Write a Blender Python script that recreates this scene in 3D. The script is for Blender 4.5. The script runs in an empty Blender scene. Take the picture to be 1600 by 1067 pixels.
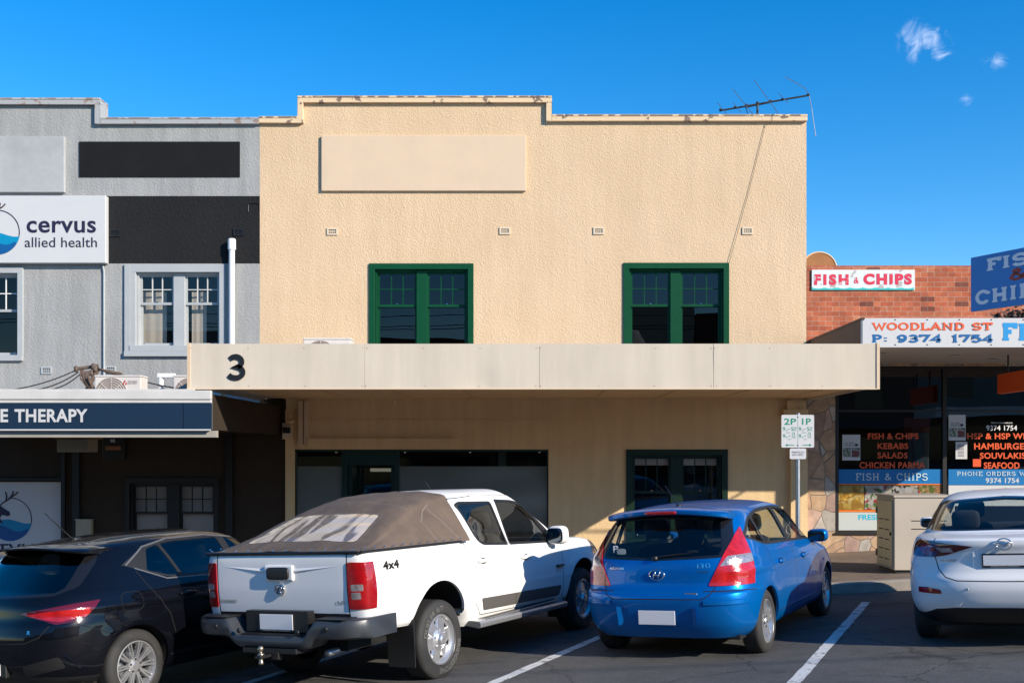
import bpy, bmesh, math, random
import numpy as np
from mathutils import Vector, Matrix
from mathutils.bvhtree import BVHTree
from mathutils.interpolate import poly_3d_calc
random.seed(7)
R = math.radians
SC = bpy.context.scene
C = SC.collection

# ------------------------------------------------------------------ camera, sky, sun, exposure
FP, HZ, CX, EYE = 1640.0, 708.8, 840.5, 2.04
cd = bpy.data.cameras.new('camera'); cam = bpy.data.objects.new('camera', cd); C.objects.link(cam)
cd.sensor_width = 36.0; cd.lens = 36.0 * FP / 1600; cd.clip_end = 2000; cd.clip_start = 0.05
cd.shift_x = -(CX - 800) / 1600; cd.shift_y = (HZ - 533.5) / 1600
cam.location = (0, 0, EYE); cam.rotation_euler = (R(90), 0, 0)
SC.camera = cam
LIGHT = Vector((-1, 0.77, -0.58)).normalized()
sd = bpy.data.lights.new('sun', 'SUN'); sun = bpy.data.objects.new('sun', sd); C.objects.link(sun)
sd.energy = 4.9; sd.angle = R(0.5); sd.color = (1, 0.90, 0.75)
sun.rotation_euler = LIGHT.to_track_quat('-Z', 'Y').to_euler(); sun.location = (20, -15, 15)
SUN_EL = math.asin(-LIGHT.z); SUN_ROT = math.atan2(-LIGHT.x, -LIGHT.y)
w = bpy.data.worlds.new('World'); SC.world = w; w.use_nodes = True
nt = w.node_tree; N = nt.nodes; LK = nt.links
bg = N['Background']; sky = N.new('ShaderNodeTexSky'); sky.sky_type = 'NISHITA'; sky.sun_disc = False
sky.sun_elevation = SUN_EL; sky.sun_rotation = SUN_ROT; sky.air_density = 1.0; sky.dust_density = 0.1; sky.ozone_density = 4.0
hs = N.new('ShaderNodeHueSaturation'); hs.inputs['Saturation'].default_value = 1.37; hs.inputs['Value'].default_value = 1.05
hs.inputs['Hue'].default_value = 0.502
LK.new(sky.outputs[0], hs.inputs['Color'])
tc = N.new('ShaderNodeTexCoord'); nz = N.new('ShaderNodeTexNoise'); nz.inputs['Scale'].default_value = 55; nz.inputs['Detail'].default_value = 6; nz.inputs['Distortion'].default_value = 1.0
nz.inputs['Roughness'].default_value = 0.6
LK.new(tc.outputs['Generated'], nz.inputs['Vector'])
prev = hs.outputs[0]
def wmath(op, a, b):
    q = N.new('ShaderNodeMath'); q.operation = op
    for i, v in enumerate((a, b)):
        if isinstance(v, (int, float)): q.inputs[i].default_value = v
        else: LK.new(v, q.inputs[i])
    return q.outputs[0]
for (px, py, rad, amt) in ((1436, 66, 0.022, 0.5), (1462, 72, 0.018, 0.6), (1555, 96, 0.013, 0.35), (1510, 154, 0.009, 0.25)):   # small wisps of cloud
    d = Vector(((px - CX) / FP, 1, (HZ - py) / FP)).normalized()
    vm = N.new('ShaderNodeVectorMath'); vm.operation = 'DISTANCE'; vm.inputs[1].default_value = d
    LK.new(tc.outputs['Generated'], vm.inputs[0])
    fall = wmath('SUBTRACT', 1.0, wmath('DIVIDE', vm.outputs['Value'], rad))
    val = wmath('ADD', fall, wmath('MULTIPLY', wmath('SUBTRACT', nz.outputs['Fac'], 0.60), 2.6))
    mr = N.new('ShaderNodeMapRange'); mr.interpolation_type = 'SMOOTHSTEP'; mr.inputs['From Min'].default_value = 0.0; mr.inputs['From Max'].default_value = 1.5; mr.inputs['To Max'].default_value = amt
    LK.new(val, mr.inputs['Value']); ft = N.new('ShaderNodeMapRange'); ft.inputs['From Max'].default_value = 0.25; LK.new(fall, ft.inputs['Value'])
    mx = N.new('ShaderNodeMixRGB'); mx.inputs['Color2'].default_value = (8.5, 8.8, 9.4, 1)
    LK.new(wmath('MULTIPLY', mr.outputs[0], ft.outputs[0]), mx.inputs['Fac']); LK.new(prev, mx.inputs['Color1']); prev = mx.outputs[0]
LK.new(prev, bg.inputs['Color']); bg.inputs['Strength'].default_value = 0.15
SC.view_settings.view_transform = 'Standard'; SC.view_settings.look = 'None'; SC.view_settings.gamma = 1
SC.view_settings.exposure = 0.42
SC.render.engine = 'CYCLES'; SC.cycles.use_denoising = True; SC.cycles.max_bounces = 8; SC.cycles.transparent_max_bounces = 12

# ------------------------------------------------------------------ helpers
def px(x, Y): return (x - CX) * Y / FP
def pz(y, Y): return EYE + (HZ - y) * Y / FP
def ground(X, Y): return 0.048 * X - 0.024 * (Y - 10)
def path_z(X, Y): return 0.048 * X + 0.035 + 0.004 * (Y - 14.6)

def tag(o, label=None, cat=None, group=None, kind=None):
    if label: o['label'] = label
    if cat: o['category'] = cat
    if group: o['group'] = group
    if kind: o['kind'] = kind
    return o
def thing(name, label, cat, loc=(0, 0, 0), group=None):
    o = bpy.data.objects.new(name, None); C.objects.link(o); o.location = loc; o.empty_display_size = 0.2
    return tag(o, label, cat, group)
def root_off(p):
    v = Vector((0, 0, 0))
    while p is not None:
        v = v + Vector(p.location); p = p.parent
    return v

class MB:
    """collects faces of one mesh"""
    def __init__(s): s.v = []; s.f = []; s.m = []
    def add(s, vs, fs, m=0):
        b = len(s.v); s.v += [tuple(a) for a in vs]
        for f in fs: s.f.append([b + i for i in f]); s.m.append(m)
        return s
    def box(s, x0, x1, y0, y1, z0, z1, m=0):
        vs = [(x, y, z) for z in (z0, z1) for y in (y0, y1) for x in (x0, x1)]
        return s.add(vs, [(0, 2, 3, 1), (4, 5, 7, 6), (0, 1, 5, 4), (2, 6, 7, 3), (0, 4, 6, 2), (1, 3, 7, 5)], m)
    def quad(s, a, b, c, d, m=0): return s.add([a, b, c, d], [(0, 1, 2, 3)], m)
    def prism(s, poly, y0, y1, m=0):          # polygon in (x,z) between two depths
        n = len(poly)
        vs = [(p[0], y0, p[1]) for p in poly] + [(p[0], y1, p[1]) for p in poly]
        fs = [tuple(range(n)), tuple(range(2 * n - 1, n - 1, -1))] + [(i, (i + 1) % n, n + (i + 1) % n, n + i) for i in range(n)]
        return s.add(vs, fs, m)
    def tube(s, pts, r, n=8, m=0, cap=True):
        pts = [Vector(p) for p in pts]; rs = r if isinstance(r, (list, tuple)) else [r] * len(pts)
        vs = []; up = None
        for i, p in enumerate(pts):
            d = (pts[min(i + 1, len(pts) - 1)] - pts[max(i - 1, 0)]).normalized()
            if up is None:
                up = Vector((0, 0, 1)) if abs(d.z) < 0.9 else Vector((1, 0, 0))
            a = d.cross(up).normalized(); b = a.cross(d).normalized(); up = b
            for k in range(n):
                t = 2 * math.pi * k / n; vs.append(p + (a * math.cos(t) + b * math.sin(t)) * rs[i])
        fs = []
        for i in range(len(pts) - 1):
            for k in range(n):
                k2 = (k + 1) % n; fs.append((i * n + k, i * n + k2, (i + 1) * n + k2, (i + 1) * n + k))
        if cap:
            fs.append(tuple(range(n - 1, -1, -1))); fs.append(tuple((len(pts) - 1) * n + k for k in range(n)))
        return s.add(vs, fs, m)
    def lathe(s, prof, org, axis='y', n=32, m=0, closed=False):   # prof: (radius, offset along axis)
        o = Vector(org); vs = []
        for (r, h) in prof:
            for k in range(n):
                t = 2 * math.pi * k / n; c, q = r * math.cos(t), r * math.sin(t)
                vs.append(o + (Vector((c, h, q)) if axis == 'y' else Vector((c, q, h)) if axis == 'z' else Vector((h, c, q))))
        fs = []; P = len(prof)
        for i in range(P if closed else P - 1):
            j = (i + 1) % P
            for k in range(n):
                k2 = (k + 1) % n; fs.append((i * n + k, i * n + k2, j * n + k2, j * n + k))
        return s.add(vs, fs, m)
    def sup(s, c, rad, e=0.6, n=20, m=0, rot=None):    # superellipsoid
        def pw(a): return math.copysign(abs(a) ** e, a)
        vs = []; H = n // 2
        for i in range(H + 1):
            ph = -math.pi / 2 + math.pi * i / H
            for k in range(n):
                th = 2 * math.pi * k / n
                v = Vector((rad[0] * pw(math.cos(ph)) * pw(math.cos(th)), rad[1] * pw(math.cos(ph)) * pw(math.sin(th)), rad[2] * pw(math.sin(ph))))
                if rot: v = rot @ v
                vs.append(Vector(c) + v)
        fs = [(i * n + k, i * n + (k + 1) % n, (i + 1) * n + (k + 1) % n, (i + 1) * n + k) for i in range(H) for k in range(n)]
        return s.add(vs, fs, m)
    def build(s, name, mats, parent=None, smooth=False, bevel=0, local=False, seg=2, angle=None):
        me = bpy.data.meshes.new(name)
        off = Vector((0, 0, 0)) if local else root_off(parent)
        me.from_pydata([tuple(Vector(v) - off) for v in s.v], [], s.f)
        if not isinstance(mats, (list, tuple)): mats = [mats]
        for m in mats: me.materials.append(m)
        me.polygons.foreach_set('material_index', s.m)
        bm = bmesh.new(); bm.from_mesh(me)
        bmesh.ops.remove_doubles(bm, verts=bm.verts, dist=1e-5)
        bmesh.ops.dissolve_degenerate(bm, dist=1e-6, edges=bm.edges)
        bmesh.ops.recalc_face_normals(bm, faces=bm.faces)
        if bevel:
            es = [e for e in bm.edges if len(e.link_faces) == 2 and e.calc_face_angle(0) > 0.5]
            bmesh.ops.bevel(bm, geom=es, offset=bevel, segments=seg, affect='EDGES', profile=0.5, clamp_overlap=True)
        bm.to_mesh(me); bm.free()
        if smooth: 
            me.polygons.foreach_set('use_smooth', [True] * len(me.polygons))
            if angle is not None:
                me.set_sharp_from_angle(angle=angle)
        me.update()
        o = bpy.data.objects.new(name, me); C.objects.link(o)
        if parent: o.parent = parent
        return o

def wall_grid(mb, x0, x1, z0, z1, holes, y, depth, m=0):
    """a facade sheet facing -Y with rectangular holes and reveals"""
    xs = sorted({x0, x1, *[h[0] for h in holes], *[h[1] for h in holes]}); zs = sorted({z0, z1, *[h[2] for h in holes], *[h[3] for h in holes]})
    xs = [a for a in xs if x0 <= a <= x1]; zs = [a for a in zs if z0 <= a <= z1]
    for i in range(len(xs) - 1):
        for j in range(len(zs) - 1):
            cx, cz = (xs[i] + xs[i + 1]) / 2, (zs[j] + zs[j + 1]) / 2
            if any(h[0] < cx < h[1] and h[2] < cz < h[3] for h in holes): continue
            mb.quad((xs[i], y, zs[j]), (xs[i + 1], y, zs[j]), (xs[i + 1], y, zs[j + 1]), (xs[i], y, zs[j + 1]), m)
    for (a, b, c, d) in holes:
        mb.quad((a, y, c), (a, y + depth, c), (a, y + depth, d), (a, y, d), m); mb.quad((b, y, c), (b, y, d), (b, y + depth, d), (b, y + depth, c), m)
        mb.quad((a, y, d), (a, y + depth, d), (b, y + depth, d), (b, y, d), m); mb.quad((a, y, c), (b, y, c), (b, y + depth, c), (a, y + depth, c), m)

# ------------------------------------------------------------------ materials
def newmat(name):
    m = bpy.data.materials.new(name); m.use_nodes = True
    return m, m.node_tree.nodes, m.node_tree.links, m.node_tree.nodes['Principled BSDF']
def mat(name, col, rough=0.6, metal=0.0, var=0.0, vscale=3.0, bump=None, coat=0.0, spec=0.5, emit=None, rvar=0.0):
    m, n, l, b = newmat(name)
    b.inputs['Base Color'].default_value = (*col, 1); b.inputs['Roughness'].default_value = rough; b.inputs['Metallic'].default_value = metal
    b.inputs['Coat Weight'].default_value = coat; b.inputs['Coat Roughness'].default_value = 0.03; b.inputs['Specular IOR Level'].default_value = spec
    if emit: b.inputs['Emission Color'].default_value = (*emit[0], 1); b.inputs['Emission Strength'].default_value = emit[1]
    t = n.new('ShaderNodeTexCoord')
    if var:
        z = n.new('ShaderNodeTexNoise'); z.inputs['Scale'].default_value = vscale; z.inputs['Detail'].default_value = 8; z.inputs['Roughness'].default_value = 0.65
        l.new(t.outputs['Object'], z.inputs['Vector'])
        mr = n.new('ShaderNodeMapRange'); mr.inputs['From Min'].default_value = 0.3; mr.inputs['From Max'].default_value = 0.7
        mr.inputs['To Min'].default_value = 1 - var; mr.inputs['To Max'].default_value = 1 + var * 0.6
        l.new(z.outputs['Fac'], mr.inputs['Value'])
        mx = n.new('ShaderNodeVectorMath'); mx.operation = 'SCALE'; mx.inputs[0].default_value = col
        l.new(mr.outputs[0], mx.inputs['Scale']); l.new(mx.outputs[0], b.inputs['Base Color'])
        if rvar:
            m3 = n.new('ShaderNodeMapRange'); m3.inputs['From Min'].default_value = 0.3; m3.inputs['From Max'].default_value = 0.7
            m3.inputs['To Min'].default_value = max(0, rough - rvar); m3.inputs['To Max'].default_value = min(1, rough + rvar)
            l.new(z.outputs['Fac'], m3.inputs['Value']); l.new(m3.outputs[0], b.inputs['Roughness'])
    if bump:
        z = n.new('ShaderNodeTexNoise'); z.inputs['Scale'].default_value = bump[0]; z.inputs['Detail'].default_value = bump[3] if len(bump) > 3 else 3
        l.new(t.outputs['Object'], z.inputs['Vector'])
        bp = n.new('ShaderNodeBump'); bp.inputs['Strength'].default_value = bump[1]; bp.inputs['Distance'].default_value = bump[2]
        l.new(z.outputs['Fac'], bp.inputs['Height']); l.new(bp.outputs[0], b.inputs['Normal'])
    return m
def stucco(name, col, col2, strength=0.8, scale=20, streak=0.0):
    m, n, l, b = newmat(name)
    b.inputs['Roughness'].default_value = 0.85; b.inputs['Specular IOR Level'].default_value = 0.12
    t = n.new('ShaderNodeTexCoord')
    def noise(sc, det, vec=None, rough=0.6):
        z = n.new('ShaderNodeTexNoise'); z.inputs['Scale'].default_value = sc; z.inputs['Detail'].default_value = det; z.inputs['Roughness'].default_value = rough
        l.new(vec or t.outputs['Object'], z.inputs['Vector']); return z.outputs['Fac']
    big = noise(0.8, 6); fine = noise(scale * 1.7, 4)
    mp = n.new('ShaderNodeMapping'); mp.inputs['Scale'].default_value = (3.5, 1, 0.35); l.new(t.outputs['Object'], mp.inputs['Vector'])
    st = noise(1.6, 5, mp.outputs[0])
    def ramp(src, a, b_, lo, hi):
        r = n.new('ShaderNodeMapRange'); r.inputs['From Min'].default_value = a; r.inputs['From Max'].default_value = b_
        r.inputs['To Min'].default_value = lo; r.inputs['To Max'].default_value = hi; l.new(src, r.inputs['Value']); return r.outputs[0]
    mx = n.new('ShaderNodeMixRGB'); mx.inputs['Color1'].default_value = (*col, 1); mx.inputs['Color2'].default_value = (*col2, 1)
    l.new(ramp(big, 0.3, 0.72, 0, 1), mx.inputs['Fac'])
    mu = n.new('ShaderNodeMixRGB'); mu.blend_type = 'MULTIPLY'; mu.inputs['Fac'].default_value = 1.0
    l.new(mx.outputs[0], mu.inputs['Color1'])
    ad = n.new('ShaderNodeMath'); ad.operation = 'MULTIPLY'
    l.new(ramp(st, 0.3, 0.65, 1.0 - streak, 1.0), ad.inputs[0]); l.new(ramp(fine, 0.25, 0.6, 0.86, 1.04), ad.inputs[1])
    cb = n.new('ShaderNodeCombineColor'); [l.new(ad.outputs[0], cb.inputs[i]) for i in range(3)]
    l.new(cb.outputs[0], mu.inputs['Color2']); l.new(mu.outputs[0], b.inputs['Base Color'])
    nA = n.new('ShaderNodeTexNoise'); nA.inputs['Scale'].default_value = scale; nA.inputs['Detail'].default_value = 4; nA.inputs['Distortion'].default_value = 1.2
    l.new(t.outputs['Object'], nA.inputs['Vector'])
    vo = n.new('ShaderNodeTexVoronoi'); vo.feature = 'SMOOTH_F1'; vo.inputs['Scale'].default_value = scale * 0.9
    l.new(t.outputs['Object'], vo.inputs['Vector'])
    sm = n.new('ShaderNodeMath'); sm.operation = 'ADD'; l.new(nA.outputs['Fac'], sm.inputs[0]); l.new(vo.outputs['Distance'], sm.inputs[1])
    bp = n.new('ShaderNodeBump'); bp.inputs['Strength'].default_value = strength; bp.inputs['Distance'].default_value = 0.02
    l.new(sm.outputs[0], bp.inputs['Height']); l.new(bp.outputs[0], b.inputs['Normal'])
    return m
def peeling(name, col, under, zscale=14, thresh=0.56):
    """old paint flaking off a coping in patches"""
    m, n, l, b = newmat(name); b.inputs['Roughness'].default_value = 0.8
    t = n.new('ShaderNodeTexCoord'); z = n.new('ShaderNodeTexNoise'); z.inputs['Scale'].default_value = zscale; z.inputs['Detail'].default_value = 6
    l.new(t.outputs['Object'], z.inputs['Vector'])
    r = n.new('ShaderNodeMapRange'); r.inputs['From Min'].default_value = thresh; r.inputs['From Max'].default_value = thresh + 0.02
    l.new(z.outputs['Fac'], r.inputs['Value'])
    mx = n.new('ShaderNodeMixRGB'); mx.inputs['Color1'].default_value = (*col, 1); mx.inputs['Color2'].default_value = (*under, 1)
    l.new(r.outputs[0], mx.inputs['Fac']); l.new(mx.outputs[0], b.inputs['Base Color'])
    bp = n.new('ShaderNodeBump'); bp.inputs['Strength'].default_value = 0.4; bp.inputs['Distance'].default_value = 0.01
    l.new(z.outputs['Fac'], bp.inputs['Height']); l.new(bp.outputs[0], b.inputs['Normal'])
    return m
def glass(name, tint, gloss=1.0, rough=0.0, ior=1.5, gcol=(1, 1, 1)):
    m = bpy.data.materials.new(name); m.use_nodes = True; n = m.node_tree.nodes; l = m.node_tree.links; n.clear()
    o = n.new('ShaderNodeOutputMaterial'); tr = n.new('ShaderNodeBsdfTransparent'); tr.inputs[0].default_value = (*tint, 1)
    gl = n.new('ShaderNodeBsdfGlossy'); gl.inputs['Roughness'].default_value = rough; gl.inputs[0].default_value = (*gcol, 1)
    ge = n.new('ShaderNodeNewGeometry'); dt = n.new('ShaderNodeVectorMath'); dt.operation = 'DOT_PRODUCT'; l.new(ge.outputs['Incoming'], dt.inputs[0]); l.new(ge.outputs['Normal'], dt.inputs[1])
    def mth(op, a, b_=None):
        q = n.new('ShaderNodeMath'); q.operation = op
        for i, s_ in enumerate((a, b_)):
            if isinstance(s_, (int, float)): q.inputs[i].default_value = s_
            elif s_ is not None: l.new(s_, q.inputs[i])
        return q
    fr = mth('ADD', mth('MULTIPLY', mth('POWER', mth('SUBTRACT', 1.0, mth('ABSOLUTE', dt.outputs['Value']).outputs[0]).outputs[0], 5.0).outputs[0], 0.9).outputs[0], 0.06)   # both faces of a thin pane
    mu = n.new('ShaderNodeMath'); mu.operation = 'MULTIPLY'; mu.inputs[1].default_value = gloss; mu.use_clamp = True
    mx = n.new('ShaderNodeMixShader'); l.new(fr.outputs[0], mu.inputs[0]); l.new(mu.outputs[0], mx.inputs[0])
    tcx = n.new('ShaderNodeTexCoord'); nz = n.new('ShaderNodeTexNoise'); nz.inputs['Scale'].default_value = 0.9; nz.inputs['Detail'].default_value = 1
    l.new(tcx.outputs['Object'], nz.inputs['Vector']); bp = n.new('ShaderNodeBump'); bp.inputs['Strength'].default_value = 0.12; bp.inputs['Distance'].default_value = 0.02
    l.new(nz.outputs['Fac'], bp.inputs['Height']); l.new(bp.outputs[0], gl.inputs['Normal'])
    l.new(tr.outputs[0], mx.inputs[1]); l.new(gl.outputs[0], mx.inputs[2]); l.new(mx.outputs[0], o.inputs[0])
    return m
def paint(name, col, metal=0.0, rough=0.3, coat=0.7, flake=0.0):
    m, n, l, b = newmat(name)
    b.inputs['Base Color'].default_value = (*col, 1); b.inputs['Metallic'].default_value = metal; b.inputs['Roughness'].default_value = rough
    b.inputs['Coat Weight'].default_value = coat; b.inputs['Coat Roughness'].default_value = 0.02; b.inputs['Specular IOR Level'].default_value = 0.08
    t = n.new('ShaderNodeTexCoord'); z = n.new('ShaderNodeTexNoise'); z.inputs['Scale'].default_value = 3; z.inputs['Detail'].default_value = 6
    l.new(t.outputs['Object'], z.inputs['Vector'])
    r = n.new('ShaderNodeMapRange'); r.inputs['From Min'].default_value = 0.35; r.inputs['From Max'].default_value = 0.7
    r.inputs['To Min'].default_value = rough * 0.85; r.inputs['To Max'].default_value = rough * 1.25
    l.new(z.outputs['Fac'], r.inputs['Value']); l.new(r.outputs[0], b.inputs['Roughness'])
    r2 = n.new('ShaderNodeMapRange'); r2.inputs['To Min'].default_value = 0.0; r2.inputs['To Max'].default_value = 0.05
    l.new(z.outputs['Fac'], r2.inputs['Value']); l.new(r2.outputs[0], b.inputs['Coat Roughness'])
    return m

M = {}
CREAM = (0.71, 0.525, 0.345)
M['cream'] = stucco('cream_stucco', CREAM, (0.65, 0.47, 0.295), 0.38, 48, 0.08)
M['cream_low'] = stucco('cream_smooth_render', (0.80, 0.585, 0.335), (0.73, 0.52, 0.285), 0.22, 34, 0.12)  # base colour brightened and warmed in place of bounce light under the awning
M['cream_smooth'] = mat('cream_painted_panel', (0.65, 0.495, 0.345), 0.7, var=0.05, vscale=2, bump=(30, 0.1, 0.01))
M['cream_coping'] = peeling('flaking_cream_coping', (0.70, 0.52, 0.33), (0.22, 0.15, 0.11), 7, 0.60)
M['peeltop'] = peeling('worn_coping_top', (0.70, 0.52, 0.33), (0.16, 0.12, 0.095), 9, 0.44)
M['grey'] = stucco('pale_grey_stucco', (0.40, 0.40, 0.39), (0.33, 0.33, 0.325), 0.33, 40, 0.2)
M['grey_panel'] = mat('weathered_grey_panel', (0.40, 0.41, 0.41), 0.8, var=0.16, vscale=2.2, bump=(20, 0.12, 0.01))
M['grey_coping'] = peeling('flaking_grey_coping', (0.37, 0.375, 0.38), (0.28, 0.2, 0.16), 7, 0.60)
M['grey_peeltop'] = peeling('worn_grey_coping_top', (0.42, 0.41, 0.40), (0.25, 0.19, 0.16), 9, 0.48)
M['grey_trim'] = mat('grey_trim_paint', (0.40, 0.42, 0.43), 0.5, var=0.06)
M['charcoal'] = stucco('charcoal_stucco', (0.020, 0.020, 0.021), (0.016, 0.016, 0.018), 0.4, 28, 0.0)
M['charcoal_panel'] = mat('charcoal_panel', (0.013, 0.013, 0.014), 0.8, var=0.14, vscale=3, spec=.12)
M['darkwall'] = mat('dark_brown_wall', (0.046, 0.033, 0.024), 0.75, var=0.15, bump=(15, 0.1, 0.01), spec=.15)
M['darktrim'] = mat('black_brown_trim', (0.012, 0.010, 0.009), 0.45)
M['green'] = mat('dark_green_paint', (0.003, 0.060, 0.022), 0.4, var=0.12, vscale=5, spec=.25)
M['green_dk'] = mat('deep_green_paint', (0.003, 0.022, 0.010), 0.4, var=0.1)
M['fascia'] = stucco('awning_sheet', (0.655, 0.58, 0.475), (0.60, 0.525, 0.42), 0.02, 220, 0.10)
M['soffit'] = mat('soffit_paint', (0.74, 0.52, 0.29), 0.7, var=0.10, vscale=1.5)
M['steel'] = mat('galvanised_steel', (0.42, 0.44, 0.46), 0.42, 0.9, var=0.15, vscale=8)
M['white'] = mat('white_paint', (0.80, 0.80, 0.79), 0.45, var=0.03)
M['white_pipe'] = mat('white_plastic_pipe', (0.76, 0.76, 0.75), 0.35, var=0.05)
M['signwhite'] = mat('sign_white', (0.58, 0.58, 0.58), 0.35, var=0.02)
M['navy'] = mat('navy_sign', (0.010, 0.026, 0.055), 0.4, var=0.08, vscale=1)
M['ink'] = mat('dark_ink', (0.018, 0.014, 0.045), 0.5)
M['black'] = mat('black_plastic', (0.012, 0.012, 0.013), 0.45)
M['rubber'] = mat('tyre_rubber', (0.030, 0.029, 0.028), 0.75, var=0.2, vscale=9, bump=(60, 0.25, 0.004))
M['void'] = mat('dark_cavity', (0.006, 0.006, 0.006), 0.9)
M['lining'] = mat('cabin_lining', (0.10, 0.097, 0.094), 0.85)
M['seat'] = mat('seat_cloth', (0.018, 0.018, 0.02), 0.9, bump=(80, 0.3, 0.005))
M['chrome'] = mat('chrome', (0.75, 0.76, 0.78), 0.12, 1.0)
M['alloy'] = mat('silver_alloy', (0.58, 0.58, 0.59), 0.3, 0.75, var=0.08, vscale=10)
M['orange'] = mat('orange_vinyl', (0.72, 0.088, 0.012), 0.45)
M['shopblue'] = mat('shop_blue', (0.0, 0.155, 0.42), 0.4, var=0.03)
M['letterblue'] = mat('sky_blue_letter', (0.0, 0.27, 0.62), 0.4)
M['signblue'] = mat('projecting_blue', (0.0, 0.20, 0.55), 0.45, var=0.05)
M['lettergrey'] = mat('pale_letter', (0.80, 0.80, 0.82), 0.5)
M['red'] = mat('sign_red', (0.58, 0.022, 0.035), 0.5, var=0.1)
M['pale'] = mat('pale_lettering', (0.55, 0.68, 0.72), 0.5)
M['aqua'] = mat('aqua_letter', (0.0, 0.42, 0.62), 0.5)
M['lime'] = mat('sign_green', (0.0, 0.22, 0.12), 0.5)
M['acwhite'] = mat('ac_casing', (0.66, 0.61, 0.56), 0.4, var=0.05)
M['acgrill'] = mat('ac_grille', (0.27, 0.22, 0.19), 0.5)
M['winglass'] = glass('window_glass', (0.14, 0.14, 0.14), 0.62)
M['shopglass'] = glass('shop_glass', (0.20, 0.21, 0.22), 1.25)
M['carglass'] = glass('car_glass', (0.78, 0.82, 0.80), 0.9)
M['clearglass'] = glass('clear_window_glass', (0.72, 0.72, 0.71), 0.8)
M['satin'] = mat('satin_trim', (0.20, 0.19, 0.18), 0.42, 0.6)
M['darkglass'] = glass('tinted_car_glass', (0.16, 0.18, 0.18), 1.3)
M['film'] = mat('frosted_film', (0.13, 0.155, 0.15), 0.12, var=0.06, vscale=1.2, spec=0.6)
M['curtain'] = mat('cream_curtain', (0.60, 0.55, 0.48), 0.9, var=0.08)
M['blind'] = mat('white_blind', (0.78, 0.75, 0.72), 0.8)
M['lens_red'] = mat('red_lens', (0.34, 0.003, 0.006), 0.15, coat=1.0, var=0.35, vscale=11, bump=(45, .25, .01))
M['lens_dark'] = mat('dark_red_lens', (0.10, 0.003, 0.006), 0.1, coat=1.0)
M['lens_bright'] = mat('bright_red_lens', (0.48, 0.010, 0.010), 0.15, coat=1.0, var=0.4, vscale=12, bump=(45, .25, .01))
M['lens_clear'] = mat('clear_lens', (0.46, 0.40, 0.40), 0.15, 0.5, coat=1.0, var=0.5, vscale=30, bump=(60, .3, .01))
M['lens_amber'] = mat('amber_lens', (0.8, 0.20, 0.03), 0.15, coat=1.0)
M['rust'] = mat('rusty_brown_metal', (0.33, 0.14, 0.045), 0.7, var=0.25, vscale=3)
M['brownside'] = mat('brown_painted_side', (0.19, 0.10, 0.062), 0.7, var=0.1)
M['wire'] = mat('black_cable', (0.02, 0.019, 0.018), 0.6)
M['ceramic'] = mat('brown_insulator', (0.13, 0.09, 0.07), 0.6, var=0.5, vscale=25)

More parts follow.
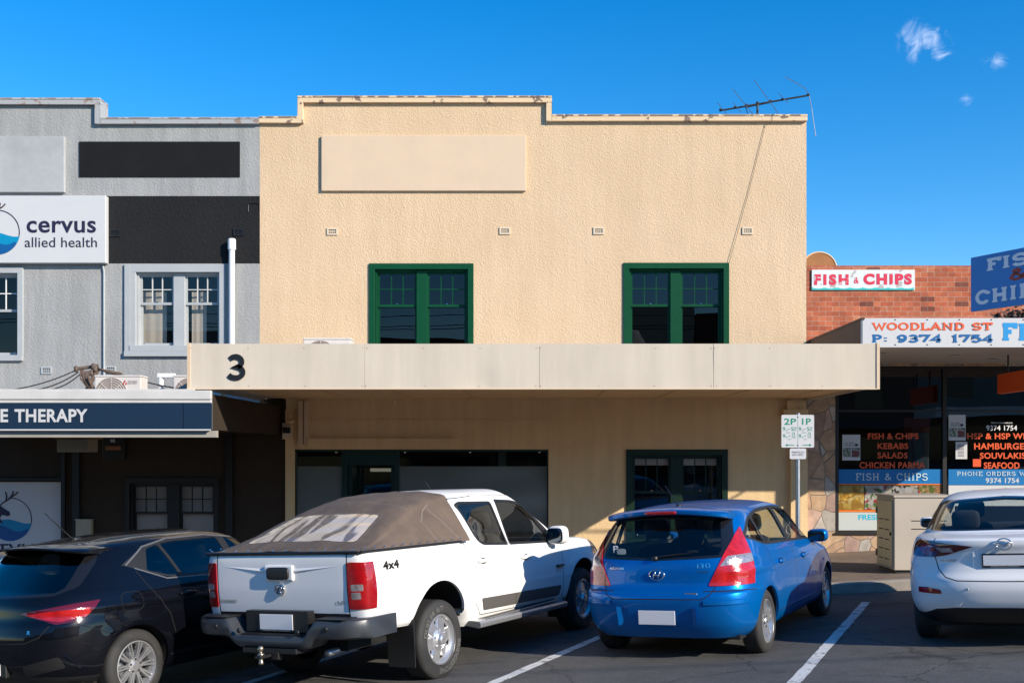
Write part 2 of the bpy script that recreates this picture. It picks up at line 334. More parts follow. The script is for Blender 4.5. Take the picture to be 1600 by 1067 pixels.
# ------------------------------------------------------------------ lettering
def text_mesh(txt, bold=0.0, space=1.0):
    cu = bpy.data.curves.new('lettering', 'FONT'); cu.body = txt; cu.size = 1.0; cu.offset = bold; cu.resolution_u = 4; cu.space_character = space
    ob = bpy.data.objects.new('lettering', cu); C.objects.link(ob)
    dg = bpy.context.evaluated_depsgraph_get(); dg.update()
    me = bpy.data.meshes.new_from_object(ob.evaluated_get(dg)); vs = np.array([v.co[:2] for v in me.vertices]); fs = [tuple(p.vertices) for p in me.polygons]
    bpy.data.objects.remove(ob); bpy.data.curves.remove(cu); bpy.data.meshes.remove(me)
    return vs, fs
def arc(cx, cy, rx, ry, a0, a1, n=14):
    return [(cx + rx * math.cos(R(a0 + (a1 - a0) * i / n)), cy + ry * math.sin(R(a0 + (a1 - a0) * i / n))) for i in range(n + 1)]
GL = {   # slab lettering: width, strokes, serifs (x, y, half width)
 'W': (1.15, [[(0.05, 1), (0.32, 0), (0.575, 0.85), (0.83, 0), (1.1, 1)]], [(0.05, 1, .16), (1.1, 1, .16)]),
 'O': (0.9, [arc(.45, .5, .38, .5, 0, 360, 28)], []), 'D': (0.85, [[(.18, 0), (.18, 1)], [(.05, 1), (.4, 1)] + arc(.38, .5, .4, .5, 90, -90)[1:] + [(.05, 0)]], []),
 'L': (0.75, [[(.2, 0), (.2, 1)], [(.02, 0), (.72, 0), (.72, .28)]], [(.2, 1, .18)]),
 'A': (0.95, [[(.1, 0), (.47, 1), (.84, 0)], [(.25, .32), (.7, .32)]], [(.1, 0, .15), (.84, 0, .15)]),
  'M': (1.15, [[(.15, 0), (.15, 1), (.57, .2), (1.0, 1), (1.0, 0)]], [(.15, 0, .15), (1.0, 0, .15), (.1, 1, .1), (1.05, 1, .1)]),
 'N': (0.95, [[(.15, 0), (.15, 1), (.78, 0), (.78, 1)]], [(.15, 0, .16), (.1, 1, .12), (.78, 1, .16)]),
 'S': (0.8, [arc(.4, .745, .31, .255, 15, 270) + arc(.4, .25, .34, .25, 90, -165)[1:]], []),
 'T': (0.85, [[(.42, 0), (.42, 1)], [(.05, .72), (.05, 1), (.8, 1), (.8, .72)]], [(.42, 0, .18)]),
 'P': (0.8, [[(.2, 0), (.2, 1)], [(.04, 1), (.4, 1)] + arc(.4, .73, .33, .27, 90, -90)[1:] + [(.2, .46)]], [(.2, 0, .18)]),
 'F': (0.75, [[(.2, 0), (.2, 1)], [(.03, 1), (.72, 1), (.72, .74)], [(.2, .52), (.52, .52)]], [(.2, 0, .18)]),
 'E': (0.78, [[(.2, 0), (.2, 1)], [(.03, 1), (.72, 1), (.72, .76)], [(.2, .52), (.52, .52)], [(.03, 0), (.74, 0), (.74, .26)]], []),
 'R': (0.85, [[(.2, 0), (.2, 1)], [(.04, 1), (.4, 1)] + arc(.4, .75, .3, .25, 90, -90)[1:] + [(.2, .5)], [(.42, .5), (.75, 0)]], [(.2, 0, .17), (.77, 0, .1)]),
 'I': (0.45, [[(.22, 0), (.22, 1)]], [(.22, 0, .18), (.22, 1, .18)]),
 'H': (0.98, [[(.2, 0), (.2, 1)], [(.78, 0), (.78, 1)], [(.2, .5), (.78, .5)]], [(.2, 0, .17), (.2, 1, .17), (.78, 0, .17), (.78, 1, .17)]),
 'C': (0.88, [[(.78, .72), (.78, .95)], arc(.45, .5, .37, .5, 38, 322, 24)], []),
 '&': (0.95, [[(.9, 0), (.3, .64), (.25, .82), (.4, .98), (.56, .86), (.5, .68), (.17, .42), (.1, .2), (.3, .01), (.58, .08), (.82, .46)]], [(.82, .46, .12)]),
 ':': (0.4, [[(.2, .05), (.2, .22)], [(.2, .5), (.2, .67)]], []),
 '9': (0.8, [arc(.4, .68, .29, .31, 0, 360, 20), [(.69, .68), (.66, .35), (.5, .08), (.28, .0), (.1, .1)]], []),
 '3': (0.8, [arc(.37, .75, .28, .25, 150, -90, 12) + arc(.37, .26, .33, .26, 90, -155, 12)[1:]], []),
 '7': (0.8, [[(.06, .74), (.06, 1), (.74, 1), (.32, 0)]], []), '4': (0.88, [[(.6, 0), (.6, 1), (.05, .3), (.82, .3)]], [(.6, 0, .16)]),
 '1': (0.6, [[(.1, .82), (.32, 1), (.32, 0)]], [(.32, 0, .18)]), '5': (0.8, [[(.68, 1), (.18, 1), (.14, .56)] + arc(.38, .33, .33, .33, 125, -150, 12)], []), ' ': (0.5, [], []),
}
def slab_mesh(txt, t=0.17, st=0.10):
    vs, fs, x, k = [], [], 0.0, 0
    def ribbon(p, th):
        nonlocal k
        p = [np.array(a, float) for a in p]; closed = np.allclose(p[0], p[-1]); n = len(p); b = len(vs); k += 1
        for i in range(n):
            a = p[i - 1] if i else (p[-2] if closed else None); c = p[i + 1] if i < n - 1 else (p[1] if closed else None)
            d1 = (p[i] - a) / max(np.linalg.norm(p[i] - a), 1e-6) if a is not None else None; d2 = (c - p[i]) / max(np.linalg.norm(c - p[i]), 1e-6) if c is not None else None
            if d1 is None: d1 = d2
            if d2 is None: d2 = d1
            n1 = np.array([-d1[1], d1[0]]); n2 = np.array([-d2[1], d2[0]]); mm = n1 + n2; mm = mm / max(np.linalg.norm(mm), 1e-6); q = th / 2 / max(mm.dot(n1), 0.45)
            for sgn in (1, -1): vs.append((p[i][0] + x + mm[0] * q * sgn, p[i][1] + mm[1] * q * sgn, k))
        for i in range(n - 1): fs.append((b + 2 * i, b + 2 * i + 1, b + 2 * i + 3, b + 2 * i + 2))
    for ch in txt:
        wd, strokes, ser = GL[ch]
        for s_ in strokes: ribbon([(a, t * .35 + b * (1 - t * .7)) for a, b in s_], t)
        for (sx, sy, hw) in ser: ribbon([(sx - hw, st / 2 if sy < .3 else 1 - st / 2 if sy > .8 else sy), (sx + hw, st / 2 if sy < .3 else 1 - st / 2 if sy > .8 else sy)], st)
        x += wd + 0.13
    return np.array(vs), fs
def letter(mb, txt, O, U, V, wd, ht, m=0, bold=0.0, slab=None, keep=False, space=1.0):
    """fit lettering into a wd x ht box whose lower-left corner is O; U right, V up"""
    if slab is not None: vs, fs = slab_mesh(txt, *slab)
    else: vs, fs = text_mesh(txt, bold, space + bold * 2)
    if len(vs) == 0: return
    lo = vs[:, :2].min(0); hi = vs[:, :2].max(0); O, U, V = Vector(O), Vector(U).normalized(), Vector(V).normalized(); Nn = U.cross(V)
    sx, sy = wd / (hi[0] - lo[0]), ht / (hi[1] - lo[1])
    if keep: sx = sy = min(sx, sy); O = O + U * (wd - sx * (hi[0] - lo[0])) / 2
    out = []
    for v in vs:
        h = v[2] * 0.0004 if len(v) > 2 else 0
        out.append(O + U * ((v[0] - lo[0]) * sx) + V * ((v[1] - lo[1]) * sy) + Nn * h)
    mb.add(out, fs, m)
# ------------------------------------------------------------------ the setting: road, kerb, footpath, bay lines
WY, AY, KY = 18.53, 14.63, 14.65
def asphalt():
    m, n, l, b = newmat('asphalt'); t = n.new('ShaderNodeTexCoord')
    def nz(sc, det, ro=0.6):
        z = n.new('ShaderNodeTexNoise'); z.inputs['Scale'].default_value = sc; z.inputs['Detail'].default_value = det; z.inputs['Roughness'].default_value = ro
        l.new(t.outputs['Object'], z.inputs['Vector']); return z
    a, c, f = nz(0.35, 6), nz(70, 3, 0.8), nz(5, 8, 0.7)
    r = n.new('ShaderNodeValToRGB'); r.color_ramp.elements[0].position = 0.3; r.color_ramp.elements[0].color = (0.060, 0.059, 0.059, 1)
    r.color_ramp.elements[1].position = 0.7; r.color_ramp.elements[1].color = (0.098, 0.095, 0.092, 1); l.new(a.outputs['Fac'], r.inputs[0])
    mp = n.new('ShaderNodeMapRange'); mp.inputs['From Min'].default_value = 0.3; mp.inputs['From Max'].default_value = 0.72; mp.inputs['To Min'].default_value = 0.55; mp.inputs['To Max'].default_value = 1.6
    l.new(c.outputs['Fac'], mp.inputs['Value'])
    m2 = n.new('ShaderNodeMapRange'); m2.inputs['From Min'].default_value = 0.3; m2.inputs['From Max'].default_value = 0.7; m2.inputs['To Min'].default_value = 0.82; m2.inputs['To Max'].default_value = 1.12
    l.new(f.outputs['Fac'], m2.inputs['Value'])
    mm = n.new('ShaderNodeMath'); mm.operation = 'MULTIPLY'; l.new(mp.outputs[0], mm.inputs[0]); l.new(m2.outputs[0], mm.inputs[1])
    s = n.new('ShaderNodeVectorMath'); s.operation = 'SCALE'; l.new(r.outputs[0], s.inputs[0]); l.new(mm.outputs[0], s.inputs['Scale'])
    # cracks and oil stains
    vc = n.new('ShaderNodeTexVoronoi'); vc.feature = 'DISTANCE_TO_EDGE'; vc.inputs['Scale'].default_value = 0.55; wz = n.new('ShaderNodeVectorMath'); wz.operation = 'MULTIPLY_ADD'; wz.inputs[1].default_value = (.5, .5, 0); l.new(nz(2.2, 6).outputs['Color'], wz.inputs[0]); l.new(t.outputs['Object'], wz.inputs[2]); l.new(wz.outputs[0], vc.inputs['Vector'])
    ck = n.new('ShaderNodeMapRange'); ck.inputs['From Min'].default_value = .002; ck.inputs['From Max'].default_value = .009; ck.inputs['To Min'].default_value = .45; l.new(vc.outputs['Distance'], ck.inputs['Value'])
    oi = n.new('ShaderNodeMapRange'); oi.inputs['From Min'].default_value = .54; oi.inputs['From Max'].default_value = .68; oi.inputs['To Min'].default_value = 1.0; oi.inputs['To Max'].default_value = .5; l.new(nz(1.1, 5, .7).outputs['Fac'], oi.inputs['Value'])
    mo = n.new('ShaderNodeMath'); mo.operation = 'MULTIPLY'; l.new(ck.outputs[0], mo.inputs[0]); l.new(oi.outputs[0], mo.inputs[1]); s3 = n.new('ShaderNodeVectorMath'); s3.operation = 'SCALE'; l.new(s.outputs[0], s3.inputs[0]); l.new(mo.outputs[0], s3.inputs['Scale'])
    l.new(s3.outputs[0], b.inputs['Base Color']); b.inputs['Roughness'].default_value = 0.85
    bp = n.new('ShaderNodeBump'); bp.inputs['Strength'].default_value = 0.7; bp.inputs['Distance'].default_value = 0.006
    l.new(c.outputs['Fac'], bp.inputs['Height']); l.new(bp.outputs[0], b.inputs['Normal']); return m
def linepaint():
    m, n, l, b = newmat('worn_line_paint'); t = n.new('ShaderNodeTexCoord')
    z = n.new('ShaderNodeTexNoise'); z.inputs['Scale'].default_value = 7; z.inputs['Detail'].default_value = 10; z.inputs['Roughness'].default_value = 0.75; l.new(t.outputs['Object'], z.inputs['Vector'])
    r = n.new('ShaderNodeValToRGB'); r.color_ramp.elements[0].position = 0.37; r.color_ramp.elements[0].color = (0.10, 0.10, 0.10, 1)
    r.color_ramp.elements[1].position = 0.47; r.color_ramp.elements[1].color = (0.62, 0.62, 0.60, 1); l.new(z.outputs['Fac'], r.inputs[0]); l.new(r.outputs[0], b.inputs['Base Color'])
    b.inputs['Roughness'].default_value = 0.75; return m
def paving():
    m, n, l, b = newmat('footpath_paving'); t = n.new('ShaderNodeTexCoord'); br = n.new('ShaderNodeTexBrick')
    br.inputs['Scale'].default_value = 1; br.inputs['Brick Width'].default_value = 0.6; br.inputs['Row Height'].default_value = 0.6; br.inputs['Mortar Size'].default_value = 0.006; br.offset = 0
    br.inputs['Color1'].default_value = (0.23, 0.165, 0.12, 1); br.inputs['Color2'].default_value = (0.27, 0.20, 0.145, 1); br.inputs['Mortar'].default_value = (0.11, 0.09, 0.07, 1)
    l.new(t.outputs['Object'], br.inputs['Vector']); z = n.new('ShaderNodeTexNoise'); z.inputs['Scale'].default_value = 6; z.inputs['Detail'].default_value = 8; l.new(t.outputs['Object'], z.inputs['Vector'])
    mx = n.new('ShaderNodeMixRGB'); mx.blend_type = 'MULTIPLY'; mx.inputs['Fac'].default_value = 0.5; l.new(br.outputs[0], mx.inputs['Color1']); l.new(z.outputs['Fac'], mx.inputs['Color2'])
    l.new(mx.outputs[0], b.inputs['Base Color']); b.inputs['Roughness'].default_value = 0.85; return m
M['asphalt'] = asphalt(); M['line'] = linepaint(); M['paving'] = paving()
M['kerb'] = mat('kerb_concrete', (0.30, 0.26, 0.22), 0.85, var=0.25, vscale=4, bump=(40, 0.2, 0.005))
mb = MB(); mb.quad((-150, -150, ground(-150, -150) ), (150, -150, ground(150, -150)), (150, KY, ground(150, KY)), (-150, KY, ground(-150, KY)))
road = mb.build('road', M['asphalt']); road['kind'] = 'structure'
mb = MB()
for k in range(30):      # kerb stones butted end to end
    a, b_ = -30 + 2 * k, -30 + 2 * k + 1.99
    vs = []
    for X in (a, b_):
        t = path_z(X, KY); g = ground(X, KY) - 0.2
        vs += [(X, KY, g), (X, KY, t - 0.02), (X, KY + 0.025, t), (X, KY + 0.15, t), (X, KY + 0.15, g)]
    mb.add(vs, [(0, 1, 6, 5), (1, 2, 7, 6), (2, 3, 8, 7), (3, 4, 9, 8), (0, 4, 3, 2, 1), (5, 6, 7, 8, 9)])
kerb = mb.build('kerb', M['kerb']); kerb['kind'] = 'structure'
mb = MB(); mb.quad((-60, KY + 0.15, path_z(-60, KY + 0.15) - 0.003), (60, KY + 0.15, path_z(60, KY + .15) - 0.003), (60, 26, path_z(60, 26)), (-60, 26, path_z(-60, 26)))
fp = mb.build('footpath', M['paving']); fp['kind'] = 'structure'
def bay_line(p, q, wd=0.11):
    mb = MB(); d = (Vector(q) - Vector(p)).normalized(); nn = Vector((d.y, -d.x)) * wd / 2; K = 60; top = []
    rnd = random.Random(int(p[0] * 100)); L, Rr = [], []
    for i in range(K + 1):
        c = Vector(p).lerp(Vector(q), i / K)
        for lst, sg in ((L, -1), (Rr, 1)):
            e = c + nn * sg * (1 + rnd.uniform(-.10, .10)); lst.append((e.x, e.y, ground(e.x, e.y) + 0.004))
    for i in range(K): mb.quad(L[i], Rr[i], Rr[i + 1], L[i + 1])
    o = mb.build('bay_line', M['line']); o['kind'] = 'structure'
def gp(x, y):    # where a pixel ray meets the road
    u, v = (x - CX) / FP, (HZ - y) / FP
    Yd = (EYE - 0.24) / (0.048 * u - 0.024 - v); return (u * Yd, Yd)
for (a, b_) in (((770, 1067), (930, 998)), ((1240, 1067), (1345, 950))):
    P, Q = Vector(gp(*a)), Vector(gp(*b_)); d = (Q - P).normalized(); s = P - d * 2.2
    e = P + d * ((13.6 - P.y) / d.y); bay_line((s.x, s.y), (e.x, e.y))
P, Q = Vector(gp(385, 1067)), Vector(gp(540, 1020)); d = (Q - P).normalized(); s = P - d * 2.2; e = P + d * ((13.6 - P.y) / d.y); bay_line((s.x, s.y), (e.x, e.y))

# ------------------------------------------------------------------ windows
def sash_window(parent, x0, x1, z0, z1, y, mt, fr=0.10, mull=0.19, muntins=(3, 2), split=0.5, glassm='winglass', blinds=None, muntm=None, head=0.10, depth=0.10, bottom=0.10):
    """pair of double-hung sashes: architrave, mullion and a sash with its pane on each side"""
    mb = MB(); pr = y - 0.03; bk = y + depth + 0.09
    mb.box(x0, x1, pr, bk, z1 - head, z1); mb.box(x0, x0 + fr, pr, bk, z0 + bottom, z1 - head); mb.box(x1 - fr, x1, pr, bk, z0 + bottom, z1 - head)
    mb.box(x0 - 0.0, x1 + 0.0, pr - 0.03, bk, z0, z0 + bottom)
    xm = (x0 + x1) / 2; mb.box(xm - mull / 2, xm + mull / 2, y + depth - 0.04, bk, z0 + bottom, z1 - head)
    # stepped inner beads
    for (a, b_) in ((x0 + fr, x0 + fr + 0.035), (x1 - fr - 0.035, x1 - fr)): mb.box(a, b_, y + depth * 0.45, bk, z0 + bottom, z1 - head)
    mb.box(x0 + fr + 0.035, xm - mull / 2, y + depth * 0.45, bk, z1 - head - 0.035, z1 - head); mb.box(xm + mull / 2, x1 - fr - 0.035, y + depth * 0.45, bk, z1 - head - 0.035, z1 - head)
    wf = mb.build('window', mt, parent, bevel=0.004, seg=1)
    for (a, b_) in ((x0 + fr + 0.035, xm - mull / 2), (xm + mull / 2, x1 - fr - 0.035)):
        c, d = z0 + bottom, z1 - head - 0.035; zm = c + (d - c) * split; ys = y + depth; s = MB(); sw = 0.035
        # upper sash (in front), lower sash behind
        for (p, q, yy, top, bot) in ((zm, d, ys, 0.03, 0.045), (c, zm + 0.0, ys + 0.035, 0.0, 0.06)):
            s.box(a, a + sw, yy, yy + 0.032, p, q); s.box(b_ - sw, b_, yy, yy + 0.032, p, q)
            if top: s.box(a + sw, b_ - sw, yy, yy + 0.032, q - top, q)
            s.box(a + sw, b_ - sw, yy, yy + 0.032, p, p + bot)
        gx0, gx1, gz0, gz1 = a + sw, b_ - sw, zm + 0.045, d - 0.03; nx, nz_ = muntins
        for i in range(1, nx): xx = gx0 + (gx1 - gx0) * i / nx; s.box(xx - 0.008, xx + 0.008, ys + 0.004, ys + 0.03, gz0, gz1, 1)
        for j in range(1, nz_):
            zz = gz0 + (gz1 - gz0) * j / nz_
            for i in range(nx):
                xa, xb = gx0 + (gx1 - gx0) * i / nx + (0.008 if i else 0), gx0 + (gx1 - gx0) * (i + 1) / nx - (0.008 if i < nx - 1 else 0); s.box(xa, xb, ys + 0.005, ys + 0.029, zz - 0.008, zz + 0.008, 1)
        xc = (a + b_) / 2; s.sup((xc, ys - 0.006, zm + 0.052), (0.022, 0.01, 0.009), 0.8, 8, 2)
        for k in (-1, 1): s.sup((xc + k * (b_ - a) * 0.38, ys + 0.027, c + 0.06), (0.012, 0.012, 0.012), 0.8, 8, 2)
        s.build('sash', [mt, muntm or mt, M['chrome']], wf)
        g = MB(); g.quad((gx0, ys + 0.018, gz0), (gx1, ys + 0.018, gz0), (gx1, ys + 0.018, gz1), (gx0, ys + 0.018, gz1))
        g.quad((gx0, ys + 0.05, c + 0.06), (gx1, ys + 0.05, c + 0.06), (gx1, ys + 0.05, zm), (gx0, ys + 0.05, zm)); g.build('pane', M[glassm], wf)
    return wf
def vent(parent, x, y, wx, hz, mt, hole='void'):
    """terracotta air brick: rim, recessed dark cavity and a grid of bars"""
    x0, x1, z0, z1 = px(x, WY) - wx / 2, px(x, WY) + wx / 2, pz(y, WY) - hz / 2, pz(y, WY) + hz / 2; f = 0.028; mb = MB(); yy = WY - 0.02
    mb.box(x0, x1, yy, WY + .01, z1 - f, z1); mb.box(x0, x1, yy, WY + .01, z0, z0 + f); mb.box(x0, x0 + f, yy, WY + .01, z0 + f, z1 - f); mb.box(x1 - f, x1, yy, WY + .01, z0 + f, z1 - f)
    mb.quad((x0 + f, WY - 0.002, z0 + f), (x1 - f, WY - 0.002, z0 + f), (x1 - f, WY - 0.002, z1 - f), (x0 + f, WY - 0.002, z1 - f), 1)
    for i in range(1, 4): a = x0 + f + (x1 - x0 - 2 * f) * i / 4; mb.box(a - .004, a + .004, WY - 0.009, WY - .003, z0 + f, z1 - f)
    for i in range(1, 3):
        a = z0 + f + (z1 - z0 - 2 * f) * i / 3; mb.box(x0 + f, x1 - f, WY - 0.0105, WY - .0095, a - .006, a + .006)
    return mb.build('air_brick', [mt, M[hole]], parent)

def shell(parent, x0, x1, top, name='building_shell', mt='cream_low', skip_front=True, depth=11):
    mb = MB(); y1 = WY + depth; yi = WY + 0.001
    mb.quad((x0, yi, -2), (x0, y1, -2), (x0, y1, top), (x0, yi, top)); mb.quad((x1, yi, -2), (x1, yi, top), (x1, y1, top), (x1, y1, -2)); mb.quad((x0, y1, -2), (x1, y1, -2), (x1, y1, top), (x0, y1, top))
    o = mb.build(name, M[mt], parent)
    mb = MB(); mb.quad((x0 + .01, yi + .3, top - 0.5), (x1 - .01, yi + .3, top - .5), (x1 - .01, y1 - .01, top - .6), (x0 + .01, y1 - .01, top - .6)); mb.build('roof', M['steel'], parent); return o

# ------------------------------------------------------------------ cream shop building
XL, XR = px(406, WY), px(1260, WY)
cb = thing('shop_building', 'two storey cream stucco shop with stepped parapet and dark green windows', 'building', ((XL + XR) / 2, WY, 0))
TL, TM, TR = pz(184, WY), pz(152, WY), pz(181, WY); SX0, SX1 = px(466, WY), px(862, WY)
uw = [(px(577, WY), px(740, WY), pz(557, WY), pz(412, WY)), (px(974, WY), px(1139, WY), pz(557, WY), pz(411, WY))]
gw = (px(978, WY), px(1137, WY), pz(850, WY), pz(702, WY)); sf = (px(460, WY), px(857, WY), pz(838, WY), pz(702, WY))
SPLIT = pz(590, WY); mb = MB()
holes = [(a + .04, b - .04, c + .04, d - .04) for (a, b, c, d) in uw]
wall_grid(mb, XL, XR, SPLIT, TL - 0.05, holes, WY, 0.2)
mb.quad((SX0, WY, TL - .05), (SX1, WY, TL - .05), (SX1, WY, TM - .05), (SX0, WY, TM - .05)); 
mb.box(XL, XR, WY + .15, WY + .25, TL - 0.6, TL - .06); mb.box(SX0 + .01, SX1 - .01, WY + .02, WY + .25, TL - .05, TM - .05)
mb.build('facade', M['cream'], cb)
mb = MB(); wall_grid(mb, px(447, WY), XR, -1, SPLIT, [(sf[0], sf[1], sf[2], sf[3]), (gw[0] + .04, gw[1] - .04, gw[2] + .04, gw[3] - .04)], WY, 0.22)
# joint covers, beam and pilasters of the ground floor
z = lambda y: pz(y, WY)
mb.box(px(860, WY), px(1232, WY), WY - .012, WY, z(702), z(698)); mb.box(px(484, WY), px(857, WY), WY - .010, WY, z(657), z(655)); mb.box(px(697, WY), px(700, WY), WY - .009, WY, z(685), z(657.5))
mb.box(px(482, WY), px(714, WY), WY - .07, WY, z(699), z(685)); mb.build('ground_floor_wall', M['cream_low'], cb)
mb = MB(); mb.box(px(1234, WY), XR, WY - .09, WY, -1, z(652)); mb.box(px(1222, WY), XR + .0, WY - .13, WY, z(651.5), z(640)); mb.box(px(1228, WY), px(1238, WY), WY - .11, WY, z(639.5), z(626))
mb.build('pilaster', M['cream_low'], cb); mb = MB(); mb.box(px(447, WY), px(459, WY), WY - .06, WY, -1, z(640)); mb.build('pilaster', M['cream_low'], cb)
mb = MB(); mb.box(px(468, WY), px(474, WY), WY - .10, WY, z(694), z(627)); mb.box(px(476, WY), px(483, WY), WY - .05, WY, z(694), z(627)); mb.build('pipe_casing', M['cream_smooth'], cb)
# coping
mb = MB(); P = 0.075; t = 0.115
def coping(mb, x0, x1, zt, m0=0, m1=1):
    mb.box(x0, x1, WY - P, WY + .28, zt - t, zt - .036, m0); mb.box(x0, x1, WY - P - .006, WY + .285, zt - .036, zt, m1)
coping(mb, XL, SX0, TL); coping(mb, SX1, XR, TR); coping(mb, SX0 + .0, SX1, TM)
mb.box(SX0, SX0 + .10, WY - P, WY + .28, TL - t, TM - t); mb.box(SX1 - .10, SX1, WY - P, WY + .28, TR - t, TM - t)
mb.build('parapet_coping', [M['cream_coping'], M['peeltop']], cb, bevel=.006, seg=1)
mb = MB(); mb.box(px(503, WY), px(822, WY), WY - .055, WY, z(299.5), z(213)); mb.build('name_panel', M['cream_smooth'], cb, bevel=.006, seg=1)
M['ventcream'] = mat('pale_vent', (.66, .54, .40), .7); M['venthole'] = mat('vent_hole', (.03, .018, .01), .9)
for x, y in ((519.5, 362), (789, 361), (935.5, 361), (1168, 361)): vent(cb, x, y, 0.19, 0.125, M['ventcream'], 'venthole')
for a in uw: sash_window(cb, *a, WY, M['green'], split=0.56)
wl = sash_window(cb, *gw, WY, M['green_dk'], split=0.55, depth=0.12, muntins=(3, 1), mull=0.2, glassm='clearglass')
mb = MB()
for (a, b_) in ((988, 1047), (1064, 1122)): mb.quad((px(a, WY), WY + .195, z(727)), (px(b_, WY), WY + .195, z(727)), (px(b_, WY), WY + .195, z(711)), (px(a, WY), WY + .195, z(711)))
mb.build('blind', M['blind'], wl)
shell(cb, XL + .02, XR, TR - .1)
# rooms behind the windows
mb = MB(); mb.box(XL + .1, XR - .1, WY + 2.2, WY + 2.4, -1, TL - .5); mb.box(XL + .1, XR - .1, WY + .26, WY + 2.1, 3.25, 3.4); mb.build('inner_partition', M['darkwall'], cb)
# crumpled plastic sheet inside the right upper window
q = MB(); x_ = lambda p: px(p, WY); YY = WY + .19; fan = [(987, 513), (999, 514), (1003, 522), (1008, 530), (1013, 541), (1000, 543), (987, 541)]; rq = random.Random(3)
q.add([(x_(993), YY - .03, z(520))] + [(x_(a), YY + rq.uniform(-.02, .02), z(b_)) for a, b_ in fan], [(0, i + 1, (i + 1) % 7 + 1) for i in range(7)]); o = q.build('plastic_sheet', mat('white_plastic_sheet', (.6, .62, .66), .35)); tag(o, 'crumpled white plastic sheet inside the upper window below the antenna', 'plastic sheet')
# shopfront
f = MB(); yb, yf = WY + .05, WY + .14; x = lambda p: px(p, WY)
f.box(sf[0], sf[1], yb - .02, yf, sf[3] - .04, sf[3]); f.box(sf[0], sf[1], yb - .02, yf, sf[2], sf[2] + .08)
for (a, b_) in ((460, 462.5), (533, 541), (616, 623), (854.5, 857)): f.box(x(a), x(b_), yb, yf, sf[2] + .08, sf[3] - .04)
f.box(x(541), x(616), yb + .01, yf, z(727), sf[3] - .04)
sfo = f.build('shopfront', M['green_dk'], cb, bevel=.003, seg=1)
for (a, b_) in ((462.5, 533), (623, 854.5)):
    g = MB(); g.quad((x(a), yb + .05, sf[2] + .08), (x(b_), yb + .05, sf[2] + .08), (x(b_), yb + .05, sf[3] - .04), (x(a), yb + .05, sf[3] - .04)); g.build('pane', M['shopglass'], sfo)
    g = MB(); g.quad((x(a), yb + .044, sf[2] + .08), (x(b_), yb + .044, sf[2] + .08), (x(b_), yb + .044, z(728.5)), (x(a), yb + .044, z(728.5))); g.build('frosted_film', M['film'], sfo)
dr = MB(); yd = WY + .75
for (a, b_) in ((541, 548), (609, 616)): dr.box(x(a), x(b_), yb + .1, yd, -1, z(727))
dr.box(x(548), x(552), yd, yd + .05, -1, z(727)); dr.box(x(606), x(609), yd, yd + .05, -1, z(727)); dr.box(x(552), x(606), yd, yd + .05, z(731), z(727)); dr.box(x(552), x(606), yd, yd + .05, -.4, .55)
do = dr.build('door', M['green_dk'], cb); g = MB(); g.quad((x(552), yd + .02, .55), (x(606), yd + .02, .55), (x(606), yd + .02, z(731)), (x(552), yd + .02, z(731))); g.build('pane', M['shopglass'], do)
for sx in (632, 734, 843, 524):
    s = MB(); s.sup((x(sx), WY + .075, z(706)), (.025, .02, .02), .9, 8); s.build('downlight', M['chrome'], sfo)
M['tube'] = mat('fluorescent_tube', (.8, .8, .7), .5, emit=((1.0, .93, .70), 0.55))
tb = MB(); tb.box(x(556), x(609), WY + 1.6, WY + 1.66, z(739), z(733.5)); o = tb.build('tube_light', M['tube']); tag(o, 'pale fluorescent tube glowing inside the dark green shop doorway', 'ceiling light')
# awning
aw = MB(); AX0, AX1 = px(294, AY), px(1373, AY); zb, zt = pz(607, AY), pz(537, AY); zs = zb + .05
js = [AX0, px(570, AY), px(843, AY), px(1115, AY), AX1]
awn = MB()
awn.box(AX0 + .02, AX1 - .02, AY + .05, AY + .09, zs, zt - .03)       # backing beam
ww = WY - .002
awn.quad((AX0 + .02, AY + .09, zs), (AX1 - .02, AY + .09, zs), (AX1 - .02, ww, zs + .02), (AX0 + .02, ww, zs + .02), 1)
awn.quad((AX0 + .02, AY + .09, zt - .25), (AX1 - .02, AY + .09, zt - .25), (AX1 - .02, ww, zt - .3), (AX0 + .02, ww, zt - .3), 2)
for X in (AX0, AX1 - .03): awn.box(X, X + .03, AY + .045, ww, zb + .02, zt - .02, 0)
for X in (px(580, AY), px(960, AY)): pass
for X in np.linspace(AX0 + .5, AX1 - .5, 9): awn.box(X - .012, X + .012, AY + .1, ww - .01, zs - .006, zs + .0, 1)
awo = awn.build('awning', [M['fascia'], M['soffit'], M['steel']], cb)
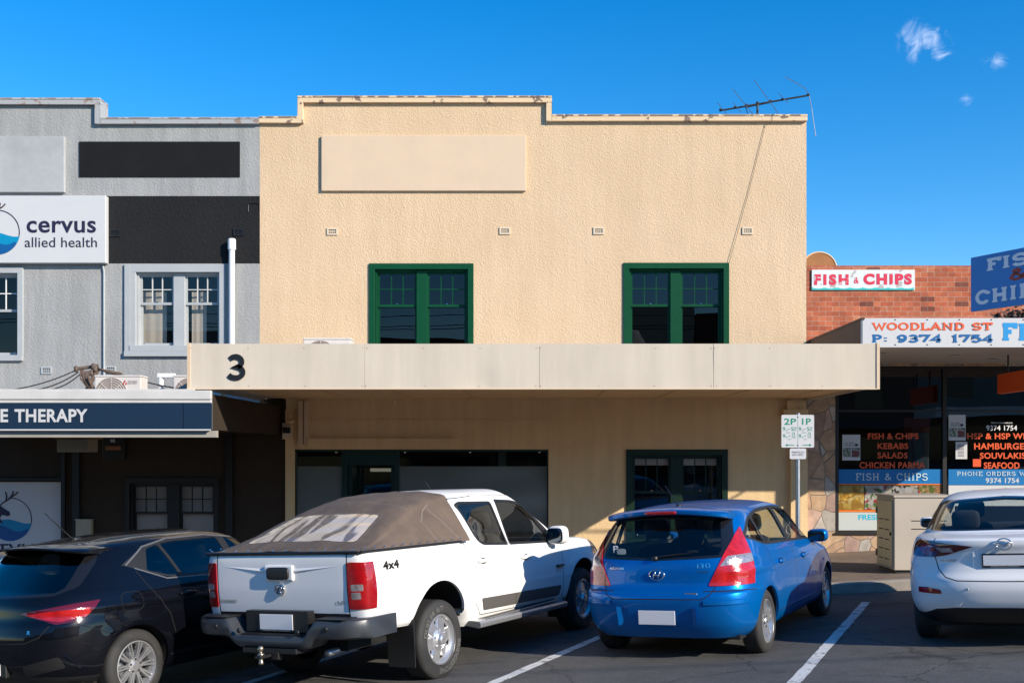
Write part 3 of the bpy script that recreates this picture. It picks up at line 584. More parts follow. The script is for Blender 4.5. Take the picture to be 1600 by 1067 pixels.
for i in range(4):
    p = MB(); a, b_ = js[i] + (.002 if i else 0), js[i + 1] - (.002 if i < 3 else 0); nx = 24
    K = 8; vs = []; rr = random.Random(i); dents = [(rr.uniform(a, b_), rr.uniform(zb + .1, zt - .1), rr.uniform(.15, .5), rr.uniform(-.006, .006)) for _ in range(5)]
    if i == 1: dents.append((b_ - .85, zb + .05, .25, -.018))
    for r_ in range(K + 1):
        for c_ in range(nx + 1):
            X, Z = a + (b_ - a) * c_ / nx, zb + (zt - zb) * r_ / K; y = AY - sum(h * math.exp(-((X - dx) ** 2 + (Z - dz) ** 2) / s_ ** 2) for dx, dz, s_, h in dents); vs.append((X, y, Z))
    q = (nx + 1); b0 = len(vs); vs += [(v[0], AY + .045, v[2]) for v in vs[:]]
    fs = [(r_ * q + c_, r_ * q + c_ + 1, (r_ + 1) * q + c_ + 1, (r_ + 1) * q + c_) for r_ in range(K) for c_ in range(nx)]
    fs += [(b0 + c_, b0 + c_ + 1, c_ + 1, c_) for c_ in range(nx)] + [(K * q + c_, K * q + c_ + 1, b0 + K * q + c_ + 1, b0 + K * q + c_) for c_ in range(nx)]
    fs += [(r_ * q, (r_ + 1) * q, b0 + (r_ + 1) * q, b0 + r_ * q) for r_ in range(K)] + [(b0 + r_ * q + nx, b0 + (r_ + 1) * q + nx, (r_ + 1) * q + nx, r_ * q + nx) for r_ in range(K)]
    p.add(vs, fs)
    for X in np.linspace(a + .03, b_ - .03, 4):
        for Z in (zb + .035, zt - .06): p.sup((X + rr.uniform(-.02, .02), AY - .003, Z), (.006, .004, .006), 1, 8, 1)
    p.build('fascia_panel', [M['fascia'], M['rust']], awo, smooth=True, angle=R(40))
p = MB(); p.box(AX0 - .012, AX0 + .03, AY - .012, AY + .05, zb - .01, zt + .01); p.box(AX1 - .03, AX1 + .012, AY - .012, AY + .05, zb - .01, zt + .01); p.box(AX0 + .03, AX1 - .03, AY - .010, AY + .05, zb - .012, zb + .004); p.build('edge_trim', M['cream_smooth'], awo)
hn = MB(); letter(hn, '3', (px(355.5, AY), AY - .016, pz(594.5, AY)), (1, 0, 0), (0, 0, 1), px(384, AY) - px(355.5, AY), pz(553, AY) - pz(594.5, AY), slab=(.21, .1)); hn.build('house_number', M['black'], awo)
for xx, y0 in ((580, 612), (0, 0)):
    if xx: p = MB(); p.tube([(px(583, 16.5), 16.5, zs), (px(583, 16.5), 16.5, zs - .2)], .012); p.build('hanger', M['soffit'], awo)
# small fittings under the awning
lt = thing('flood_light', 'small bent lamp bracket hanging under the cream awning', 'lamp', (px(616, 16.6), 16.6, zs))
p = MB(); X = px(616, 16.6); p.tube([(X - .02, 16.6, zs + .01), (X + .03, 16.6, zs - .06), (X + .05, 16.6, zs - .1)], .008); p.tube([(X, 16.6, zs), (X + .0, 16.58, zs - .12)], .008); p.build('bracket', M['soffit'], lt)
p = MB(); p.lathe([(.001, 0), (.02, 0), (.035, -.07), (.001, -.05)], (X, 16.57, zs - .12), 'z', 14); p.build('lamp_head', M['soffit'], lt)
sl = thing('security_light', 'black security floodlight on the cream corner post below the awning', 'lamp', (px(449, WY), WY, z(680)))
p = MB(); p.box(px(443, WY), px(457, WY), WY - .085, WY - .062, z(686), z(661)); p.build('back_plate', M['cream_smooth'], sl)
p = MB(); p.box(px(445, WY), px(456, WY), WY - .16, WY - .087, z(677), z(668)); p.build('lamp_head', M['black'], sl, bevel=.008)
sc = thing('security_camera', 'small camera on a short arm beside the black floodlight', 'camera', (px(458, WY), WY, z(660)))
p = MB(); p.tube([(px(460, WY), WY - .06, z(655)), (px(460, WY), WY - .16, z(657))], .012); p.build('arm', M['cream_smooth'], sc)
p = MB(); p.sup((px(458, WY), WY - .2, z(659)), (.07, .05, .025), .5, 12); p.build('camera_body', M['soffit'], sc)

# ------------------------------------------------------------------ grey building on the left
GX0 = px(-140, WY)
gb = thing('shop_building', 'two storey pale grey shop with a charcoal band and white sash windows', 'building', ((GX0 + XL) / 2, WY, 0))
TG, TG2 = pz(185.5, WY), pz(155, WY); S2 = px(159, WY); bandx = px(408, WY)
gwin = [(px(196, WY), px(352, WY), z(557), z(413)), (px(-120, WY), px(37, WY), z(564), z(418))]
mb = MB(); zb0, zb1 = z(412), z(306.5)
hl = [(a + .05, b - .05, c + .05, d - .05) for (a, b, c, d) in gwin]
wall_grid(mb, GX0, XL, z(585) - .8, zb0, hl, WY, .2); 
mb.quad((GX0, WY, zb1), (XL, WY, zb1), (XL, WY, TG - .05), (GX0, WY, TG - .05)); mb.quad((GX0, WY, TG - .05), (S2, WY, TG - .05), (S2, WY, TG2 - .05), (GX0, WY, TG2 - .05))
mb.box(GX0, XL - .01, WY + .15, WY + .25, TG - .6, TG - .06); mb.box(GX0, S2 - .01, WY + .02, WY + .25, TG - .05, TG2 - .05)
mb.build('facade', M['grey'], gb)
mb = MB(); wall_grid(mb, GX0, XL, zb0, zb1, [], WY, .2); mb.build('painted_band', M['charcoal'], gb)
mb = MB(); coping(mb, S2, XL - .002, TG); coping(mb, GX0, S2, TG2); mb.box(S2 - .10, S2, WY - P, WY + .28, TG - t, TG2 - t); mb.build('parapet_coping', [M['grey_coping'], M['grey_peeltop']], gb, bevel=.006, seg=1)
mb = MB(); mb.box(px(-110, WY), px(103, WY), WY - .07, WY, z(302), z(215)); mb.build('name_panel', M['grey_panel'], gb, bevel=.006, seg=1)
mb = MB(); mb.box(px(124.5, WY), px(375, WY), WY - .02, WY, z(277), z(222)); mb.build('blank_panel', M['charcoal_panel'], gb)
for x_, y_ in ((180, 364.5), (373, 363)): vent(gb, x_, y_, .19, .13, M['darktrim'])
for x_, y_ in ((73, 578.5), (173, 577.5)): vent(gb, x_, y_, .19, .13, M['grey_trim'])
M['muntin'] = mat('muntin_grey', (.56, .56, .54), .5)
wa = sash_window(gb, gwin[0][0] + .09, gwin[0][1], gwin[0][2] + .09, gwin[0][3], WY, M['grey_trim'], split=.58, muntm=M['muntin'], fr=.1, mull=.2, head=.14, glassm='clearglass')
wb = sash_window(gb, *gwin[1], WY, M['grey_trim'], split=.55, muntm=M['white'])
mb = MB(); mb.box(gwin[0][0], gwin[0][0] + .09, WY - .045, WY + .1, gwin[0][2] + .09, gwin[0][3]); mb.box(gwin[0][0], gwin[0][1], WY - .07, WY + .1, gwin[0][2], gwin[0][2] + .09); mb.build('architrave', M['grey_trim'], wa)
mb = MB()
for (a, b_) in ((214, 252), (292, 315)):
    vs = []; K = 30
    for i in range(K + 1):
        X = px(a + (b_ - a) * i / K, WY); y = WY + .27 + .004 * math.sin(i * .5)
        vs += [(X, y, gwin[0][2] + .1), (X, y, gwin[0][3] - .45)]
    mb.add(vs, [(2 * i, 2 * i + 2, 2 * i + 3, 2 * i + 1) for i in range(K)])
mb.build('curtain', M['curtain'], wa)
mb = MB(); xp = px(364.5, WY); mb.tube([(xp, WY - .09, z(600)), (xp, WY - .09, z(392))], .052, 14); mb.tube([(xp, WY - .09, z(392)), (xp, WY - .09, z(377)), (xp, WY - .09, z(375))], [.07, .07, .06], 14)
mb.build('downpipe', M['white_pipe'], gb, smooth=True, angle=R(40))
mb = MB(); xp = px(163.5, WY); mb.tube([(xp, WY - .025, z(590)), (xp, WY - .025, z(425)), (xp - .02, WY - .025, z(415))], .018, 8); mb.build('conduit', M['grey_trim'], gb, smooth=True, angle=R(40))
mb = MB(); xp, zp = px(397, WY), z(325)
mb.tube([(xp - .1, WY - .01, zp - .07), (xp - .1, WY - .01, zp + .05), (xp - .06, WY - .01, zp + .08), (xp + .06, WY - .01, zp + .08), (xp + .1, WY - .01, zp + .05), (xp + .1, WY - .01, zp - .06)], .008, 6)
mb.build('wall_cable', M['darktrim'], gb)
shell(gb, GX0, XL - .02, TG - .1)
# ground floor, dark, with a window pair, a doorway and a poster window
DW = px(447, WY); mb = MB(); dw = (px(196, WY), px(342, WY), z(870), z(746)); pw = (px(-130, WY), px(97, WY), -.6, z(752))
ZT = z(585) - .8
wall_grid(mb, GX0, DW, -1.5, ZT, [dw, pw], WY, .2); mb.build('ground_floor_wall', M['darkwall'], gb)
mb = MB(); mb.box(px(354, WY), px(365, WY), WY - .07, WY, -1.2, z(676)); mb.build('pilaster', M['darktrim'], gb)
for q in ((97, 103, .05, 700), (115, 126, .06, 700)): mb = MB(); mb.box(px(q[0], WY), px(q[1], WY), WY - q[2], WY, -1.2, z(q[3])); mb.build('pilaster', M['darktrim'], gb)
mb = MB(); mb.box(px(-140, WY), px(96, WY), WY - .05, WY, z(750), z(747)); mb.build('window_head', M['darktrim'], gb)
wd_ = sash_window(gb, *dw, WY, M['darktrim'], split=.56, fr=.07, mull=.2, glassm='clearglass')
mb = MB(); mb.box(dw[0] + .05, dw[1] - .05, WY + .24, WY + .26, dw[2], dw[3]); mb.build('blind', M['blind'], wd_)
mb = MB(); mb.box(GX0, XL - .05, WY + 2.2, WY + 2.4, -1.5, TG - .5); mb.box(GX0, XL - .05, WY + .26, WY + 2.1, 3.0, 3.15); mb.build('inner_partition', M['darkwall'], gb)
# grey building's awning
GY = 14.58; X1 = px(330, GY); zt2, zb2 = pz(610, GY), pz(671, GY); ww2 = WY - .002; DD = MB(); xl = px(-260, GY)
DD.box(xl, X1 - .01, GY + .04, GY + .08, zb2, zt2 - .05); DD.quad((xl, GY + .08, zb2 + .01), (X1 - .01, GY + .08, zb2 + .01), (X1 - .01, ww2, zb2 + .03), (xl, ww2, zb2 + .03), 1)
DD.quad((xl, GY + .08, zt2 - .22), (X1 - .01, GY + .08, zt2 - .22), (X1 - .01, ww2, zt2 - .22), (xl, ww2, zt2 - .22), 2)
DD.prism([(0, 0)] * 0 or [(X1 - .04, zb2), (X1, zb2), (X1, zt2 - .05), (X1 - .04, zt2 - .05)], GY + .081, ww2, 3)
ga = DD.build('awning', [M['grey_trim'], M['darkwall'], M['steel'], M['darkwall']], gb)
M['gutter'] = mat('gutter_paint', (.62, .60, .57), .5, var=.12, vscale=2)
p = MB(); p.box(xl, X1 + .004, GY - .03, GY + .04, pz(624, GY), zt2); p.box(xl, X1 - .0, GY - .012, GY + .04, pz(629.5, GY), pz(624.2, GY)); p.box(xl, px(303, GY), GY + .0, GY + .30, zt2 + .001, zt2 + .02); p.build('gutter', M['gutter'], ga, bevel=.008)
p = MB(); p.box(xl, X1 + .05, GY + .05, GY + .16, pz(683, GY), pz(672.5, GY)); p.build('soffit_beam', M['soffit'] if False else mat('beam_grey', (.36, .33, .29), .6, var=.1), ga)
p = MB(); p.box(px(287, GY), px(330, GY), GY - .012, GY + .039, zb2 + .0, pz(630, GY)); p.build('end_panel', M['navy'], ga)
# its signs
s = thing('fascia_sign', 'long navy sign on the left awning reading THERAPY in white capitals', 'sign', (px(100, GY), GY, zb2))
p = MB(); p.box(xl, px(286, GY), GY - .018, GY + .039, zb2, pz(630, GY)); p.box(xl, X1, GY - .026, GY - .014, zb2 - .014, zb2 + .006, 1); p.build('board', [M['navy'], M['signwhite']], s)
p = MB(); y_ = GY - .0235; h = pz(639, GY) - pz(659.5, GY); letter(p, 'E', (px(2, GY), y_, pz(659.5, GY)), (1, 0, 0), (0, 0, 1), px(14, GY) - px(2, GY), h, bold=.03); p.build('lettering', M['signwhite'], s); p = MB(); letter(p, 'THERAPY', (px(24, GY), y_, pz(659.5, GY)), (1, 0, 0), (0, 0, 1), px(138, GY) - px(24, GY), h, bold=.03)
p.build('lettering', M['signwhite'], s)
def logo(parent, cx, cz, r, y, whitem, inkm, k=1):
    """round crest: thin ring, stag head with antlers, two waves of water"""
    mb = MB()
    ring = arc(cx, cz, r, r, 95, -55, 40)
    for i in range(40):
        a, b_ = ring[i], ring[i + 1]; s0 = .955; q = lambda p: (cx + (p[0] - cx) * s0, cz + (p[1] - cz) * s0)
        mb.quad((a[0], y, a[1]), (b_[0], y, b_[1]), (q(b_)[0], y, q(b_)[1]), (q(a)[0], y, q(a)[1]), 0)
    W1 = [(cx - r * .98 + 2 * .96 * r * i / 16, cz - r * .10 - r * .10 * math.cos(i / 16 * 2 * math.pi + .4)) for i in range(17)]
    low = [p for p in arc(cx, cz, r, r, -8, -172, 24)]
    mb.add([(p[0], y - .002, p[1]) for p in W1 + low], [tuple(range(len(W1 + low)))], 1)
    W2 = [(cx - r * .86 + 2 * .82 * r * i / 16, cz - r * .42 + r * .14 * math.sin(i / 16 * 2 * math.pi)) for i in range(17)]
    low2 = arc(cx, cz, r * .995, r * .995, -30, -152, 20); mb.add([(p[0], y - .004, p[1]) for p in W2 + low2], [tuple(range(len(W2 + low2)))], 2)
    S = lambda pts: [(cx + a * r, y - .003, cz + b_ * r) for a, b_ in pts]
    head = [(-.85, -.05), (-.95, .35), (-.7, .62), (-.5, .66), (-.28, .5), (-.02, .34), (.0, .2), (-.1, .14), (-.38, .2), (-.48, .05), (-.35, -.12), (-.3, -.2)]
    mb.add(S(head), [tuple(range(len(head)))], 0); ear = [(-.62, .6), (-.78, .88), (-.5, .66)]; mb.add(S(ear), [(0, 1, 2)], 0)
    for an in ([(-.5, .62), (-.3, .78), (-.05, .92), (.1, 1.12), (.14, 1.3)], [(-.2, .85), (-.16, 1.1), (-.22, 1.26)], [(0, 1.0), (.22, 1.12), (.36, 1.26)], [(-.62, .64), (-.72, .95), (-.9, 1.15), (-.9, 1.35)]):
        mb.tube([(cx + a * r, y - .004, cz + b_ * r) for a, b_ in an], r * .028, 5, 0)
    return mb.build('crest', [inkm, mat('wave_blue', (.0, .24, .44), .4), mat('deep_wave_blue', (.004, .09, .28), .4)], parent)
s = thing('shop_sign', 'white lightbox sign reading cervus allied health on the grey upper wall', 'sign', (px(60, WY), WY, z(413)))
p = MB(); p.box(px(-160, WY), px(170, WY), WY - .13, WY - .0, z(413), z(308.5)); p.build('board', M['signwhite'], s, bevel=.012)
SY = WY - .134; zz = lambda y: pz(y, SY); xx = lambda a: px(a, SY)
p = MB(); letter(p, 'cervus', (xx(41.5), SY, zz(364)), (1, 0, 0), (0, 0, 1), xx(150) - xx(41.5), zz(345) - zz(364), bold=.018); p.build('lettering', M['ink'], s); p = MB(); letter(p, 'allied health', (xx(38.5), SY, zz(386.5)), (1, 0, 0), (0, 0, 1), xx(151.5) - xx(38.5), zz(371) - zz(386.5), bold=.004); p.build('lettering', M['ink'], s)
logo(s, xx(-4), zz(363), xx(31) - xx(-4), SY + .0, M['signwhite'], M['ink'])
s = thing('window_poster', 'large white poster with a stag crest in the dark ground floor window', 'poster', (px(20, WY), WY, 0))
PY = WY + .06; zz = lambda y: pz(y, PY); xx = lambda a: px(a, PY)
p = MB(); p.box(px(-130, WY), px(96, WY), PY, PY + .02, -.6, z(753)); p.build('sheet', mat('poster_white', (.60, .58, .58), .4, var=.02), s)
PY -= .003; logo(s, xx(16), zz(811), xx(50) - xx(16), PY, None, M['ink']); p = MB(); letter(p, 'CERTVUS', (xx(-62), PY, zz(865)), (1, 0, 0), (0, 0, 1), xx(69) - xx(-62), zz(849) - zz(865), bold=.02); p.build('lettering', M['ink'], s); p = MB(); letter(p, 'ALLIED HEALTH', (xx(-62), PY, zz(886)), (1, 0, 0), (0, 0, 1), xx(75) - xx(-62), zz(874) - zz(886)); p.build('lettering', M['ink'], s)
bx = MB(); bx.box(px(122, WY), px(146, WY), WY - .1, WY, z(838), z(811)); bx.box(px(121, WY), px(147, WY), WY - .11, WY - .101, z(812), z(810)); o = bx.build('letterbox', mat('beige_metal', (.42, .36, .26), .5, var=.1), bevel=.006); tag(o, 'small beige metal letterbox on the dark wall behind the black hatchback', 'letterbox')
ls = thing('wall_light', 'boxy beige lamp hanging under the left awning beside the doorway', 'lamp', (px(115, 16), 16, 2.4)); yv = 15.6
p = MB(); p.box(px(91, yv), px(140, yv), yv - .05, yv + .3, pz(706, yv), pz(686, yv)); p.build('lamp_body', mat('lamp_beige', (.30, .25, .18), .5, var=.1), ls, bevel=.01); p = MB(); p.box(px(88, yv), px(147, yv), yv - .08, yv + .33, pz(685.5, yv), pz(674, yv)); p.build('lamp_hood', M['rust'], ls, bevel=.01)
ex = thing('meter_box', 'dark rusty meter box high on the dark wall under the left awning', 'meter box', (px(180, WY), WY, z(716))); p = MB(); p.box(px(163, WY), px(198, WY), WY - .09, WY, z(717), z(684)); p.build('casing', M['darktrim'], ex, bevel=.01); p = MB(); p.box(px(176, WY), px(183, WY), WY - .1, WY - .091, z(691), z(686)); p.box(px(168, WY), px(192, WY), WY - .1, WY - .091, z(703), z(697), 1); p.build('label_plate', [M['grey_trim'], M['rust']], ex)

# ------------------------------------------------------------------ air conditioners, cables, antenna
def aircon(x0, x1, yb_, ytop, Y, label, big=False):
    X0, X1, zt_, zb_ = px(x0, Y), px(x1, Y), pz(ytop, Y), yb_; t_ = thing('air_conditioner', label, 'air conditioner', ((X0 + X1) / 2, Y, zb_), 'air conditioner units on the awnings')
    m_ = MB(); m_.box(X0, X1, Y, Y + .3, zb_, zt_ - .03); m_.box(X0 - .008, X1 + .008, Y - .008, Y + .308, zt_ - .029, zt_); m_.build('casing', M['acwhite'], t_, bevel=.012)
    g = MB(); rr = (zt_ - zb_) * .43; cxx = X0 + (X1 - X0) * .36; cz = (zt_ + zb_) / 2; g.lathe([(rr, -.004), (rr, .01)], (cxx, Y - .006, cz), 'y', 36); g.lathe([(.001, 0), (rr, 0)], (cxx, Y - .004, cz), 'y', 36, 1)
    for k in range(1, 7): g.lathe([(rr * k / 7 - .004, 0), (rr * k / 7, -.006), (rr * k / 7 + .004, 0)], (cxx, Y - .006, cz), 'y', 32, 1 if big else 0)
    for k in range(4): a = k * math.pi / 4; g.tube([(cxx - rr * math.cos(a), Y - .014, cz - rr * math.sin(a)), (cxx + rr * math.cos(a), Y - .014, cz + rr * math.sin(a))], .004, 4)
    f_ = .5 * (X1 - X0) * .72; g.build('fan_grille', [M['acwhite'], M['acgrill']], t_)
    return t_, X0, X1, zb_, zt_, Y
roofz = zt2 - .22; A1 = aircon(148, 220, roofz, 586, 16.6, 'beige air conditioner with red maker mark on the left awning'); 
t_, X0, X1, zb_, zt_, Y = A1; p = MB()
letter(p, 'MITSUBISHI', (X0 + (X1 - X0) * .73, Y - .012, zt_ - .11), (1, 0, 0), (0, 0, 1), (X1 - X0) * .2, .022); letter(p, 'ELECTRIC', (X0 + (X1 - X0) * .73, Y - .012, zt_ - .14), (1, 0, 0), (0, 0, 1), (X1 - X0) * .2, .022); p.build('lettering', M['wire'], t_)
p = MB()
for (a, b_) in ((0, .022), (-.022, -.014), (.022, -.014)): p.add([(X0 + (X1 - X0) * .66 + a + q, Y - .012, zt_ - .12 + b_ + r_) for q, r_ in ((0, .022), (.013, 0), (0, -.022), (-.013, 0))], [(0, 1, 2, 3)])
p.build('maker_mark', M['red'], t_)
aircon(271, 345, roofz, 586, 16.6, 'air conditioner half hidden behind the left end of the cream awning')
p = MB(); Y = 16.9; p.box(px(245, Y), px(272, Y), Y, Y + .1, pz(590, Y), pz(583, Y)); p.tube([(px(250, Y), Y + .05, pz(586, Y)), (px(249, Y), Y + .05, roofz)], .045, 10); o = p.build('pipe_cover', M['white_pipe'], bevel=.01); tag(o, 'white plastic pipe cover between two air conditioners on the left awning', 'pipe cover')
aircon(474, 548, zt - .28, 528, 16.9, 'grey air conditioner peeping over the top of the cream awning', True)
# service cables on a bracket
cbk = thing('cable_bracket', 'corroded brown cable bracket with insulators on the left awning roof', 'cable bracket', (px(135, 17.3), 17.3, roofz)); Y = 17.3; p = MB()
p.tube([(px(128, Y), Y, pz(578, Y)), (px(146, Y), Y, pz(606, Y))], .03, 8); p.tube([(px(150, Y), Y + .1, pz(574, Y)), (px(136, Y), Y, pz(608, Y))], .035, 8); p.tube([(px(120, Y), Y - .05, pz(577, Y)), (px(152, Y), Y + .05, pz(571, Y))], .03, 8); p.tube([(px(140, Y), Y, pz(595, Y)), (px(140, Y), Y, roofz)], .05, 8); p.tube([(px(143, Y), Y, pz(575, Y)), (px(143, Y), WY, pz(575, Y))], .025, 6); p.build('frame', M['ceramic'], cbk)
p = MB()
for (a, b_) in ((121, 577), (148, 573), (151, 577), (132, 584), (139, 590), (145, 583)): p.sup((px(a, Y), Y - .05, pz(b_, Y)), (.035, .035, .055), .7, 10)
p.build('insulator', M['ceramic'], cbk, smooth=True)
p = MB()
for k in range(16): a = random.uniform(0, 6.28); p.tube([(px(128 + k, Y), Y - .06, pz(580, Y)), (px(132 + k * .8, Y), Y - .12 - .05 * math.sin(a), pz(592, Y)), (px(138 + k * .5, Y), Y - .05, pz(606, Y))], .008, 5)
p.build('loose_wires', M['ceramic'], cbk)
Yc = 15.3
for (a, b_, lab) in ((10, 610, 'thin black service cable, topmost of three at the corroded bracket'), (50, 610, 'thin black service cable, middle of three at the corroded bracket'), (72, 610, 'thin black service cable, lowest of three at the corroded bracket')):
    p = MB(); i = {10: 0, 50: 1, 72: 2}[a]; S0 = Vector((px(a, Yc), Yc, pz(b_, Yc))); E0 = Vector((px(122 + 2 * i, Y), Y - .05, pz(578 + i * 4, Y))); pts = []
    for k in range(0, 13): q = S0.lerp(E0, k / 12); q.z -= .05 * (1 - (2 * k / 12 - 1) ** 2); pts.append(q)
    p.tube(pts, .010, 6); o = p.build('service_cable', M['wire']); tag(o, lab, 'cable', 'service cables at the bracket')
p = MB(); p.tube([(px(150, Y), Y, pz(574, Y)), (px(162, Y), Y + .2, pz(582, Y)), (px(184, Y), Y + .6, pz(584.5, Y)), (px(200, Y), 18.0, pz(588, Y))], .012, 6); p.tube([(px(229, 16.9), 16.9, pz(597, 16.9)), (px(250, 16.9), 16.9, pz(602, 16.9)), (px(272, 16.9), 16.9, pz(606, 16.9))], .012, 6); o = p.build('aircon_cable', M['wire']); tag(o, 'black cable running behind and between the left awning air conditioners', 'cable')
# tv antenna
an = thing('tv_antenna', 'rooftop television antenna with a long boom above the right parapet', 'antenna', (px(1183, 19.1), 19.1, TR - .5)); Y = 19.1
A = lambda a, b_, dy=0: (px(a, Y + dy), Y + dy, pz(b_, Y + dy))
p = MB(); p.tube([(px(1183.5, Y), Y, TR - .5), A(1183.5, 159)], .02, 8); p.build('mast', M['wire'], an)
p = MB(); p.tube([A(1124, 173.5), A(1265, 149)], .017, 8); p.tube([A(1166, 168), A(1204, 160.5)], .012, 8)
for a, b_ in ((1126, 172), (1166, 164.5), (1183.5, 161.5), (1204, 158.5), (1149, 168), (1223, 155.5), (1263, 148.5)): p.sup(A(a, b_), (.03, .03, .022), .7, 8)
p.build('boom', M['wire'], an)
for (a, b_, c_, d_) in ((1121, 161, 1136, 180), (1145, 161, 1158, 176), (1145, 140, 1178, 181), (1178, 125, 1216, 178), (1216, 146, 1231, 161)):
    p = MB(); p.tube([A(a, b_, .45), A(c_, d_, -.45)], .0075, 6); p.build('element', M['steel'], an)
p = MB(); p.tube([A(1227, 120.5, .5), A(1256, 137, .2), A(1264, 148, 0), A(1268, 170, -.1), A(1274.5, 213, -.2)], .0075, 6); p.build('element', M['steel'], an)
p = MB(); p.tube([A(1165, 168), (px(1168, WY - .1), WY - .1, TR + .01), ], .008, 6); o = p.tube([(px(1208, WY - .09), WY - .09, z(180)), (px(1206, WY - .09), WY - .09, z(194)), (px(1196, WY - .02), WY - .02, z(196)), (px(1170, WY - .02), WY - .02, z(300)), (px(1139, WY - .03), WY - .03, z(412))], .0035, 6).build('antenna_cable', M['wire']); tag(o, 'thin black antenna cable running down the cream wall to the right window', 'cable')
# ------------------------------------------------------------------ brick fish shop on the right
def brickmat():
    m, n, l, b = newmat('red_brick'); t = n.new('ShaderNodeTexCoord'); sp = n.new('ShaderNodeSeparateXYZ'); cbn = n.new('ShaderNodeCombineXYZ'); l.new(t.outputs['Object'], sp.inputs[0])
    l.new(sp.outputs[0], cbn.inputs[0]); l.new(sp.outputs[2], cbn.inputs[1])
    wz = n.new('ShaderNodeTexNoise'); wz.inputs['Scale'].default_value = 9; l.new(t.outputs['Object'], wz.inputs['Vector'])
    wv = n.new('ShaderNodeVectorMath'); wv.operation = 'MULTIPLY_ADD'; wv.inputs[1].default_value = (.012, .012, 0); l.new(wz.outputs['Color'], wv.inputs[0]); l.new(cbn.outputs[0], wv.inputs[2])
    br = n.new('ShaderNodeTexBrick'); br.inputs['Scale'].default_value = 1; br.inputs['Brick Width'].default_value = .24; br.inputs['Row Height'].default_value = .086; br.inputs['Mortar Size'].default_value = .0045; br.inputs['Mortar Smooth'].default_value = .2
    br.inputs['Color1'].default_value = (.36, .078, .032, 1); br.inputs['Color2'].default_value = (.44, .125, .055, 1); br.inputs['Mortar'].default_value = (.46, .32, .23, 1); br.inputs['Bias'].default_value = 0
    l.new(wv.outputs[0], br.inputs['Vector'])
    # odd burnt and pale bricks: one random value per brick cell
    def math_(op, a, b_=None):
        q = n.new('ShaderNodeMath'); q.operation = op
        for i, s in enumerate((a, b_)):
            if s is None: continue
            if isinstance(s, (int, float)): q.inputs[i].default_value = s
            else: l.new(s, q.inputs[i])
        return q.outputs[0]
    s2 = n.new('ShaderNodeSeparateXYZ'); l.new(wv.outputs[0], s2.inputs[0]); row = math_('FLOOR', math_('DIVIDE', s2.outputs[1], .086)); off = math_('MULTIPLY', math_('MODULO', row, 2), .12)
    col = math_('FLOOR', math_('DIVIDE', math_('ADD', s2.outputs[0], off), .24)); cc = n.new('ShaderNodeCombineXYZ'); l.new(row, cc.inputs[0]); l.new(col, cc.inputs[1])
    wn = n.new('ShaderNodeTexWhiteNoise'); wn.noise_dimensions = '2D'; l.new(cc.outputs[0], wn.inputs['Vector'])
    rp = n.new('ShaderNodeValToRGB'); rp.color_ramp.interpolation = 'CONSTANT'; e = rp.color_ramp.elements; e[0].position = 0; e[0].color = (.42, .42, .50, 1); e[1].position = .05; e[1].color = (.88, .86, .84, 1)
    for pos, v in ((.35, (1, 1, 1)), (.65, (1.12, 1.1, 1.05)), (.95, (1.12, 1.4, 1.5))): q = e.new(pos); q.color = (*v, 1)
    l.new(wn.outputs['Value'], rp.inputs[0]); ml = n.new('ShaderNodeMixRGB'); ml.blend_type = 'MULTIPLY'; ml.inputs['Fac'].default_value = 1; l.new(br.outputs[0], ml.inputs['Color1']); l.new(rp.outputs[0], ml.inputs['Color2'])
    z2 = n.new('ShaderNodeTexNoise'); z2.inputs['Scale'].default_value = 14; z2.inputs['Detail'].default_value = 8; l.new(t.outputs['Object'], z2.inputs['Vector']); mr = n.new('ShaderNodeMapRange'); mr.inputs['From Min'].default_value = .3; mr.inputs['From Max'].default_value = .7; mr.inputs['To Min'].default_value = .86; mr.inputs['To Max'].default_value = 1.1; l.new(z2.outputs['Fac'], mr.inputs['Value'])
    sv = n.new('ShaderNodeVectorMath'); sv.operation = 'SCALE'; l.new(ml.outputs[0], sv.inputs[0]); l.new(mr.outputs[0], sv.inputs['Scale']); l.new(sv.outputs[0], b.inputs['Base Color']); b.inputs['Roughness'].default_value = .85
    bp = n.new('ShaderNodeBump'); bp.invert = True; bp.inputs['Strength'].default_value = .7; bp.inputs['Distance'].default_value = .012; l.new(br.outputs['Fac'], bp.inputs['Height']); l.new(bp.outputs[0], b.inputs['Normal']); return m
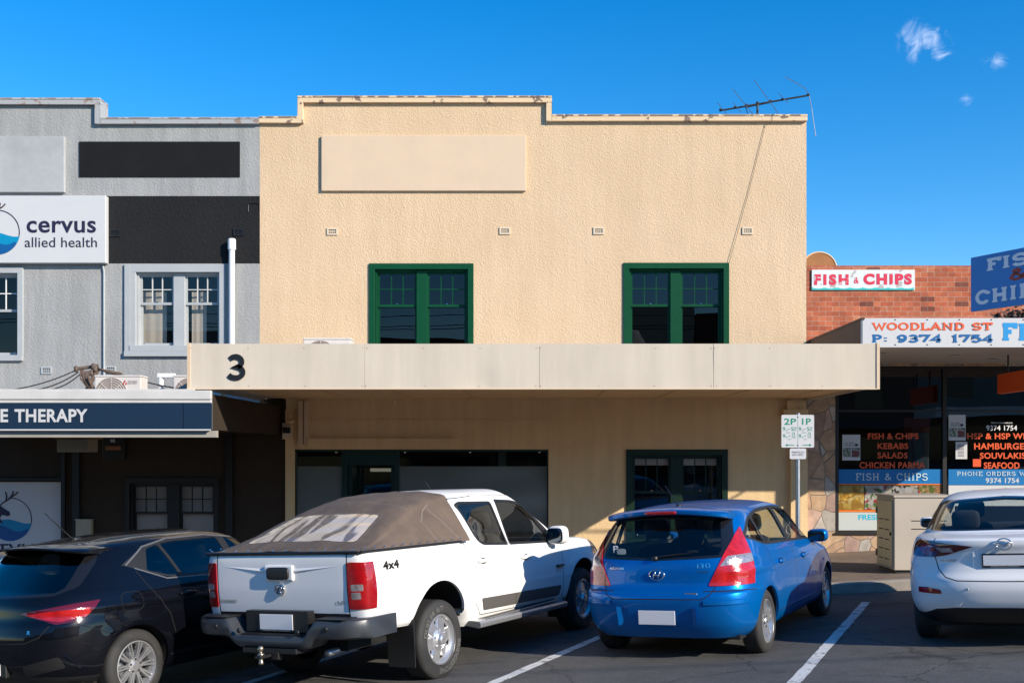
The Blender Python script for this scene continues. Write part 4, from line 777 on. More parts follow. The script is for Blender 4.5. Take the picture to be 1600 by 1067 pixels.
def stonemat():
    m, n, l, b = newmat('crazy_paving_stone'); t = n.new('ShaderNodeTexCoord'); z0 = n.new('ShaderNodeTexNoise'); z0.inputs['Scale'].default_value = 1.6; l.new(t.outputs['Object'], z0.inputs['Vector'])
    wv = n.new('ShaderNodeVectorMath'); wv.operation = 'MULTIPLY_ADD'; wv.inputs[1].default_value = (.22, 0, .22); l.new(z0.outputs['Color'], wv.inputs[0]); l.new(t.outputs['Object'], wv.inputs[2])
    mp = n.new('ShaderNodeMapping'); mp.inputs['Scale'].default_value = (1, 0, .8); l.new(wv.outputs[0], mp.inputs['Vector'])
    v1 = n.new('ShaderNodeTexVoronoi'); v1.inputs['Scale'].default_value = 3.4; v2 = n.new('ShaderNodeTexVoronoi'); v2.feature = 'DISTANCE_TO_EDGE'; v2.inputs['Scale'].default_value = 3.4
    for v in (v1, v2): l.new(mp.outputs[0], v.inputs['Vector'])
    sp = n.new('ShaderNodeSeparateColor'); l.new(v1.outputs['Color'], sp.inputs[0]); rp = n.new('ShaderNodeValToRGB'); rp.color_ramp.interpolation = 'CONSTANT'; e = rp.color_ramp.elements; e[0].color = (.46, .29, .18, 1); e[1].position = .2; e[1].color = (.52, .35, .27, 1)
    for pos, c in ((.38, (.40, .36, .31)), (.55, (.50, .33, .20)), (.72, (.38, .25, .20)), (.85, (.54, .46, .40))): q = e.new(pos); q.color = (*c, 1)
    l.new(sp.outputs[0], rp.inputs[0]); z = n.new('ShaderNodeTexNoise'); z.inputs['Scale'].default_value = 7; z.inputs['Detail'].default_value = 9; l.new(t.outputs['Object'], z.inputs['Vector']); mr = n.new('ShaderNodeMapRange'); mr.inputs['From Min'].default_value = .3; mr.inputs['From Max'].default_value = .7; mr.inputs['To Min'].default_value = .72; mr.inputs['To Max'].default_value = 1.15; l.new(z.outputs['Fac'], mr.inputs['Value'])
    sv = n.new('ShaderNodeVectorMath'); sv.operation = 'SCALE'; l.new(rp.outputs[0], sv.inputs[0]); l.new(mr.outputs[0], sv.inputs['Scale'])
    ed = n.new('ShaderNodeMapRange'); ed.inputs['From Min'].default_value = .012; ed.inputs['From Max'].default_value = .026; l.new(v2.outputs['Distance'], ed.inputs['Value']); mx = n.new('ShaderNodeMixRGB'); mx.inputs['Color1'].default_value = (.24, .19, .145, 1); l.new(ed.outputs[0], mx.inputs['Fac']); l.new(sv.outputs[0], mx.inputs['Color2'])
    l.new(mx.outputs[0], b.inputs['Base Color']); b.inputs['Roughness'].default_value = .8; ad = n.new('ShaderNodeMath'); ad.operation = 'MULTIPLY_ADD'; ad.inputs[1].default_value = .5; l.new(z.outputs['Fac'], ad.inputs[0]); l.new(ed.outputs[0], ad.inputs[2])
    bp = n.new('ShaderNodeBump'); bp.inputs['Strength'].default_value = .6; bp.inputs['Distance'].default_value = .015; l.new(ad.outputs[0], bp.inputs['Height']); l.new(bp.outputs[0], b.inputs['Normal']); return m
M['brick'] = brickmat(); M['stone'] = stonemat()
BX0, BX1 = px(1260.5, WY), px(1540, WY); RX = px(1900, WY)
rb = thing('shop_building', 'single storey red brick take-away shop with stone base and dark glazing', 'building', (px(1450, WY), WY, 0))
RY = 15.55; zr0, zr1 = pz(541.5, RY), pz(497, RY); z = lambda y: pz(y, WY)
mb = MB(); mb.box(BX0, RX, WY, WY + .22, zr0 + .1, z(415)); mb.build('brick_parapet', M['brick'], rb)
mb = MB(); gx0, gzb, gzt = px(1305, WY), z(832), zr0 - .04
wall_grid(mb, BX0, RX, -1, zr0 + .1, [(gx0, RX - .2, gzb, gzt)], WY, .15); mb.build('stone_wall', M['stone'], rb)
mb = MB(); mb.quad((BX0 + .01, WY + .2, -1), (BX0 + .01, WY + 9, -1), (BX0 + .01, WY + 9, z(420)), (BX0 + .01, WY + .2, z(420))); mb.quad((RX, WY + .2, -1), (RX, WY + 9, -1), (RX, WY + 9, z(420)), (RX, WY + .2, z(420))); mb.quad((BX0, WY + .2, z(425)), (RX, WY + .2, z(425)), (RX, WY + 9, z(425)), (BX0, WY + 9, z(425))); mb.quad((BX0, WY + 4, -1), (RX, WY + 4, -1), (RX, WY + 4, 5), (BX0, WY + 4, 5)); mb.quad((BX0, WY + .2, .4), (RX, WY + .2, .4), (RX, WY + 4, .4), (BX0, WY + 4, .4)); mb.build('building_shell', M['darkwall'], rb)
mb = MB(); x = lambda p: px(p, WY)
mb.box(gx0, x(1311), WY + .02, WY + .1, gzb, gzt); mb.box(x(1474), x(1480), WY + .02, WY + .1, gzb, gzt); mb.box(x(1640), x(1646), WY + .02, WY + .1, gzb, gzt)
for (a, b_) in ((1311, 1474), (1480, 1640)): mb.box(x(a), x(b_), WY + .03, WY + .1, gzb, gzb + .04); mb.box(x(a), x(b_), WY + .03, WY + .1, gzt - .05, gzt); mb.box(x(a), x(b_), WY + .03, WY + .1, z(643.5), z(640))
mb.box(gx0 - .02, x(1646), WY - .03, WY + .019, gzb - .035, gzb)
sw = mb.build('shop_window', M['darktrim'], rb)
for (a, b_) in ((1311, 1474), (1480, 1640)): g = MB(); g.quad((x(a), WY + .06, gzb + .04), (x(b_), WY + .06, gzb + .04), (x(b_), WY + .06, gzt - .05), (x(a), WY + .06, gzt - .05)); g.build('pane', M['shopglass'], sw)
# things dimly seen inside
fr = thing('drinks_fridge', 'pale drinks fridge standing dimly behind the take-away window', 'fridge', (x(1433), WY + 1.2, .5)); Y = WY + 1.1; p = MB(); p.box(px(1416, Y), px(1452, Y), Y, Y + .6, .4, pz(676, Y)); p.build('fridge_body', mat('fridge_grey', (.62, .72, .78), .4), fr, bevel=.02); p = MB(); p.box(px(1419, Y), px(1449, Y), Y - .02, Y - .001, .5, pz(682, Y)); p.build('fridge_door', mat('fridge_door', (.45, .58, .66), .3), fr)
mn = thing('menu_board', 'dark red menu board hanging inside the take-away shop', 'menu board', (x(1430), WY + 2, 2.4)); Y = WY + 2; p = MB(); p.box(px(1412, Y), px(1453, Y), Y, Y + .05, pz(675, Y), pz(652, Y)); p.build('board', mat('menu_red', (.45, .09, .05), .6, var=.3, vscale=6), mn)
# awning
ra = MB(); x0 = px(1348, RY); x1 = px(1900, RY)
ra.box(x0, x1, RY + .03, RY + .1, zr0, zr1 - .02); ra.box(x0 - .004, x0 + .03, RY + .101, WY - .002, zr0 + .0, zr1 - .02, 1); ra.quad((x0 + .03, RY + .1, zr0 + .004), (x1, RY + .1, zr0 + .004), (x1, WY, zr0 + .004), (x0 + .03, WY, zr0 + .004), 2); ra.quad((x0 + .03, RY + .1, zr1 - .1), (x1, RY + .1, zr1 - .1), (x1, WY, zr1 - .12), (x0 + .03, WY, zr1 - .12), 3)
ra.box(x0 - .012, x0 + .03, RY + .0, WY - .004, zr1 - .02, zr1 + .01, 1)
rao = ra.build('awning', [M['white'], M['brownside'], mat('grey_soffit', (.48, .44, .39), .6, var=.06), M['steel']], rb)
for (a, b_, Yd) in ((1376, 610.5, 16.6), (1491, 589, 16.9), (1552, 575.5, 17.6)):
    p = MB(); X = px(a, Yd); p.lathe([(.001, 0), (.075, 0), (.085, -.012), (.06, -.012), (.001, -.006)], (X, Yd, zr0 + .001), 'z', 18); p.build('downlight', M['signwhite'], rao)
s = thing('fascia_sign', 'white fascia sign reading WOODLAND ST with an orange and blue phone number', 'sign', (px(1480, RY), RY, zr0)); p = MB(); p.box(x0, x1, RY, RY + .028, zr0 - .01, zr1); p.build('board', M['signwhite'], s)
SY = RY - .003; X = lambda a: px(a, SY); Z = lambda a: pz(a, SY)
p = MB(); letter(p, 'WOODLAND ST', (X(1362), SY, Z(517.5)), (1, 0, 0), (0, 0, 1), X(1551) - X(1362), Z(502.5) - Z(517.5), 0, slab=(.2, .12)); p.build('lettering', M['orange'], s); p = MB(); letter(p, 'P: 9374 1754', (X(1362.5), SY, Z(535.5)), (1, 0, 0), (0, 0, 1), X(1551) - X(1362.5), Z(521) - Z(535.5), 0, slab=(.24, .15)); p.build('phone_number', mat('deep_letter_blue', (.0, .11, .32), .4), s); p = MB(); letter(p, 'FISH & CHIPS', (X(1566.5), SY, Z(533)), (1, 0, 0), (0, 0, 1), X(1860) - X(1566.5), Z(504) - Z(533), 0, slab=(.26, .15))
p.build('lettering', M['letterblue'], s)
p = MB()
for k in range(12): p.sup((X(1349 + (k % 6) * 50), SY, Z(499.5 if k < 6 else 538.5)), (.011, .006, .011), 1, 8)
p.build('screws', M['black'], s)
# old sign on the brick
s = thing('old_shop_sign', 'weathered white FISH CHIPS sign with red letters on the brick wall', 'sign', (px(1348, WY), WY, z(454))); YS = WY - .03
p = MB(); p.box(px(1268, WY), px(1428.5, WY), YS, WY, z(453.5), z(422)); 
wm = peeling('weathered_sign_face', (.66, .68, .68), (.42, .40, .37), 5, .60); p.build('board', wm, s)
X = lambda a: px(a, YS); Z = lambda a: pz(a, YS); p = MB(); YL = YS - .004
rm = peeling('faded_red_letters', (.62, .03, .07), (.55, .42, .42), 6, .60)
letter(p, 'FISH', (X(1272), YL, Z(445.5)), (1, 0, 0), (0, 0, 1), X(1326) - X(1272), Z(428.5) - Z(445.5), bold=.06, space=1.25); p.build('lettering', rm, s); p = MB(); letter(p, '&', (X(1334), YL, Z(443)), (1, 0, 0), (0, 0, 1), X(1342) - X(1334), Z(433) - Z(443), bold=.02); p.build('lettering', rm, s); p = MB(); letter(p, 'CHIPS', (X(1349), YL, Z(445)), (1, 0, 0), (0, 0, 1), X(1425) - X(1349), Z(427.5) - Z(445), bold=.06, space=1.12); p.build('lettering', rm, s)
p = MB(); K = 60; vs = []
for i in range(K + 1): a = X(1268.5) + (X(1428) - X(1268.5)) * i / K; vs += [(a, YL + .002, Z(453)), (a, YL + .002, Z(449.3 + 1.6 * abs(math.sin(i * .42)) ))]
p.add(vs, [(2 * i, 2 * i + 2, 2 * i + 3, 2 * i + 1) for i in range(K)]); p.build('wave_stripe', mat('teal', (.0, .45, .42), .5), s)
# projecting blue sign: set at an angle above the awning
s = thing('projecting_sign', 'angled blue FISH & CHIPS sign standing above the right awning', 'sign', (px(1517, 14.4), 14.4, zr1)); Y0 = 14.4; P0 = Vector((px(1517, Y0), Y0, pz(487, Y0))); U = Vector((.48, -.877, 0)).normalized(); Hh = pz(403, Y0) - pz(487, Y0); Nn = U.cross(Vector((0, 0, 1))); Wd = 1.25
bm_ = MB(); q = [P0, P0 + U * Wd, P0 + U * Wd + Vector((0, 0, Hh)), P0 + Vector((0, 0, Hh))]; bk = [v - Nn * .05 for v in q]
bm_.add(q + bk, [(0, 1, 2, 3), (7, 6, 5, 4), (0, 4, 5, 1), (1, 5, 6, 2), (2, 6, 7, 3), (3, 7, 4, 0)]); bm_.build('board', M['signblue'], s)
p = MB(); O = lambda u, v: P0 + U * u + Vector((0, 0, v)) + Nn * .004
letter(p, 'FISH', O(.26, Hh * .69), U, (0, 0, 1), .92, Hh * .235, 0, slab=(.24, .14)); p.build('lettering', M['lettergrey'], s); p = MB(); letter(p, 'CHIPS', O(.075, Hh * .10), U, (0, 0, 1), 1.13, Hh * .27, 0, slab=(.24, .14)); p.build('lettering', M['lettergrey'], s); p = MB(); letter(p, '&', O(.60, Hh * .44), U, (0, 0, 1), .27, Hh * .235, 0, slab=(.2, .14)); p.build('lettering', mat('brick_red_letter', (.33, .03, .02), .5), s)
p = MB(); e = P0 + U * 1.1 - Nn * .06; p.tube([(e.x, e.y, P0.z + .5), (9.0, e.y, P0.z + .5), (9.0, RY + .3, P0.z + .5), (9.0, RY + .3, zr1 - .1)], .02, 6); p.tube([(e.x, e.y, P0.z + .1), (e.x, e.y, P0.z + .65)], .02, 6); p.build('strut', M['brownside'], s)
# hanging orange sign
s = thing('hanging_sign', 'orange sign hanging on rods under the right awning', 'sign', (px(1576, 16.9), 16.9, zr0)); xs_ = px(1558, 17.2); p = MB(); ztop, zbt = pz(585, 17.2), pz(615.5, 17.2); p.box(xs_, xs_ + .09, 15.95, 17.2, zbt, ztop); p.build('board', M['orange'], s, bevel=.008); p = MB()
for yy in (16.9, 16.2): p.tube([(xs_ + .045, yy, ztop - .01), (xs_ + .045, yy, zr0 + .01)], .014, 8)
p.build('rod', M['black'], s)
# window lettering and posters
GYv = WY + .055; X = lambda a: px(a, GYv); Z = lambda a: pz(a, GYv)
def decal(name, label, cat, parts, group=None):
    c = [q for pr in parts for q in pr[1].v]; o = thing(name, label, cat, (sum(v[0] for v in c) / len(c), GYv, min(v[2] for v in c)), group)
    for nm, m_, mt in parts: m_.build(nm, mt, o)
    return o
def lines(rows, dy, bold=.02, m=0):
    p = MB()
    for (txt, a, b_, t_, bt) in rows: letter(p, txt, (X(a), GYv - dy, Z(bt)), (1, 0, 0), (0, 0, 1), X(b_) - X(a), Z(t_) - Z(bt), m, bold=bold)
    return p
decal('window_lettering', 'orange menu lettering from FISH & CHIPS to CHICKEN PARMA on dark glass', 'window lettering', [('lettering', lines([r_], .004, .025), M['orange']) for r_ in (('FISH & CHIPS', 1356, 1435, 676.5, 686), ('KEBABS', 1371, 1419, 692, 701.5), ('SALADS', 1371, 1418, 706.5, 716), ('CHICKEN PARMA', 1343, 1445, 721.5, 731.5))])
decal('window_lettering', 'orange menu lettering from HSP WRAPS to SEAFOOD on dark glass', 'window lettering', [('lettering', lines([r_], .004, .025), M['orange']) for r_ in (('HSP & HSP WRAPS', 1511, 1631, 676.5, 686), ('HAMBURGERS', 1522, 1616, 692, 702), ('SOUVLAKIS', 1531, 1602, 707, 716.5), ('SEAFOOD', 1537, 1593, 722, 732))])
decal('window_lettering', 'white phone number at the top of the right take-away window', 'window lettering', [('lettering', lines([('9374 1754', 1541, 1589, 664.5, 672.5)], .004, .01), M['lettergrey']), ('caption', lines([('Phone orders welcome', 1549, 1582, 659, 661.5)], .004, 0), M['lettergrey'])])
def band(a, b_, t_, bt, m_, dy=.004): p = MB(); p.box(X(a), X(b_), GYv - dy, GYv - dy + .003, Z(bt), Z(t_)); return p
p = MB(); letter(p, 'FISH & CHIPS', (X(1337), GYv - .006, Z(750.5)), (1, 0, 0), (0, 0, 1), X(1449) - X(1337), Z(739) - Z(750.5), slab=(.13, .07))
pe = MB(); pe.box(X(1308), X(1475), GYv - .0035, GYv - .001, Z(757.5), Z(755.6))
decal('window_banner', 'blue window banner reading FISH & CHIPS above the food pictures', 'banner', [('board', band(1308, 1475, 733, 755.5, 0), M['shopblue']), ('edge_stripe', pe, M['lens_amber']), ('lettering', p, M['pale'])])
p = MB(); letter(p, 'PHONE ORDERS WELCOME', (X(1495), GYv - .006, Z(743.5)), (1, 0, 0), (0, 0, 1), X(1650) - X(1495), Z(736) - Z(743.5), slab=(.12, .06)); p2 = lines([('9374 1754', 1540, 1592, 746.5, 754.5)], .006, .02)
decal('window_banner', 'blue window banner reading PHONE ORDERS over a white panel', 'banner', [('board', band(1482, 1640, 733, 757.5, 0), M['shopblue']), ('lower_panel', band(1482, 1640, 758, 790, 0), M['signwhite']), ('lettering', p, M['pale']), ('phone_number', p2, M['signwhite'])])
def foodmat(name, cols, sc):
    m, n, l, b = newmat(name); t = n.new('ShaderNodeTexCoord'); z = n.new('ShaderNodeTexNoise'); z.inputs['Scale'].default_value = 6; l.new(t.outputs['Object'], z.inputs['Vector']); wv = n.new('ShaderNodeVectorMath'); wv.operation = 'MULTIPLY_ADD'; wv.inputs[1].default_value = (.12, 0, .12); l.new(z.outputs['Color'], wv.inputs[0]); l.new(t.outputs['Object'], wv.inputs[2])
    v = n.new('ShaderNodeTexVoronoi'); v.inputs['Scale'].default_value = sc; l.new(wv.outputs[0], v.inputs['Vector']); sp = n.new('ShaderNodeSeparateColor'); l.new(v.outputs['Color'], sp.inputs[0]); rp = n.new('ShaderNodeValToRGB'); e = rp.color_ramp.elements; rp.color_ramp.interpolation = 'CONSTANT'
    for i, c in enumerate(cols):
        q = e[i] if i < 2 else e.new(i / len(cols)); q.position = i / len(cols); q.color = (*c, 1)
    l.new(sp.outputs[0], rp.inputs[0]); ms = n.new('ShaderNodeMapRange'); ms.inputs['From Max'].default_value = .6 / sc * 8; ms.inputs['To Min'].default_value = 1.15; ms.inputs['To Max'].default_value = .5; l.new(v.outputs['Distance'], ms.inputs['Value']); sv = n.new('ShaderNodeVectorMath'); sv.operation = 'SCALE'; l.new(rp.outputs[0], sv.inputs[0]); l.new(ms.outputs[0], sv.inputs['Scale']); l.new(sv.outputs[0], b.inputs['Base Color']); b.inputs['Roughness'].default_value = .35; return m
fm = [foodmat('chips_picture', [(.62, .36, .05), (.72, .48, .10), (.5, .26, .03), (.75, .55, .2)], 12), foodmat('salad_picture', [(.6, .55, .5), (.7, .66, .6), (.10, .22, .04), (.5, .06, .06), (.55, .5, .35), (.66, .6, .5)], 15), foodmat('seafood_picture', [(.5, .5, .5), (.62, .6, .58), (.06, .13, .04), (.08, .05, .05), (.55, .5, .4)], 18), foodmat('wrap_picture', [(.45, .20, .07), (.62, .12, .04), (.5, .35, .14), (.15, .2, .03), (.66, .42, .2)], 14)]
parts = []
for i, (a, b_) in enumerate(((1309, 1350), (1351, 1393), (1394, 1434), (1435, 1474))): parts.append(('picture', band(a, b_, 758.5, 796, 0), fm[i]))
parts += [('edge_stripe', band(1308, 1475, 796.5, 799.5, 0), M['lens_amber']), ('board', band(1308, 1475, 800, 829.5, 0), mat('frosted_panel', (.52, .55, .52), .3)), ('lettering', lines([('FRESH FOOD', 1341, 1420, 803.5, 812)], .006, .03), M['aqua'])]
decal('food_poster', 'strip of four food pictures with FRESH lettering below the blue banner', 'poster', parts)
def menu(a, b_, t_, bt, label):
    mid = t_ + (bt - t_) * .5; p3 = MB(); letter(p3, 'OUZO', (X(a + 3), GYv - .009, Z(mid - 2)), (1, 0, 0), (0, 0, 1), X(b_ - 9) - X(a + 3), Z(mid - 8) - Z(mid - 2)); p3.sup((X(b_ - 6), GYv - .009, Z(mid - 4)), (.03, .003, .025), .8, 8)
    decal('window_poster', label, 'poster', [('sheet', band(a, b_, t_, bt, 0, .007), M['signwhite']), ('picture', band(a + 1, (a + b_) / 2 - .5, mid + .5, bt - 5, 0, .0085), foodmat('herb_picture', [(.55, .6, .5), (.6, .62, .58), (.07, .2, .03), (.5, .55, .5)], 30)), ('picture', band((a + b_) / 2 + .5, b_ - 1, mid + .5, bt - 5, 0, .0085), foodmat('dish_picture', [(.3, .06, .05), (.5, .5, .5), (.25, .1, .07), (.1, .1, .06)], 26)), ('lettering', p3, M['ink'])])
menu(1316, 1344, 679, 719, 'small menu poster with two pictures beside the KEBABS lettering'); menu(1482, 1508.5, 648, 688, 'small menu poster with two pictures left of the white phone number')
p = MB()
for k in range(9): p.box(X(1496), X(1506), GYv - .009, GYv - .008, Z(695.3 + k * 2.2), Z(694.5 + k * 2.2))
decal('price_list', 'narrow white price list below the right menu poster', 'price list', [('sheet', band(1493, 1511, 690, 717, 0, .007), M['signwhite']), ('print', p, M['ink'])])
decal('delivery_sticker', 'small square orange sticker left of the SEAFOOD lettering', 'sticker', [('sheet', band(1520, 1532.5, 717, 729, 0, .007), M['orange'])])
# domed vent on the roof
rv = thing('roof_vent', 'rusty brown domed vent behind the brick parapet', 'roof vent', (px(1281, 19.6), 19.6, z(425))); Y = 19.6; p = MB(); xc = px(1280, Y); rr = px(1306, Y) - xc; zc = pz(420, Y); p.prism([(xc + rr * math.cos(R(a)), zc + rr * .95 * math.sin(R(a))) for a in range(0, 181, 8)], Y, Y + .5); p.box(xc - rr, xc + rr, Y + .02, Y + .48, z(425), zc); p.build('dome', M['rust'], rv, smooth=True, angle=R(35)); p = MB(); p.tube([(xc + (rr + .012) * math.cos(R(a)), Y, zc + (rr * .95 + .012) * math.sin(R(a))) for a in range(0, 181, 8)], .014, 6); p.build('rim', M['soffit'], rv)
# leafy shrub above the awning
M['leaf'] = mat('dark_leaf', (.035, .022, .016), .6, var=.5, vscale=14); sh = thing('leafy_shrub', 'dark leafy shrub on the awning roof under the blue sign', 'shrub', (px(1588, 16.9), 16.9, zr1 - .1)); rnd = random.Random(4)
def leaves(center, rad, cnt, size, rnd):
    p = MB()
    for k in range(cnt):
        d = Vector((rnd.gauss(0, 1), rnd.gauss(0, 1), rnd.gauss(0, 1))).normalized() * (rnd.random() ** .5); c = Vector(center) + Vector((d.x * rad[0], d.y * rad[1], d.z * rad[2])); a = Vector((rnd.gauss(0, 1), rnd.gauss(0, 1), rnd.gauss(0, .7))).normalized() * size * rnd.uniform(.6, 1.3); b_ = a.cross(Vector((rnd.gauss(0, 1), rnd.gauss(0, 1), rnd.gauss(0, 1)))).normalized() * size * .4
        p.quad(c - a, c - a * .1 + b_, c + a, c - a * .1 - b_)
    return p
xx = px(1590, 16.9); leaves((xx, 16.9, zr1 + .12), (.42, .3, .24), 420, .06, rnd).build('foliage', M['leaf'], sh); p = MB()
for k in range(6): p.tube([(xx, 16.9, zr1 - .1), (xx + rnd.uniform(-.2, .2), 16.9 + rnd.uniform(-.15, .15), zr1 + .05), (xx + rnd.uniform(-.35, .35), 16.9 + rnd.uniform(-.2, .2), zr1 + .3)], [.018, .012, .004], 5)
p.build('stem', M['brownside'], sh)

# ------------------------------------------------------------------ street furniture
YP = 14.9; pp = thing('parking_sign', 'steel post with white and green 2P and 1P parking plates', 'street sign', (px(1246.5, YP), YP, path_z(px(1246, YP), YP))); xc = px(1246.5, YP); X = lambda a: px(a, YP - .04); Z = lambda a: pz(a, YP - .04)
p = MB(); p.tube([(xc, YP, path_z(xc, YP) - .05), (xc, YP, Z(647))], .032, 14); p.tube([(xc, YP, Z(647)), (xc, YP, Z(645.5))], .036, 14); p.build('post', M['steel'], pp, smooth=True, angle=R(40))
def plate(pts, nm, y0, mt):
    m_ = MB(); x0_, x1_, z0_, z1_ = pts; r = .018; c = []
    for (cx_, cz_, a0) in ((x1_ - r, z1_ - r, 0), (x0_ + r, z1_ - r, 90), (x0_ + r, z0_ + r, 180), (x1_ - r, z0_ + r, 270)): c += arc(cx_, cz_, r, r, a0, a0 + 90, 4)
    m_.prism(c, y0, y0 + .004); return m_.build(nm, mt, pp)
pl1 = plate((X(1221), X(1272), Z(699), Z(648)), 'sign_plate', YP - .042, M['signwhite']); pl2 = plate((X(1234), X(1259.5), Z(717), Z(700.5)), 'sign_plate', YP - .042, M['signwhite'])
yl = YP - .0435; g = MB(); bk_ = MB(); tx = lambda m_, s_, a, b_, t_, bt, bold=.01: letter(m_, s_, (X(a), yl, Z(bt)), (1, 0, 0), (0, 0, 1), X(b_) - X(a), Z(t_) - Z(bt), bold=bold)
tx(g, '2P', 1225, 1244, 653.5, 663.5, .02); tx(g, '1P', 1253, 1267, 653.5, 663.5, .02)
for dx in (0, 24.8):
    a = 1223 + dx
    tx(g, '9', a, a + 4, 667, 673); tx(g, '5', a + 13, a + 17, 667, 673); tx(g, '30', a + 17.5, a + 21.5, 667, 670, 0); g.box(X(a + 8), X(a + 11), yl, yl + .001, Z(670.5), Z(669.6)); tx(g, 'AM', a + 4.5, a + 7.5, 671.3, 673, 0); tx(g, 'PM', a + 17.5, a + 21, 671.3, 673, 0); tx(g, 'MON', a + 5, a + 11, 675, 676.6, 0); tx(g, 'FRI', a + 14.5, a + 18.5, 675, 676.6, 0)
    tx(g, '9', a, a + 4, 678, 684); tx(g, '12', a + 14.5, a + 19.5, 677, 682.5); g.box(X(a + 9), X(a + 12), yl, yl + .001, Z(681.5), Z(680.6)); tx(g, 'AM', a + 4.5, a + 7.5, 682, 684, 0); tx(g, 'NOON', a + 14.5, a + 20, 683.2, 684.4, 0); tx(g, 'SAT', a + 8, a + 13, 685.5, 687, 0)
    sgn = -1 if dx == 0 else 1; c = (1235 if dx == 0 else 1260); g.box(X(c - 6), X(c + 6), yl, yl + .001, Z(695.8), Z(694.6)); t0, t1 = X(c + sgn * 8.2), X(c + sgn * 4.6); g.add([(t0, yl, Z(695.2)), (t1, yl, Z(693)), (t1, yl, Z(697.4))], [(0, 1, 2)])
g.box(X(1246.3), X(1246.7), yl, yl + .001, Z(698.5), Z(648.5)); g.build('lettering', M['lime'], pl1)
p = MB()
for (a, b_) in ((1246.5, 651.5), (1246.5, 695.5)): p.sup((X(a), yl, Z(b_)), (.01, .006, .01), 1, 8)
p.build('bolt', M['black'], pl1); p = MB(); tx(p, 'PERMITS DO', 1237, 1256.5, 705, 707.8, 0); tx(p, 'NOT APPLY', 1238, 1255.5, 709, 711.8, 0); p.build('lettering', M['ink'], pl2)
# locker cabinet on the footpath
YC = 15.35; cx0, cx1 = px(1397.5, YC), px(1492, YC); zc0 = path_z(cx0, YC); zc1 = pz(773.5, YC); yback = 16.15; ca = thing('metal_cabinet', 'tall cream metal cabinet with slotted vents on the footpath', 'cabinet', ((cx0 + cx1) / 2, YC + .4, zc0))
M['cab'] = mat('cabinet_cream', (.45, .385, .31), .5, var=.07, vscale=2, bump=(3, .1, .02)); M['cabdoor'] = mat('cabinet_door_cream', (.62, .49, .28), .5, var=.05); yf = YC
p = MB(); p.box(cx0, cx1, yf, yback, zc0 + .05, zc1 - .035); p.build('cabinet_body', M['cab'], ca, bevel=.008); p = MB(); p.box(cx0 - .02, cx1 + .02, yf - .02, yback + .02, zc1 - .035, zc1); p.build('cabinet_lid', M['cab'], ca, bevel=.008); p = MB(); p.box(cx0 + .03, cx1 - .03, yf + .04, yback - .03, zc0 - .1, zc0 + .05); p.build('plinth', M['black'], ca)
d_ = MB(); ym, yn = yf + .06, yback - .06; d_.box(cx0 - .018, cx0 - .001, ym, yn, zc0 + .09, zc1 - .09); do = d_.build('door', M['cabdoor'], ca, bevel=.005); p = MB()
for k in range(7):
    zz = zc1 - .38 - k * .145
    for (a, b_) in ((.18, .46), (.56, .84)): p.box(cx0 - .021, cx0 - .0185, ym + (yn - ym) * a, ym + (yn - ym) * b_, zz, zz + .014)
p.build('vent_slot', M['void'], do); p = MB()
for zz in (zc0 + .2, zc1 - .3): p.box(cx0 - .03, cx0 - .0185, yn - .02, yn + .03, zz, zz + .1)
p.sup((cx0 - .025, ym + .05, (zc0 + zc1) / 2), (.012, .02, .03), .8, 8); p.build('hinge', M['black'], do); p = MB()
for zz in (zc1 - .38, zc1 - .5, zc1 - .95):
    for (a, b_) in ((.28, .52), (.62, .86)): p.box(cx0 + (cx1 - cx0) * a, cx0 + (cx1 - cx0) * b_, yf - .003, yf - .0005, zz, zz + .012)
p.build('vent_slot', M['void'], ca)
# unseen shops opposite, mirrored in windows and car paint, raised to block horizon glow
M['opp1'] = mat('opposite_brick', (.16, .085, .06), .8, var=.1); M['opp2'] = mat('opposite_cream', (.55, .48, .38), .8, var=.1); M['opp3'] = mat('opposite_grey', (.20, .20, .19), .8, var=.1); M['oppglass'] = mat('opposite_glass', (.02, .025, .03), .08)
XX = -34
for i, (wd, ht, mt) in enumerate(((11, 8.2, 'opp1'), (9, 9.4, 'opp3'), (12, 8.6, 'opp1'), (10, 9.6, 'opp2'), (11, 8.8, 'opp1'), (12, 9.8, 'opp3'))):
    lab = ['low brick shop', 'tall grey shop', 'wide brick shop', 'tall cream shop', 'narrow brick shop', 'wide grey shop'][i] + ' across the street behind the viewer'
    o = thing('opposite_shop', lab, 'building', (XX + wd / 2, -16, 0)); g0 = 0.048 * XX; p = MB(); p.box(XX + .05, XX + wd - .05, -24, -16, g0 - .3, ht + g0); p.build('wall', M[mt], o); p = MB(); p.box(XX + .5, XX + wd - .5, -15.99, -15.9, g0 + .6, g0 + 2.5)
    if ht > 6: p.box(XX + 1.5, XX + 3, -15.99, -15.95, g0 + 4, g0 + 5.5); p.box(XX + wd - 3, XX + wd - 1.5, -15.99, -15.95, g0 + 4, g0 + 5.5)
    p.build('window', M['oppglass'], o); p = MB(); p.box(XX + .1, XX + wd - .1, -16, -13.2, g0 + 2.9, g0 + 3.4); p.build('awning', M['white' if i % 2 else 'navy'], o); XX += wd
for k, (yy, zz) in enumerate(((-1.0, 7.2), (-.2, 7.0), (.6, 7.35))):
    p = MB(); p.tube([(-30 + 60 * i / 24, yy, zz - .5 * (1 - (i / 12 - 1) ** 2)) for i in range(25)], .014, 6); o = p.build('power_line', M['wire']); tag(o, ['lowest overhead power line along the street', 'middle overhead power line along the street', 'highest overhead power line along the street'][[1, 0, 2][k]], 'power line', 'overhead power lines')
